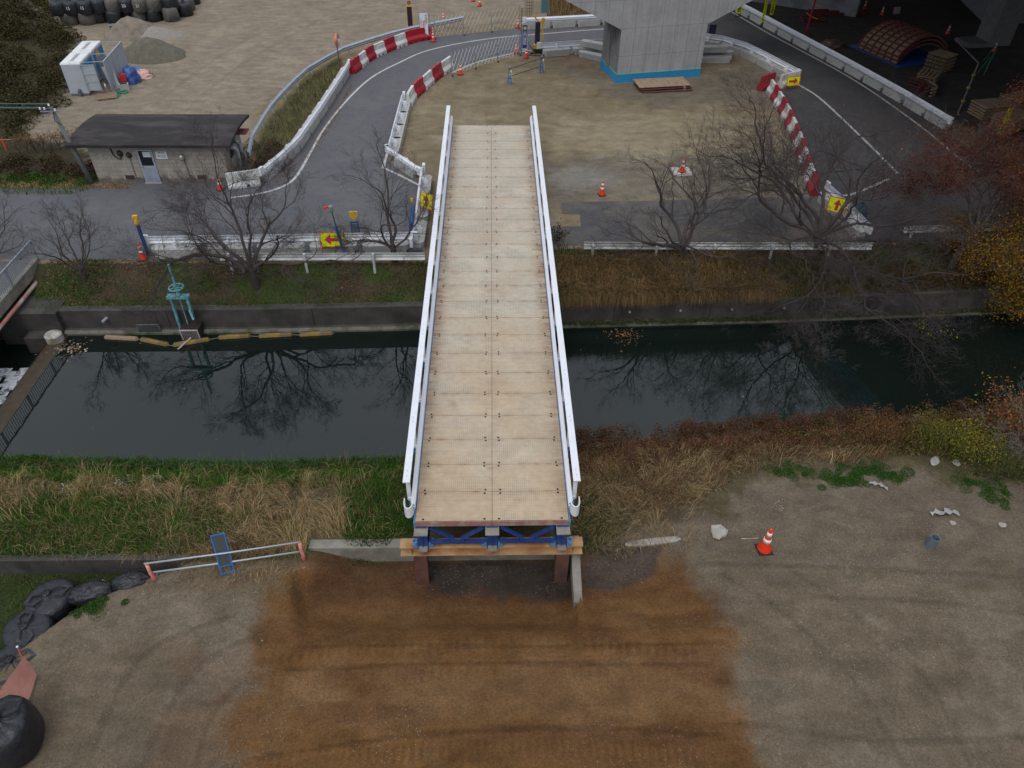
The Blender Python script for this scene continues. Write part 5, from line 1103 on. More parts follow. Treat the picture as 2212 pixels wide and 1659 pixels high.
# pink mesh sheet on a stick
t=thing('mesh_sheet','faded pink mesh sheet hanging from a stick beside the black bags','sheet',(0,0,0))
a=P(42,1402,-.1); q=[P(52,1412,-.25),P(78,1452,-.85),P(70,1530,-.88),P(28,1600,-.88),P(-70,1720,-.6),P(-120,1680,-.5),P(-20,1510,-.45)]
mids=[P(52,1412,-.25),P(60,1430,-.5),P(78,1452,-.8)]
m=MB(); n=14; g1=[];
for i in range(n):
    s=i/(n-1); A=(1-s)*P(50,1418,-.2)+s*P(-70,1600,-.2); B=(1-s)*P(80,1458,-.8)+s*P(10,1660,-.8)
    for j in range(6):
        r=j/5; pt=A*(1-r)+B*r; pt=pt+np.array([.015*math.sin(i*1.1+j),.012*math.cos(i*.9),-.05*math.sin(math.pi*r)]); g1.append(pt)
m.add(g1,[(i*6+j,i*6+j+1,(i+1)*6+j+1,(i+1)*6+j) for i in range(n-1) for j in range(5)]); m.build('sheet',mat('salmon_mesh',(.52,.24,.19),.6,.12,8.,bump=.2,bscale=60),t,smooth=True)
m=MB(); m.tube([P(38,1398,-.15),P(60,1450,-.9),P(70,1475,-1.2)],.02,6); m.build('stick',mat('faded_orange_stick',(.5,.13,.07),.6),t)
m=MB(); m.lathe([(.025,0),(.03,.03),(.0,.05)],tuple(P(38,1398,-.15)),8); m.build('stick_cap',M_white,t)
# ---------------------------------------------------------------- tube barrier with blue ladder panel at near left
Ga,Gb=P(335,1258,-.95),P(657,1212,-.95); d=Gb-Ga; Lb=float(np.hypot(*d[:2])); rzb=math.atan2(d[1],d[0])
t=thing('tube_barrier','barrier of two long grey tubes between faded orange stands, near the straw grass','barrier',(Ga[0],Ga[1],-.97),rzb)
for x in (0,Lb):
    m=MB(); m.tube([(x,.0,0),(x+.01,.03,.25),(x,.0,.5),(x,.04,.8)],[.05,.06,.045,.05],8); m.bar((x,-.25,.02),(x,.28,.02),.06,.04); m.build('stand',M_pink,t,smooth=True)
for z,s in ((.83,1),(.42,1)):
    m=MB(); m.tube([(-.06,.04,z),(Lb*.5,.05,z-.04),(Lb+.02,.04,z)],.026,8); m.build('tube',M_galv,t,smooth=True)
p=P(495,1240,-.95); t=thing('ladder_panel','narrow blue-framed panel leaning across the tube barrier','panel',(p[0],p[1]-.05,-.97),rzb+.12)
M_bb=mat('bright_blue_steel',(.02,.17,.5),.45,.1)
Rt=Matrix.Rotation(-.35,3,'X')
def tl(m): m.v=[tuple(Rt@Vector(a)) for a in m.v]; return m
m=MB(); m.box((-.17,0,.68),(.03,.03,1.36)); m.box((.17,0,.68),(.03,.03,1.36)); 
for z in (.12,.35,.78,1.345): m.box((0,0,z),(.31,.028,.03))
tl(m).build('frame',M_bb,t); m=MB(); m.box((0,.0,.95),(.3,.008,.75)); m.box((0,0,.47),(.3,.008,.2)); tl(m).build('mesh_fill',mat('grey_mesh',(.06,.07,.075),.7,.2,30.),t)
# ---------------------------------------------------------------- small things on the near ground
p=P(2008,1180,-.9); m=MB(); n=20; r1,r2=.135,.115
for r,fl in ((r1,1),(r2,-1)): pass
m.lathe([(r1,-.1),(r1,.42),(r2,.42),(r2,-.1)],n=24); tag(m.build('pipe_stub',mat('grey_pvc',(.13,.16,.19),.5,.08),None,(p[0],p[1],-.9),0,smooth=False),'open grey plastic pipe sticking up from the dirt at the right','pipe').rotation_euler=(.03,.05,0)
def rock(u,v,s,label,m_=M_conc,sq=(1,1,.5),z=-.9,name='concrete_lump',cat='concrete lump'):
    p=P(u,v,z); z=max(z,float(zt(p[0],p[1]))); rs=random.Random(label); bm=bmesh.new(); bmesh.ops.create_icosphere(bm,subdivisions=2,radius=1)
    for w in bm.verts: w.co*=rs.uniform(.8,1.12); w.co.x*=s*sq[0]; w.co.y*=s*sq[1]; w.co.z=max(-.3,min(.55,w.co.z))*s*sq[2]
    me=bpy.data.meshes.new(name); bm.to_mesh(me); bm.free(); me.materials.append(m_); return tag(link(name,me,None,(p[0],p[1],z+.02),rs.uniform(0,3)),label,cat)
M_pale=mat('pale_rubble',(.36,.34,.30),.9,.2,6.,bump=.4)
rock(1550,1154,.27,'round pale concrete lump on the dirt between bridge and cone',M_pale)
rock(2063,1006,.13,'small angular pale rock in the dry weeds at the right',M_pale,z=-.85); rock(2319//1,1010,.15,'pale flat rock beyond the frame edge',M_pale) if False else None
rock(2223-208,1003,.16,'flat pale slab fragment in the weeds right of the green clumps',M_pale,(1.6,.8,.3),z=-.85)
rock(2052,1140,.09,'tiny pale stone below the white rag',M_pale); rock(2162,1140,.11,'small pinkish stone beside the dark dirt at the right edge',M_pale)
def kerb(a,b,w,label,m_=M_pale,z=-.9,h=.06):
    A,B=P(*a,z),P(*b,z); m=MB(); n=14; up=[];dn=[]
    for i in range(n):
        s=i/(n-1); c=A*(1-s)+B*s; k=w*(.6+.6*float(fbm(np.array([i*.7]),np.array([u0]),2,9)[0])) if 0<i<n-1 else w*.2; up.append((c[0],c[1]+k)); dn.append((c[0],c[1]-k*.8))
    m.prism(dn+up[::-1],z-.02,z+h); return tag(m.build('kerb_edge',m_,bevel=.01),label,'kerb','broken kerb edges')
u0=1.; kerb((1350,1178),(1470,1166),.13,'longest broken pale kerb piece right of the bridge'); u0=2.; kerb((1850,1166),(1930,1160),.03,'thin exposed kerb edge left of the orange cone... right side') if False else None
u0=3.; kerb((1600,1166),(1640,1164),.03,'thin exposed kerb edge just left of the tall cone'); u0=4.; kerb((1930,1158),(1998,1155),.05,'thin pale kerb edge left of the grey pipe')
# rags
def rag(u,v,w,d,label,seed,m_,rz):
    p=P(u,v,-.8); gz=float(zt(p[0],p[1])); p=P(u,v,gz); vs=[];n=10
    for i in range(n):
        for j in range(6):
            x=(i/(n-1)-.5)*w; y=(j/5-.5)*d*(1-.5*abs(i/(n-1)-.5)); h=.16*float(fbm(np.array([i*.9]),np.array([j*1.1]),2,seed)[0])*math.sin(math.pi*i/(n-1)); vs.append((x,y*(.7+.5*math.sin(i*2.1+seed))+.03*math.sin(i*1.3),h))
    m=MB(); m.add(vs,[(i*6+j,i*6+j+1,(i+1)*6+j+1,(i+1)*6+j) for i in range(n-1) for j in range(5)]); return tag(m.build('rag',m_,None,(p[0],p[1],float(zt(p[0],p[1]))+.02),rz,smooth=True),label,'rag','torn white rags')
M_rag=mat('dirty_white_sheet',(.33,.32,.30),.7,.2,6.)
rag(2040,1110,.85,.28,'torn white sheet half buried in dirt near the grey pipe',3,M_rag,.05); rag(1895,1050,.6,.18,'crumpled white plastic strip beside the green clumps',8,M_rag,-.35)
a=P(2115,1030,-.85); m=MB(); m.tube([P(2110,1035,-.82) if False else P(1952,1129//1,-.82) if False else (P(2120,1033,-.82)),P(2212,1040,-.82)],.012,5) if False else None
a,b=P(2115,1130//1,-.8),P(2210,1135,-.8)
# stuck post remains and stones: loose stones scattered as one mass
vs=[];fs=[];sz=[];cols=[]; n=4200
for k in range(n):
    x=RNG.uniform(-12,15); y=RNG.uniform(-6.,.6) if k%3 else RNG.uniform(-3,1.6); w=float(fbm(np.array([x*.5]),np.array([y*.6]),3,55)[0])
    if w<.44 or (abs(x+1.5)<3.5 and y>-.6) : continue
    bl_=float(np.interp(y,[p[0] for p in BAGLINE],[p[1] for p in BAGLINE]))
    if x<bl_+.3: continue
    if -6.5<x<6 and RNG.random()<.9: continue
    if -5<x<4 and y>-1.6: continue
    s=RNG.uniform(.005,.015)*(1.6 if RNG.random()<.03 else 1); z=float(zt(x,y)); o=len(vs); r=RNG.uniform(.7,1.3,6)
    vs+=[(x+s*r[0],y,z),(x,y+s*r[1],z),(x-s*r[2],y,z),(x,y-s*r[3],z),(x,y,z+s*.9)]; fs+=[o,o+1,o+4,o+1,o+2,o+4,o+2,o+3,o+4,o+3,o,o+4]; sz+=[3]*4; c=RNG.uniform(.15,.34); cols+=[(c,c*.96,c*.88)]*5
tag(link('loose_stones',npmesh('loose_stones',vs,fs,sz,vcmat('stone_chips',.9,.15,20,.0,20),np.array(cols))),kind='stuff')
# ---------------------------------------------------------------- sluice gate and screens on the far wall
M_teal=mat('pale_turquoise_paint',(.14,.36,.42),.5,.18,5.,col2=(.09,.22,.26))
sg=thing('sluice_gate','pale turquoise sluice gate with handwheel and tall spindle on the far canal wall','sluice gate',(-12.2,12.05,-1.7),0)
m=MB(); m.bar((-.28,.05,-.1),(-.28,.05,1.72),.1,.07); m.bar((.32,.05,.4),(.32,.05,1.72),.1,.07); m.build('post',M_teal,sg) if False else None
for x,z0 in ((-.30,.2),(.34,.75)):
    m=MB(); m.bar((x,.08,z0),(x,.08,1.75),.09,.12); m.build('post',M_teal,sg)
m=MB(); m.box((.02,.08,1.8),(.86,.22,.12)); m.build('head_beam',M_teal,sg)
m=MB(); m.bar((.3,.02,1.2),(.42,-.15,.85),.07,.07); m.build('brace',M_teal,sg)
m=MB(); m.lathe([(.13,0),(.07,.05),(.055,.22),(.1,.26),(.1,.3)],(.05,.08,1.86),14); m.build('gearbox',M_teal,sg,smooth=True)
m=MB(); n=20; R1=.27; q=[(.05+R1*math.cos(2*math.pi*i/n),.08+R1*math.sin(2*math.pi*i/n),2.22) for i in range(n+1)]; m.tube(q,.028,6,cap=False)
for i in range(5): th=2*math.pi*i/5; m.bar((.05,.08,2.22),(.05+R1*math.cos(th),.08+R1*math.sin(th),2.22),.035,.025)
m.build('handwheel',M_teal,sg)
m=MB(); m.tube([(.05,.08,2.1),(.05,.08,3.25)],.045,10); m.build('spindle_cover',M_teal,sg); m=MB(); m.tube([(.05,.05,.1),(.05,.06,1.8)],.025,8); m.build('spindle',M_teal,sg)
def grate(x,y,w,h,z,n,m_,label,loc=True,tilt=0.):
    t=thing('debris_screen',label,'screen',(x,y,z),0,'debris screens on the canal wall'); t.rotation_euler=(tilt,0,0)
    for s in (-1,1): m=MB(); m.box((s*w/2,0,h/2),(.04,.05,h)); m.build('side_frame',m_,t)
    for z_ in (.02,h): m=MB(); m.box((0,0,z_),(w+.04,.05,.04)); m.build('cross_frame',m_,t)
    m=MB()
    for i in range(n): m.box((-w/2+(i+.5)*w/n,0,h/2),(.014,.03,h))
    m.build('bars',m_,t); return t
M_pgrey=mat('pale_pink_grey_steel',(.42,.37,.36),.6,.2)
grate(-12.0,11.72,.68,.55,-1.75,11,M_pgrey,'bright debris screen box at the foot of the turquoise sluice gate',tilt=.1)
m=MB(); m.box((-12.0,12.0,-1.45),(.74,.5,.5)); tag(m.build('intake_recess',M_hole),'dark intake recess behind the bright debris screen','intake')
grate(-13.75,12.1,.86,.52,-1.75,22,mat('dull_steel',(.12,.13,.12),.6,.3),'dull fine debris screen left of the sluice gate')
m=MB(); m.tube([(-12.35,11.05,-1.66),(-11.95,11.6,-1.5)],.03,6); tag(m.build('mooring_bar',M_pgrey),'pale bar tying the floating boom to the debris screen','bar')
# floating boom
M_boom=mat('algae_stained_float',(.13,.10,.045),.7,.35,4.,col2=(.22,.14,.03))
bm_=[((225,729),(300,733)),((303,733),(366,746)),((372,747),(455,733)),((470,730),(543,726)),((557,727),(634,723)),((645,724),(722,720))]
for i,(a,b) in enumerate(bm_):
    A,B=P(*a,-1.68),P(*b,-1.68); d=B-A; L_=float(np.hypot(*d[:2])); m=MB()
    q=[(0,0,.02)]+[(.09,0,.03)]+[(L_-.09,0,.03)]+[(L_,0,.02)]; m.tube(q,[.02,.11,.11,.02],8)
    tag(m.build('boom_float',M_boom if i else M_wood,None,(A[0],A[1],-1.7),math.atan2(d[1],d[0])),['driftwood-like leftmost float of the boom','second float from the left, bent toward the mooring bar','third boom float, directly right of the mooring bar','fourth boom float from the left, level in the water','fifth boom float, last but one','rightmost boom float near the bridge'][i],'float','floats of the boom along the canal wall')
m=MB()
for i in range(5):
    A=P(*bm_[i][1],-1.66); B=P(*bm_[i+1][0],-1.66); m.tube([A,B],.012,4)
tag(m.build('boom_rope',M_wood),'thin rope linking the floats of the boom','rope')
m=MB(); m.tube([(-15.2,12.6,-.95),(-15.45,12.05,-1.05)],.06,10); tag(m.build('drain_spout',mat('spout_grey',(.3,.35,.38),.5)),'short grey drain spout from the far wall, left of the debris screens','spout')
rb=[]
for i,(u,v) in enumerate(((1420,1150-440),)): pass
for i,u in enumerate((1361,1472,1585,1700)):
    x=float(P(u,705-25,-1.15)[0]); y=float(interp(x,FARW)); m=MB(); m.tube([(x,y+.0,-1.1),(x,y-.05,-1.1)],.05,10); m.tube([(x,y-.051,-1.1),(x,y-.055,-1.1)],.03,8); tag(m.build('weep_pipe',M_conc),['weep pipe nearest the bridge','second weep pipe from the bridge','third weep pipe from the bridge','weep pipe farthest from the bridge'][i]+' in the dark right wall','pipe','weep pipes in the canal wall')
# ---------------------------------------------------------------- canal side posts, lamps and panels
M_bpl=mat('deep_blue_plastic',(.012,.05,.2),.5,.15)
def post_sign(x,y,h,label,w=.11,cap=M_yellow,capz=.16):
    t=thing('marker_post',label,'post',(x,y,0),0,'blue marker posts'); m=MB(); m.box((0,0,h/2),(w,.12,h)); m.build('post',M_bpl,t,bevel=.01); m=MB(); m.lathe([(.08,0),(.1,.08),(.08,.2),(.04,.26)],(0,0,h),10); m.box((.0,0,h+.33),(.2,.12,.14)); m.build('lamp',cap,t); return t
post_sign(-14.45,15.35,1.45,'blue marker post with a yellow lamp beside the orange cone, left end of rail')
p=PY(742,540,15.1); t=thing('lamp_post','thin dark post with a drooping lamp above the red left arrow sign','lamp post',(p[0]+.05,15.0,.1),0)
m=MB(); m.bar((0,0,.0),(-.32,.25,2.0),.035); m.build('pole',M_dk,t); m=MB(); m.bar((0,.0,.1),(-.25,.2,1.35),.13,.03); m.build('blue_strip',M_bb,t); m=MB(); m.lathe([(.05,0),(.1,.08),(.09,.25),(.03,.3)],(-.34,.27,1.95),12); m.build('lamp',mat('pale_lamp',(.2,.24,.25),.4),t); m=MB(); m.bar((-.34,.27,2.2),(-.62,.3,2.1),.06,.08); m.build('orange_visor',M_orange,t)
p=P(770,512,0); t=thing('barricade_stand','small blue stand with a yellow shield-shaped top on the road','barricade',(p[0],p[1],0),.1)
m=MB()
for s in (-1,1): m.bar((s*.17,0,0),(s*.14,.05,.75),.05)
m.box((0,0,.06),(.4,.3,.06)); m.box((0,.04,.7),(.3,.05,.05)); m.build('frame',M_bpl,t); m=MB(); m.box((0,.03,.38),(.24,.02,.5)); m.build('panel',mat('teal_mesh',(.08,.16,.17),.6,.2),t)
m=MB(); m.add([(-.17,0,1.22),(.17,0,1.22),(.17,0,1.0),(0,0,.78),(-.17,0,1.0),(-.17,.06,1.22),(.17,.06,1.22),(.17,.06,1.0),(0,.06,.78),(-.17,.06,1.0)],[(0,1,2,3,4),(9,8,7,6,5),(0,5,6,1),(1,6,7,2),(2,7,8,3),(3,8,9,4),(4,9,5,0)]); m.build('shield',mat('mustard_plastic',(.55,.36,.03),.5,.3,12.),t)
p=P(893,520,0); t=thing('folded_panel','folded blue mesh panels propped upright against the rail beside the bridge','panel',(p[0]-.05,p[1]+.2,0),0)
for i in range(3): m=MB(); m.add([(i*.07-.1,-.8,0),(i*.07-.1,.9,0),(i*.05-.02,.8,1.25),(i*.05-.02,-.5,1.05),(i*.07-.07,-.8,0),(i*.07-.07,.9,0),(i*.05+.01,.8,1.25),(i*.05+.01,-.5,1.05)],[(0,1,2,3),(7,6,5,4),(0,4,5,1),(1,5,6,2),(2,6,7,3),(3,7,4,0)]); m.build('panel',[M_bpl,M_bb,M_bpl][i],t)
m=MB(); m.lathe([(.06,0),(.08,.1),(.05,.2)],(0,.9,1.25),10); m.build('lamp',M_yellow,t)
p=P(1850,478,0); blob('tarpaulin','dark blue bundle on the road behind the bottom right rail barrier','bundle',(p[0],p[1],0),(.35,.35,.9),mat('navy_tarp',(.04,.08,.13),.6,.3,5.),31,.2)
# ---------------------------------------------------------------- works yard under the viaduct
Fo=P(1905,108,0); fd=np.array([.72,-.69]); fm=thing('arched_formwork','stack of curved rusty steel formwork panels on a blue sheet in the dark yard','formwork',(27.6,42.6,0),0)
M_form=mat('rusty_form_steel',(.13,.032,.025),.7,.25); M_formp=mat('plywood_skin',(.23,.165,.11),.8,.25,4.)
def arch(lev):
    R0=2.35; c=-1.1+lev*.28; nA=15; W0=2.3; off=lev*.12; rzf=-.62
    def pt(a,w,r): x=r*math.cos(a); z=r*math.sin(a)+c; return (x*math.cos(-rzf*0)+0,w,z)
    a0,a1=.50,math.pi-.50
    m=MB(); vs=[]
    for r in (R0,R0+.03):
        for i in range(nA):
            a=a0+(a1-a0)*i/(nA-1); vs+= [pt(a,-W0,r),pt(a,W0-off,r)]
    fs=[]
    for i in range(nA-1):
        for k in (0,1): o=k*2*nA; fs.append((o+2*i,o+2*i+1,o+2*i+3,o+2*i+2))
        fs+=[(2*i,2*i+2,2*nA+2*i+2,2*nA+2*i),(2*i+1,2*nA+2*i+1,2*nA+2*i+3,2*i+3)]
    m.add(vs,fs); m.build('plywood_skin',M_formp,fm)
    m=MB()
    for j in range(7):
        w=-W0+(2*W0-off)*j/6; q=[pt(a0+(a1-a0)*i/(nA-1),w,R0+.08) for i in range(nA)]
        for i in range(nA-1): m.bar(q[i],q[i+1],.07,.1)
    for i in range(0,nA):
        a=a0+(a1-a0)*i/(nA-1); m.bar(pt(a,-W0,R0+.09),pt(a,W0-off,R0+.09),.05,.09)
    m.build('rib_frame',M_form,fm)
for l in range(3): arch(l)
fm.location=(28.6,42.1,.0); fm.rotation_euler=(0,0,.35); fm.scale=(1,.85,.9)
m=MB(); m.box((0,0,.03),(4.6,5.0,.05)); tag(m.build('blue_sheet',mat('deep_blue_sheet',(.02,.09,.34),.5,.1),None,(28.6,42.1,.0),.35),'bright blue sheet lying under the curved formwork','sheet')
for i,(u,v,w,l) in enumerate(((2025,150,1.1,'taller stack of timber beside the curved forms'),(2000,180,.9,'lower stack of timber behind the curved rusty pieces'))):
    p=P(u,v,0); t=thing('timber_stack',l,'timber',(p[0],p[1],0),.6+i*.3,'timber stacks')
    for k in range(9-3*i):
        m=MB(); 
        for j in range(5): m.box((0,-.5+j*.25,.06+k*.12),(w*1.5,.14,.05)) if k%2 else m.box((-.6+j*.3,0,.06+k*.12),(.14,w*1.2,.05))
        m.build('plank_layer',M_wood,t)
for i in range(3):
    p=P(1975+i*14,192+i*3,0); m=MB(); q=[(.9*math.cos(a)*1.,.9*math.sin(a),.12) for a in np.linspace(-.9,1.3,12)]
    for z in (0,.2,.4):
        m.sweep([(a,b_,z) for a,b_,c in q],[(-.02,0),(.12,0),(.12,.06),(-.02,.06)])
    tag(m.build('curved_form',M_form if i<2 else M_rustm,None,(p[0]-.6,p[1],0),-.3),['leftmost curved rusty form leaning by the timber','middle curved rusty form by the timber','rightmost pale curved form by the timber'][i],'formwork','curved form pieces')
p=P(1740,78,0); t=thing('red_pole','tall red steel pole rising behind the long right rail','pole',(p[0],p[1],0),0); m=MB(); m.tube([(0,0,0),(.1,0,5)],.07,10); m.build('pole',mat('crimson_paint',(.38,.012,.05),.4,.1),t); 
for z in (1.35,2.2): m=MB(); m.bar((0,0,z),(-.3,.2,z+.22),.04); m.bar((0,0,z),(.55,-.1,z-.15),.05); m.build('arm',M_yellow,t)
m=MB(); m.bar((0,0,4),(-5.5,1.2,4.1),.06); m.build('cross_bar',M_black,t)
for (u,v,w,d,h,l) in ((1800,30,5.0,1.0,.35,'long dark red steel bundle on the ground before the abutment'),(1752,45,1.8,1.0,.35,'dark heap of red steel at the foot of the red pole')):
    p=P(u,v,0); t=thing('steel_bundle',l,'steel',(p[0],p[1],0),.12,'dark steel bundles')
    for i in range(5): m=MB(); m.box((0,-d/2+d*i/4,h*.3+.1*(i%2)),(w*(1-.06*i),.12,h*.6)); m.build('beam',M_form,t)
p=P(1800,98,0); blob('debris_pile','small pile of mixed rubble and bags behind the right rail','debris',(p[0],p[1],0),(.9,.7,.35),mat('mixed_debris',(.09,.07,.06),.8,.5,3.,bump=.6,col2=(.22,.12,.08)),41,.4)
p=P(1930,28,0); leanboard(1936,30,.6,.5,-.2,.2,M_conc,'small grey board standing in the dark behind the curved forms')
p=P(2065,258,0); 
t=thing('scaffold_pole','leaning scaffold pole with small yellow clamps in the dark yard','pole',(0,0,0)); A,B=P(2068,248,0),P(2100,170,0.0); m=MB(); m.tube([A,(B[0],B[1],1.0),(B[0]+.8,B[1]+5,1.0)],.04,6); m.build('pole',M_galvd,t)
for s in (.25,.5,.75): m=MB(); q=A*(1-s)+np.array([B[0],B[1],1.0])*s; m.box(tuple(q),(.16,.12,.12)); m.build('clamp',M_yellow,t)
for i,(u,v) in enumerate(((2128,158),(2140,132))):
    p=P(u,v,0); t=thing('trestle',['nearer green folding trestle beside the viaduct column','farther green folding trestle beside the viaduct column'][i],'trestle',(p[0],p[1],0),.9,'green trestles')
    m=MB(); m.bar((-.4,0,0),(0,.0,1.0),.05); m.bar((.4,0,0),(0,0,1.0),.05); m.bar((-.25,0,.35),(.25,0,.35),.05); m.bar((-.4,.4,0),(0,.1,1.0),.05); m.bar((.4,.4,0),(0,.1,1.0),.05); m.build('legs',mat('green_paint',(.01,.2,.12),.5),t)
# stacked concrete / steel heaps behind the red tree
for i,(u,v) in enumerate(((2120,250),(2180,235),(2160,275))):
    p=P(u,v,0); m=MB()
    for k in range(5): m.box((0,0,.1+k*.16),(2.2,1.3,.07))
    tag(m.build('slab_stack',M_rustm,None,(p[0]+.5,p[1],0),.2+i*.2),['left stack of pale slabs behind the red tree','right stack of pale slabs behind the red tree','front stack of pale slabs behind the red tree'][i],'slab stack','pale slab stacks')
# orange rope fence at the left
t=thing('rope_fence','low orange rope fence on orange stakes in front of the dry shrubs','fence',(0,0,0))
fp=[P(-60,305,.55),P(4,302,.55),P(165,288,.55)]
m=MB(); m.tube([fp[0],fp[1],(fp[1]+fp[2])/2-np.array([0,0,.06]),fp[2]],.018,5); m.build('rope',mat('orange_rope',(.55,.2,.08),.7),t)
for q in (fp[1],fp[2]): m=MB(); m.tube([(q[0]+.05,q[1]-.1,0),(q[0],q[1],.6)],.03,6); m.build('stake',M_orange,t)
# ---------------------------------------------------------------- trees
class Tubes:
    def __init__(s): s.v=[]; s.f=[]; s.n=0
    def add(s,pts,rad,sides):
        k=len(pts); p=np.asarray(pts); t=np.gradient(p,axis=0); t/=np.linalg.norm(t,axis=1)[:,None]+1e-9
        ref=np.array([0,0,1.]) if abs(t[0][2])<.8 else np.array([1.,0,0]); a=np.cross(t,ref); a/=np.linalg.norm(a,axis=1)[:,None]+1e-9; b=np.cross(t,a)
        th=np.arange(sides)*2*math.pi/sides; r=np.asarray(rad)[:,None,None]
        ring=p[:,None,:]+r*(a[:,None,:]*np.cos(th)[None,:,None]+b[:,None,:]*np.sin(th)[None,:,None]); s.v.append(ring.reshape(-1,3))
        i=np.arange(k-1)[:,None]*sides; j=np.arange(sides)[None,:]; j2=(j+1)%sides
        s.f.append((np.stack([i+j,i+j2,i+sides+j2,i+sides+j],-1).reshape(-1,4)+s.n)); s.n+=k*sides
    def mesh(s,name,m):
        v=np.concatenate(s.v); f=np.concatenate(s.f); return npmesh(name,v,f,[4]*len(f),m,None,True)
def grow(rs,T,tips,p,d,L,r,lev,maxlev,up,spread,dens=1.,rmin=.0032,wig=.16,ratio=.55):
    n=max(4,int(5+L*3)) if lev<2 else 4; pts=[p.copy()]; dirs=[d.copy()]; q=p.copy(); dd=d.copy()
    for i in range(n):
        dd=dd+rs.normal(0,wig,3)+np.array([0,0,up]); dd/=np.linalg.norm(dd); q=q+dd*L/n; pts.append(q.copy()); dirs.append(dd.copy())
    rad=[max(rmin*.7,r*(1-.72*i/n)) for i in range(n+1)]; T.add(pts,rad,8 if lev==0 else (6 if lev==1 else (4 if lev==2 else 3)))
    if lev>=maxlev: tips.append((pts[-1],pts[len(pts)//2],dd)); return
    nb=[5,6,5,4,3][lev]*dens; nb=int(nb+rs.random()*1.5)
    for k in range(nb):
        s=.22+.78*(k+rs.random()*.8)/nb; s=min(s,.99); i=int(s*n); fr=s*n-i; pos=pts[i]*(1-fr)+pts[min(i+1,n)]*fr; base=dirs[min(i+1,n)]
        ax=rs.normal(0,1,3); ax-=base*ax.dot(base); ax/=np.linalg.norm(ax)+1e-9; ang=spread*(.7+.6*rs.random()); nd=base*math.cos(ang)+ax*math.sin(ang)
        if nd[2]<-.25 and up>=0: nd[2]*=.3
        nd/=np.linalg.norm(nd); grow(rs,T,tips,pos,nd,L*ratio*(1.15-.5*s)*(.75+.5*rs.random()),max(rmin,r*(1-.72*s)*.55),lev+1,maxlev,up,spread,dens,rmin,wig,ratio)
    # continuing leader twig
    grow(rs,T,tips,pts[-1],dirs[-1],L*.4,rad[-1],lev+1 if lev+1<=maxlev else maxlev,maxlev,up,spread,dens,rmin,wig,ratio) if lev<maxlev else None
def leaves(name,tips,n,size,cols,m,parent,seed,jit=.25,droop=0.):
    rs=np.random.default_rng(seed); T=len(tips); k=rs.integers(0,T,n); a=np.array([t[0] for t in tips]); b=np.array([t[1] for t in tips]); s=rs.random((n,1)); c=a[k]*s+b[k]*(1-s)+rs.normal(0,jit,(n,3)); c[:,2]-=droop*rs.random(n)
    u=rs.normal(0,1,(n,3)); u/=np.linalg.norm(u,axis=1)[:,None]; w=rs.normal(0,1,(n,3)); w-=u*(u*w).sum(1)[:,None]; w/=np.linalg.norm(w,axis=1)[:,None]; sz=size*(.6+.8*rs.random((n,1)))
    v=np.stack([c-u*sz,c+w*sz*.5,c+u*sz,c-w*sz*.5],1).reshape(-1,3); col=np.array(cols)[rs.integers(0,len(cols),n)]*(.7+.6*rs.random((n,1)))
    # clumps of tone through the crown
    col=col*(.75+.5*fbm(c[:,0]*1.6+50,c[:,2]*1.6+c[:,1],3,seed))[:,None]
    return link(name,npmesh(name,v,np.arange(4*n),[4]*n,m,np.repeat(col,4,0)),parent)
M_leaf=vcmat('leaf_tint',.75,.15,8,0.,10)
def tree(name,label,cat,base,limbs,h0,r0,seed,L=2.,maxlev=3,up=.018,spread=.75,group=None,dens=1.,lean=(0,0),wig=.16,barkm=None,ratio=.55):
    rs=np.random.default_rng(seed); t=thing(name,label,cat,base,0,group); T=Tubes(); p=[np.array([0,0,-.3]),np.array([lean[0]*.3,lean[1]*.3,h0*.4]),np.array([lean[0],lean[1],h0])]
    T.add(p,[r0*1.35,r0*1.05,r0],10); link('trunk',T.mesh('trunk',barkm or M_bark),t)
    C_=Tubes(); tips=[]
    for az,el,l,rr_ in limbs:
        az=math.radians(az); el=math.radians(el); d=np.array([math.cos(az)*math.cos(el),math.sin(az)*math.cos(el),math.sin(el)]); start=p[2]+np.array([0,0,-rs.random()*h0*.35]); grow(rs,C_,tips,start,d,l*L,r0*rr_*.82,0,maxlev,up,spread,dens,wig=wig,ratio=ratio)
    link('crown',C_.mesh('crown',barkm or M_twig),t); return t,tips
def baseP(u,v,z): 
    q=P(u,v,z); q[2]=float(zt(q[0],q[1])); return q
RG='bare trees on the canal banks'
tree('bare_tree','wide bare tree on the far bank, left of the bridge by the turquoise gate','tree',baseP(555,618,-.45),[(165,28,1.05,.75),(195,12,.8,.5),(140,48,1.1,.7),(95,62,1.0,.6),(60,40,.9,.65),(20,30,1.0,.6),(-20,30,.75,.5),(250,25,.8,.5),(110,38,.95,.5)],.95,.15,5,L=4.2,maxlev=4,group=RG,spread=.68,dens=1.05,wig=.2,lean=(-.12,.05))
tree('bare_tree','forked bare tree rising beside the left side of the bridge','tree',baseP(855,578,-.3),[(140,50,1.15,.7),(160,30,.8,.5),(85,62,1.1,.7),(40,50,.9,.5),(115,60,1.05,.55),(200,25,.6,.4)],.75,.115,12,L=2.9,wig=.2,maxlev=4,group=RG,dens=.8,spread=.62,lean=(-.05,.05))
tree('bare_tree','small bare tree near the culvert railing at the far left','tree',baseP(187,612,-.45),[(150,38,1.0,.7),(110,55,1.0,.7),(70,55,1.05,.7),(40,45,.9,.6),(175,18,1.15,.6),(260,25,.6,.4)],.55,.085,21,L=2.0,maxlev=4,group=RG,dens=.75,spread=.6)
tree('bare_tree','thin bare branches reaching in from beyond the left edge','tree',baseP(-60,600,-.3),[(30,40,1.0,.7),(60,55,1.,.6),(10,25,.9,.6),(120,50,.9,.6)],.6,.09,28,L=2.6,maxlev=3,group=RG,dens=.8)
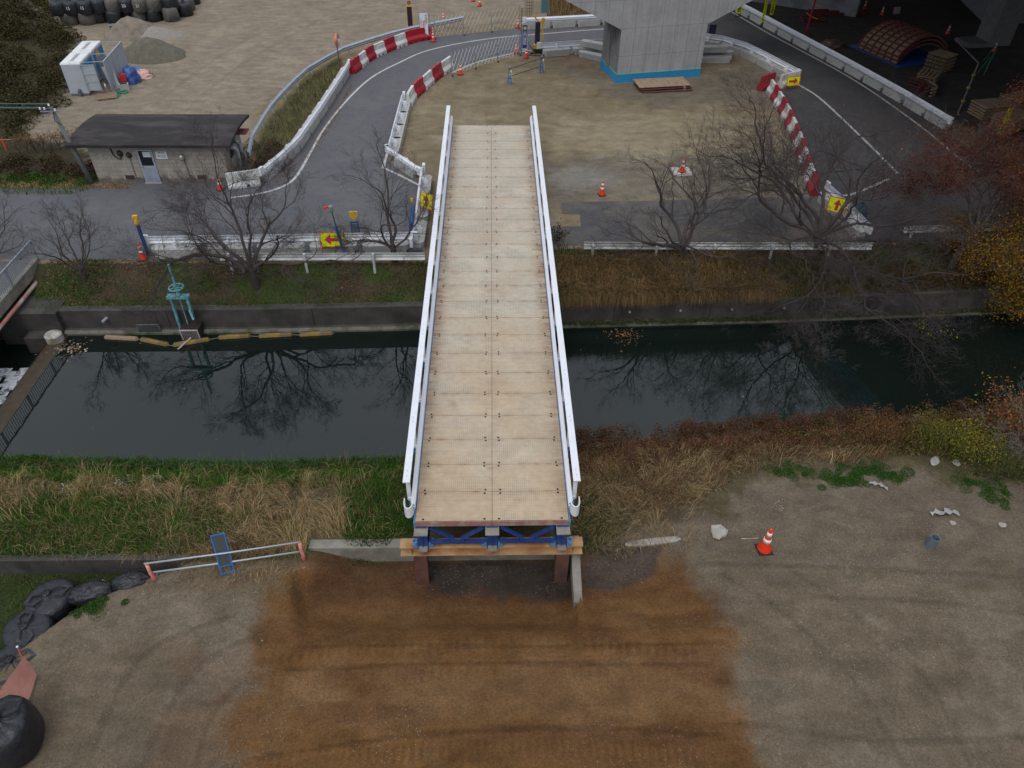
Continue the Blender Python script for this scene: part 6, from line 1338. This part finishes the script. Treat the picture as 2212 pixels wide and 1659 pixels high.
tree('bare_tree','dark bare tree in front of the old asphalt, right of the bridge','tree',baseP(1468,570,-.25),[(90,70,1.15,.85),(150,30,1.0,.85),(170,15,.95,.65),(110,55,1.0,.8),(60,50,1.0,.6),(30,35,1.05,.7),(200,18,.75,.5),(-30,15,.9,.45),(280,20,.9,.4)],.85,.13,33,L=3.3,maxlev=4,group=RG,wig=.2,dens=.78,spread=.66)
t5,tp5=tree('bare_tree','largest bare tree, leaning over the water near the red and white row','tree',baseP(1752,560,-.3),[(100,75,1.1,.9),(160,58,1.05,.8),(20,62,1.1,.8),(120,50,1.15,.95),(150,35,1.05,.85),(70,55,1.1,.85),(30,40,1.2,.75),(5,22,1.2,.65),(-35,12,1.15,.6),(-70,5,1.1,.5),(-100,8,1.0,.45),(195,25,.9,.5),(240,5,.9,.4),(-15,30,1.1,.5)],1.0,.13,44,L=5.2,maxlev=4,group=RG,wig=.2,dens=1.15,spread=.68)
leaves('leaves',tp5,50,.045,[(.45,.08,.02),(.4,.12,.03)],M_leaf,t5,3,.1)
tree('bare_tree','tangled low bare shrub tree overhanging the right bank','tree',baseP(1950,600,-.3),[(-60,15,1.,.6),(-20,20,1.1,.6),(-90,5,1.,.5),(200,20,.9,.5),(60,35,.8,.5),(-130,10,.9,.5)],.4,.07,47,L=3.2,maxlev=4,group=RG,dens=.85,up=-.01)
tree('bare_tree','low tangle of drooping grey twigs hanging over the water right of the reeds','tree',baseP(1790,640,-.5),[(-90,12,1.,.6),(-60,8,1.1,.6),(-120,10,1.,.6),(-30,15,1.1,.6),(-150,15,.9,.5),(-75,-5,1.,.5),(20,25,1.,.5),(-100,30,.8,.5)],.5,.06,49,L=3.0,maxlev=4,group=RG,dens=1.15,up=-.03,barkm=mat('grey_twig',(.10,.088,.085),.9,.3,9.))
ta_,tpa=tree('autumn_tree','tall autumn tree with thin reddish-brown upper branches at the right','tree',baseP(2052,575,-.3),[(60,60,1.,.8),(100,58,1.,.7),(20,52,1.,.7),(140,48,1.05,.7),(0,42,1.,.6),(170,40,.95,.6),(80,75,1.1,.7),(50,40,1.2,.6)],1.9,.13,51,L=3.3,maxlev=4,up=.02,lean=(.75,.5),dens=.7)
leaves('leaves',[q for q in tpa if q[0][2]>2.4],52000,.034,[(.105,.024,.018),(.08,.022,.018),(.13,.04,.018),(.10,.035,.028),(.16,.07,.02)],M_leaf,ta_,4,.24)
tb_,tpb=tree('autumn_tree','orange-yellow autumn tree on the far bank at the right edge','tree',baseP(2150,590,-.3),[(60,42,1.,.7),(110,38,1.,.6),(10,38,1.2,.7),(-20,25,1.2,.6),(40,30,1.2,.6),(-60,20,.9,.5),(160,35,.9,.4),(200,25,.9,.4)],.9,.11,56,L=2.3,maxlev=3,up=.01,lean=(.2,.1))
leaves('leaves',tpb,13000,.04,[(.24,.10,.018),(.17,.07,.015),(.22,.14,.02),(.09,.09,.02),(.12,.055,.02)],M_leaf,tb_,5,.22)
tc_,tpc=tree('autumn_tree','yellow-leaved tree leaning over the water at the right edge','tree',baseP(2250,600,-.3),[(200,40,1.,.6),(230,25,1.,.6),(160,45,.9,.6),(260,15,1.,.5),(90,60,.9,.6),(180,10,1.,.5)],.8,.1,58,L=2.3,maxlev=3,up=-.03)
leaves('leaves',tpc,17000,.042,[(.27,.15,.015),(.30,.12,.02),(.10,.12,.02),(.17,.13,.02),(.14,.055,.02)],M_leaf,tc_,6,.24)
td_,tpd=tree('leafy_sapling','small yellow-green sapling on the far canal wall at the right','shrub',baseP(2025,668,-.9),[(90,70,1.,.8),(200,50,1.,.6),(300,40,1.,.6),(-90,10,1.1,.6)],.2,.03,61,L=.9,maxlev=2)
leaves('leaves',tpd,700,.04,[(.3,.3,.02),(.22,.27,.03)],M_leaf,td_,7,.14)
# grey bare shrub at the right edge, near bank
te_,tpe=tree('bare_shrub','pale grey bare shrub on the near bank at the right edge','shrub',baseP(2200,1010,-.9),[(100,60,1.,.8),(140,50,1.,.7),(60,60,1.1,.7),(160,30,1.1,.6),(200,35,.8,.5),(80,70,1.3,.7)],.5,.055,66,L=1.5,maxlev=3,barkm=mat('pale_bark',(.17,.15,.145),.9,.2,8.),dens=.8,spread=.6)
tf_,tpf=tree('leafy_sapling','reddish shrub beside the pale grey bare shrub','shrub',baseP(2125,985,-.9),[(110,60,1.,.7),(60,60,1.,.7),(160,50,.9,.6),(90,75,1.3,.6)],.4,.035,68,L=1.25,maxlev=2)
leaves('leaves',tpf,1500,.04,[(.28,.085,.03),(.2,.07,.03),(.2,.15,.03)],M_leaf,tf_,8,.2)
for i,(u,v,s,cc,l) in enumerate(((1990,965,.8,[(.2,.15,.03),(.12,.12,.03)],'yellow-brown bushy weed at the water edge, right of the reflections'),(2085,1000,.9,[(.14,.15,.03),(.3,.27,.03)],'bushy weed with yellow leaves near the pale grey shrub'),(1880,960,.7,[(.22,.1,.04),(.14,.09,.03)],'rust-brown bushy weed at the water edge'),(2165,1030,.8,[(.11,.12,.025),(.07,.09,.02)],'dark olive bush at the right edge above the dirt'),(2035,985,.7,[(.09,.12,.025),(.2,.2,.03)],'olive bush left of the reddish shrub'))):
    t_,tp_=tree('bush',l,'bush',baseP(u,v,-.9),[(a*51+i*13,35+a*5,1.,.6) for a in range(7)],.12,.02,70+i,L=s,maxlev=2,group='bushy weeds at the right'); leaves('leaves',tp_,3800,.026,[tuple(k*.8 for k in c_) for c_ in cc],M_leaf,t_,80+i,.16)
t_,tp_=tree('bush','dark leafy plant with red tips between the bridge and the old asphalt','bush',baseP(1200,525,0),[(a*60,50,1.,.6) for a in range(6)],.2,.02,91,L=.5,maxlev=2); leaves('leaves',tp_,300,.05,[(.025,.05,.015),(.02,.035,.015),(.02,.035,.015),(.12,.03,.02)],M_leaf,t_,92,.1)
# dry stalk shrubs by the orange rope
ds=[]
for i in range(9):
    u=45+i*17; v=333-(i*2); t_,tp_=tree('dry_shrub',['dry brown stalks','tall dry stalks','bent dry stalks'][i%3]+f' in front of the pale sand, {ordn[i]} from the left','shrub',baseP(u,v,0),[(a*72+i*20,66+a*3,1.,.8) for a in range(5)],.1,.02,100+i,L=.72,maxlev=1,group='dry stalk shrubs beside the utility pole',spread=.4); leaves('leaves',tp_,260,.03,[(.16,.09,.04),(.1,.07,.03),(.12,.1,.03)],M_leaf,t_,120+i,.08)
# ---------------------------------------------------------------- grasses and weeds as ground cover
M_blade=vcmat('blade_tint',.85,.12,10,0.,10)
def blades(name,x,y,h,w,lean,az,col,z=None,curve=.6,seed=1,m=None):
    """one object of many bent blades; all arguments are arrays"""
    n=len(x); rs=np.random.default_rng(seed); z=np.maximum(zt(x,y),-1.66) if z is None else z; b=np.stack([x,y,z-.02],1); d=np.stack([np.cos(az),np.sin(az),np.zeros(n)],1); sd=np.stack([-np.sin(az),np.cos(az),np.zeros(n)],1)*w[:,None]*.5
    tw=rs.uniform(-1,1,n); sd=sd*np.cos(tw)[:,None]+d*np.sin(tw)[:,None]*w[:,None]*.5
    l1=lean*.45; mid=b+d*(h*.55*np.sin(l1))[:,None]; mid[:,2]+=h*.55*np.cos(l1); l2=np.minimum(lean*(1+curve),2.75); tip=mid+d*(h*.5*np.sin(l2))[:,None]; tip[:,2]+=h*.5*np.cos(l2)
    v=np.stack([b-sd,b+sd,mid+sd*.8,mid-sd*.8,tip],1).reshape(-1,3); i=np.arange(n)[:,None]*5
    f=np.concatenate([i+np.array([[0,1,2,3]]),i+np.array([[3,2,4]])],1).ravel(); szs=np.tile([4,3],n)
    return tag(link(name,npmesh(name,v,f,szs,m or M_blade,np.repeat(col,5,0))),kind='stuff')
def pick(rs,n,pal,p=None): return .84*np.array(pal)[rs.choice(len(pal),n,p=p)]*(.65+.7*rs.random((n,1)))
def scatter(n,x0,x1,y0,y1,f,rs):
    x=rs.uniform(x0,x1,n); y=rs.uniform(y0,y1,n); k=rs.random(n)<f(x,y); return x[k],y[k]
GREEN=[(.045,.125,.014),(.07,.16,.02),(.035,.09,.016),(.10,.155,.028)]; STRAW=[(.36,.26,.125),(.28,.195,.09),(.44,.335,.18),(.23,.15,.072),(.17,.11,.055)]; REDB=[(.17,.07,.042),(.12,.05,.04),(.19,.095,.05),(.09,.045,.035)]
rs=np.random.default_rng(2)
def nbank(x,y): return ((y<interp(x,NEARW)+.1)&(y>.55)&((x<-5.3)|(x>2.5)|(y>1.1))).astype(float)
# left of the bridge
def gmask(x,y):
    yn=interp(x,NEARW); a=smooth(2.1,1.3,yn-y+(fbm(x*.9,y*.9,3,60)-.5)*1.3)  # green strip at the water edge
    g=np.maximum(a*.95,smooth(.5,.62,fbm(x*.45,y*.6,4,61))*.55); g=np.maximum(g,smooth(-4.9,-3.4,x+(fbm(x,y,3,77)-.5)*2)*.95); g=np.maximum(g,smooth(2.,.9,np.hypot((x+12.3)*.45,y-1.5))*.8); return np.clip(g,0,1)
x,y=scatter(100000,-18,-2.1,.5,5.4,lambda x,y:((y<interp(x,NEARW)+.12)&(y>.55)&((x<-5.3)|(y>1.1)))*(.25+.75*gmask(x,y)),rs); g=gmask(x,y); k=rs.random(len(x))<g; x,y=x[k],y[k]; n=len(x)
blades('green_grass',x,y,rs.uniform(.12,.36,n)*(1+.8*(rs.random(n)<.05)),rs.uniform(.01,.02,n),rs.uniform(.2,1.0,n),rs.uniform(0,6.28,n),pick(rs,n,GREEN)*(.75+.5*fbm(x,y,3,8))[:,None],seed=3)
def straw(n,x0,x1,y0,y1,f,pal,name,seed,hh=(.3,.65),clump=.8,w=(.007,.014)):
    rs=np.random.default_rng(seed); x,y=scatter(n,x0,x1,y0,y1,f,rs); n=len(x)
    # blades lie over in swirls
    az=6.28*fbm(x*clump+9,y*clump,2,seed)*2+rs.normal(0,.5,n); ln=rs.uniform(.75,1.5,n); return blades(name,x,y,rs.uniform(*hh,n),rs.uniform(*w,n),ln,az,pick(rs,n,pal)*(.6+.8*fbm(x*1.3,y*1.3,3,seed+1))[:,None],curve=.5,seed=seed)
straw(36000,-18,-2.3,.55,4.3,lambda x,y:nbank(x,y)*np.clip(1.15-gmask(x,y)*1.25,0,1)*(.25+.75*smooth(.3,.5,fbm(x*.5,y*.9,3,62))),STRAW,'dry_grass',11)
straw(4500,-18,-2.3,.6,4.6,lambda x,y:nbank(x,y)*.5,STRAW,'dry_grass',13,hh=(.5,.95),w=(.006,.01))
# strands spilling onto the dirt near the tube barrier
straw(2600,-9.5,-5.2,-1.2,.7,lambda x,y:smooth(-1.2,.6,y)*.8*smooth(-5.2,-6,x),STRAW,'dry_grass',15,hh=(.15,.4))
# right of the bridge
def rmask(x,y): return nbank(x,y)*smooth(.2,.9,(y-(1.2+smooth(4,9,x)*1.9+smooth(9,14,x)*.4)+ (fbm(x*.8,y*.8,3,66)-.5)*1.6))
straw(34000,2.4,22,.6,7.4,lambda x,y:rmask(x,y)*smooth(1.6,2.6,y)*.9*smooth(2.8,4.0,x+y*.35),REDB+STRAW[1:2],'dry_grass',17,hh=(.25,.6))
straw(22000,2.2,15,.6,4.6,lambda x,y:np.maximum(rmask(x,y),.7*smooth(7,4,x)*nbank(x,y))*smooth(4.9,2.9,y-.03*x),STRAW,'dry_grass',18,hh=(.3,.6))
x,y=scatter(15000,2.3,22,1,7.4,lambda x,y:rmask(x,y)*smooth(.46,.6,fbm(x*.7,y*.9,3,71))*.8,rs); n=len(x)
blades('green_grass',x,y,rs.uniform(.1,.25,n),rs.uniform(.012,.022,n),rs.uniform(.2,1,n),rs.uniform(0,6.28,n),pick(rs,n,GREEN+[(.12,.11,.03)])*.9,seed=19)
x,y=scatter(9000,2.3,4.6,.6,4.2,lambda x,y:nbank(x,y)*smooth(4.4,2.6,x)*.6,rs); n=len(x)
blades('green_grass',x,y,rs.uniform(.1,.25,n),rs.uniform(.012,.022,n),rs.uniform(.2,1,n),rs.uniform(0,6.28,n),pick(rs,n,GREEN)*.8,seed=20)
# dark twiggy, leafy weeds over the right bank: small leaf clumps
def leafclumps(name,spots,pal,seed,size=.035,m=None):
    rs=np.random.default_rng(seed); V=[];Cc=[]
    for x,y,r,h,n in spots:
        a=rs.uniform(0,6.28,n); q=r*np.sqrt(rs.random(n)); px=x+q*np.cos(a); py=y+q*np.sin(a); pz=np.maximum(zt(px,py),-1.66)+h*(1-(q/r)**2)*rs.random(n)**.6; c=np.stack([px,py,pz],1)
        u=rs.normal(0,1,(n,3)); u[:,2]*=.5; u/=np.linalg.norm(u,axis=1)[:,None]; w=rs.normal(0,1,(n,3)); w-=u*(u*w).sum(1)[:,None]; w/=np.linalg.norm(w,axis=1)[:,None]; s=size*(.6+.8*rs.random((n,1)))
        V.append(np.stack([c-u*s,c+w*s*.6,c+u*s,c-w*s*.6],1).reshape(-1,3)); Cc.append(np.repeat(pick(rs,n,pal),4,0))
    V=np.concatenate(V); Cc=np.concatenate(Cc); k=len(V)//4; return tag(link(name,npmesh(name,V,np.arange(4*k),[4]*k,m or M_leaf,Cc)),kind='stuff')
sp=[]
for i in range(330):
    x=rs.uniform(2.9,20); yn=float(interp(x,NEARW)); y=yn-rs.random()**1.4*2.5+.3; sp.append((x,y,rs.uniform(.2,.5),rs.uniform(.25,.75),200))
leafclumps('weeds',sp,[(.13,.045,.03),(.09,.04,.028),(.10,.035,.03),(.12,.085,.025),(.055,.06,.02),(.14,.065,.03)],31,.028)
sp=[]
for i in range(60):
    x=rs.uniform(10,21); y=float(interp(x,NEARW))-rs.uniform(0,3.); sp.append((x,y,rs.uniform(.25,.5),rs.uniform(.2,.6),200))
leafclumps('weeds',sp,[(.07,.085,.02),(.10,.11,.025),(.15,.14,.03),(.06,.06,.02)],33)
# green clumps on the dirt edge at the right
for i,(u,v,l) in enumerate(((1700,1025,0),(1790,1045,0),(1835,1040,0),(1862,1022,0),(1925,1030,0),(2100,1050,0),(2150,1075,0),(165,1305,1),(190,1300,1))):
    q=P(u,v,-.88); sp=[(float(q[0])+rs.normal(0,.28),float(q[1])+rs.normal(0,.16),rs.uniform(.1,.26),rs.uniform(.04,.12),240) for _ in range(14)]
    leafclumps('clover_patch',sp,[(.035,.10,.016),(.055,.13,.022),(.03,.075,.014)],40+i,.016)
sp=[(rs.uniform(-15.8,-2.3),0,0,0,0) for _ in range(70)]; sp=[(x,float(interp(x,NEARW))-rs.random()*.7+.05,rs.uniform(.15,.35),rs.uniform(.12,.4),150) for x,*_ in sp]
sp+=[(rs.uniform(-4.2,-2.4),rs.uniform(.9,4.6),rs.uniform(.2,.4),rs.uniform(.15,.4),190) for _ in range(34)]
leafclumps('weeds',sp,[(.03,.075,.015),(.045,.09,.02),(.06,.10,.025),(.09,.09,.03)],51,.032)
# white and yellow flowers
sp=[]
for u,v in ((680,1010),(692,1004),(335,1040),(345,1035),(318,1045),(265,1060),(280,1028),(150,1075),(215,1245),(1375,1085) if False else (1675,1110)): q=P(u,v,-1.0); sp.append((float(q[0]),float(q[1]),.17,.42,60))
o=leafclumps('white_flowers',sp,[(.55,.56,.5)],61,.017); o2=leafclumps('yellow_flowers',[(float(P(u,v,-1)[0]),float(P(u,v,-1)[1]),.14,.4,34) for u,v in ((195,1040),(205,1035),(240,1032),(185,1065),(180,1088))],[(.6,.42,.02)],62,.018)
# far bank, left of the bridge: short mixed cover with fallen leaves
def fb(x,y): return ((y>interp(x,FARW)+.1)&(y<interp(x,ROADE)-.03)).astype(float)
x,y=scatter(34000,-18.4,-2.2,12.3,15.2,lambda x,y:fb(x,y)*(.25+.75*smooth(.4,.6,fbm(x*.6,y*.8,4,81))),rs); n=len(x)
blades('green_grass',x,y,rs.uniform(.06,.2,n),rs.uniform(.012,.024,n),rs.uniform(.2,1.1,n),rs.uniform(0,6.28,n),pick(rs,n,GREEN+[(.09,.09,.03)])*(.5+.8*fbm(x*1.1,y*1.1,3,82))[:,None],seed=21)
straw(9000,-18,-2.2,12.4,15.2,lambda x,y:fb(x,y)*smooth(.5,.62,fbm(x*.8,y*.7,3,84)),[(.16,.11,.07),(.11,.07,.05),(.2,.14,.08)],'dry_grass',23,hh=(.12,.35))
def litter(name,x,y,pal,seed,size=.035,z=None):
    rs=np.random.default_rng(seed); n=len(x); zz=(zt(x,y) if z is None else z)+.02+.02*rs.random(n); c=np.stack([x,y,zz],1); a=rs.uniform(0,6.28,n); s=size*(.5+rs.random((n,1))); u=np.stack([np.cos(a),np.sin(a),rs.normal(0,.25,n)],1)*s; w=np.stack([-np.sin(a),np.cos(a),rs.normal(0,.3,n)],1)*s*.6
    return tag(link(name,npmesh(name,np.stack([c-u,c+w,c+u,c-w],1).reshape(-1,3),np.arange(4*n),[4]*n,M_leaf,np.repeat(pick(rs,n,pal),4,0))),kind='stuff')
x,y=scatter(12000,-18.4,-2.2,12.5,15.3,lambda x,y:fb(x,y)*smooth(.4,.6,fbm(x*.5,y*.6,3,88)),rs); litter('fallen_leaves',x,y,[(.15,.075,.05),(.19,.11,.07),(.1,.05,.035),(.24,.16,.1)],91)
x,y=scatter(6000,-24,-17.5,20.6,22.6,lambda x,y:smooth(.2,.6,1-abs(y-21.9)/.7),rs); litter('fallen_leaves',x,y,[(.3,.18,.09),(.22,.12,.06),(.36,.25,.14)],92,.04,z=np.full(len(x),.0))
x,y=scatter(500,-12,-9,21.5,40,lambda x,y:np.ones(len(x)),rs)
q=[W((575,395),(650,335),(700,260),(745,180))]; xs_=[];ys_=[]
for i in range(500):
    s=rs.random(); a=np.array(resample(q[0],.5)); k=a[int(s*(len(a)-1))]; xs_.append(k[0]+.35+abs(rs.normal(0,.2))); ys_.append(k[1]+rs.normal(0,.2))
litter('fallen_leaves',np.array(xs_),np.array(ys_),[(.26,.16,.09),(.18,.1,.06)],93,.04,z=np.full(500,.0))
x,y=scatter(700,-18,22,15.2,21,lambda x,y:.35+.0*x,rs); litter('fallen_leaves',x,y,[(.3,.24,.16),(.2,.15,.1)],94,.022,z=np.full(len(x),.012))
# far bank, right: long hanging reeds over the wall
def hang(n,x0,x1,name,seed,pal,y0=-.1,y1=1.9,hh=(.55,1.05),ax=-1.57):
    rs=np.random.default_rng(seed); cx=x0+(x1-x0)*rs.random(int(n/55))**1.15; cy=interp(cx,FARW)+.16+np.where(rs.random(len(cx))<.25,rs.uniform(0,.3,len(cx)),rs.uniform(y0,y1,len(cx))); k=rs.integers(0,len(cx),n); x=cx[k]+rs.normal(0,.16,n); y=cy[k]+rs.normal(0,.14,n); y=np.maximum(y,interp(x,FARW)+.16); az=ax+rs.normal(0,.8,n)
    return blades(name,x,y,rs.uniform(*hh,n),rs.uniform(.009,.018,n),rs.uniform(.45,1.45,n),az,pick(rs,n,pal)*(.55+.9*fbm(x*1.2,y*1.2,3,seed))[:,None],curve=1.15,seed=seed)
hang(32000,2.7,11.5,'reeds',101,[(.29,.175,.08),(.36,.23,.11),(.17,.10,.045),(.07,.075,.025),(.21,.13,.055),(.07,.08,.028)],-.05,2.1,(.6,1.35))
hang(13000,6.5,16.5,'reeds',102,[(.085,.1,.03),(.13,.11,.04),(.2,.14,.07),(.06,.075,.025)],.2,2.2,(.4,.8))
x,y=scatter(40000,2.5,26,12.6,16.4,lambda x,y:fb(x,y)*(.3+.7*smooth(.35,.6,fbm(x*.6,y*.8,4,105))),rs); n=len(x)
blades('green_grass',x,y,rs.uniform(.12,.4,n),rs.uniform(.01,.02,n),rs.uniform(.3,1.1,n),rs.uniform(0,6.28,n),pick(rs,n,[(.045,.06,.018),(.07,.065,.025),(.1,.07,.035),(.05,.04,.025)])*(.6+.6*fbm(x,y,3,6))[:,None],seed=25)
sp=[(x,float(interp(x,FARW))+rs.uniform(.1,2.6),rs.uniform(.2,.5),rs.uniform(.2,.5),130) for x in rs.uniform(9,27,120)]
leafclumps('undergrowth',sp,[(.10,.05,.03),(.075,.045,.03),(.13,.07,.03),(.07,.07,.025)],107,.035)
sp=[(x,float(interp(x,FARW))-.12,.22,.12,60) for x in rs.uniform(2.8,24,110)]
V_=[(x,y,r,h,n) for x,y,r,h,n in sp]
rsl=np.random.default_rng(8); nn_=6000; xx=rsl.uniform(2.8,26,nn_); yy=interp(xx,FARW)-rsl.uniform(.0,.26,nn_); litter('wall_moss',xx,yy,[(.03,.055,.015),(.045,.07,.02),(.06,.06,.02)],109,.04,z=np.full(nn_,-1.58)+rsl.random(nn_)*.08)
# verge beside the curved galvanised rail and the hillside scrub
zp=[V2(P(u,v,0)) for u,v in ((548,335),(600,250),(665,175),(738,125),(742,165),(690,235),(640,310),(575,385))]
x=rs.uniform(-16,-7,16000); y=rs.uniform(22,42,16000); k=inpoly(x,y,zp); x,y=x[k],y[k]; n=len(x)
blades('verge_grass',x,y,rs.uniform(.15,.45,n),rs.uniform(.012,.025,n),rs.uniform(.2,1.,n),rs.uniform(0,6.28,n),pick(rs,n,[(.07,.09,.025),(.14,.13,.045),(.1,.07,.04),(.05,.08,.02)])*(.6+.7*fbm(x,y,3,16))[:,None],seed=27)
sp=[]
for i in range(16):
    q=P(545+rs.uniform(-10,70),rs.uniform(318,375),0); sp.append((float(q[0]),float(q[1]),.45,.55,260))
leafclumps('verge_scrub',sp,[(.07,.035,.022),(.05,.035,.02),(.09,.05,.03)],111,.035)
hp=[(-400,400),(-400,-20),(75,-20),(140,20),(165,90),(135,225),(62,262),(45,300),(-100,340)]
hp=[V2(P(u,v,0)) for u,v in hp]; sp=[]
tries=0
while len(sp)<520 and tries<6000:
    tries+=1; x=rs.uniform(-48,-20); y=rs.uniform(24,56)
    if inpoly(np.array([x]),np.array([y]),hp)[0]: sp.append((x,y,rs.uniform(.5,1.0),rs.uniform(.5,1.2),150))
leafclumps('hillside_scrub',sp[:260],[(.045,.035,.018),(.06,.055,.02),(.035,.04,.015)],113,.07); leafclumps('hillside_scrub',sp[260:],[(.075,.07,.02),(.06,.035,.022),(.10,.08,.03),(.04,.05,.018)],114,.065)
x,y=scatter(9000,-30,-17.6,20.8,25.5,lambda x,y:smooth(23.2,22.0,y)*smooth(-18.9,-19.6,x+.0*y)*.9,rs); n=len(x)
blades('roadside_grass',x,y,rs.uniform(.12,.4,n),rs.uniform(.015,.03,n),rs.uniform(.2,1.,n),rs.uniform(0,6.28,n),pick(rs,n,GREEN),seed=29)
sp=[(rs.uniform(-28,-19.3),rs.uniform(22.6,24.8),.5,.5,200) for _ in range(46)]; leafclumps('roadside_scrub',sp,[(.065,.04,.024),(.05,.045,.02),(.085,.055,.03)],115,.045)
sp=[(rs.uniform(-28,-19.3),rs.uniform(21.9,22.7),.35,.3,160) for _ in range(30)]; leafclumps('roadside_weeds',sp,[(.04,.09,.02),(.06,.11,.025)],116,.04)
# tall dry grass beyond the far rail
q=[V2(P(u,v,0)) for u,v in ((1180,56),(1185,-40),(1320,-40),(1320,48))]; x=rs.uniform(3,12,9000); y=rs.uniform(47.5,62,9000); k=inpoly(x,y,q); x,y=x[k],y[k]; n=len(x)
blades('tall_dry_grass',x,y,rs.uniform(.4,.9,n),rs.uniform(.03,.05,n),rs.uniform(.1,.7,n),rs.uniform(0,6.28,n),pick(rs,n,[(.26,.17,.07),(.2,.13,.05),(.3,.21,.1)]),seed=30)
# lower left grass behind the bags
x,y=scatter(9000,-16,-9.4,-4.5,.44,lambda x,y:(x<np.interp(y,[p[0] for p in BAGLINE],[p[1] for p in BAGLINE])-.1).astype(float)*.8,rs); n=len(x)
blades('green_grass',x,y,rs.uniform(.08,.22,n),rs.uniform(.01,.02,n),rs.uniform(.2,1,n),rs.uniform(0,6.28,n),pick(rs,n,GREEN),seed=33)
# leaves and litter floating on the water
x=rs.normal(5.4,.35,140); y=rs.normal(11.9,.4,140); litter('floating_leaves',x,y,[(.2,.12,.06),(.1,.07,.04),(.35,.16,.04)],121,.04,z=np.full(140,ZW-.01))
x=rs.normal(-16.6,.35,110); y=rs.normal(11.2,.25,110); litter('floating_leaves',x,y,[(.25,.16,.09),(.4,.36,.3)],122,.05,z=np.full(110,ZW-.01))
x=rs.uniform(-16,18,60); y=rs.uniform(5.5,12,60); litter('floating_leaves',x,y,[(.3,.28,.22)],123,.02,z=np.full(60,ZW-.015))
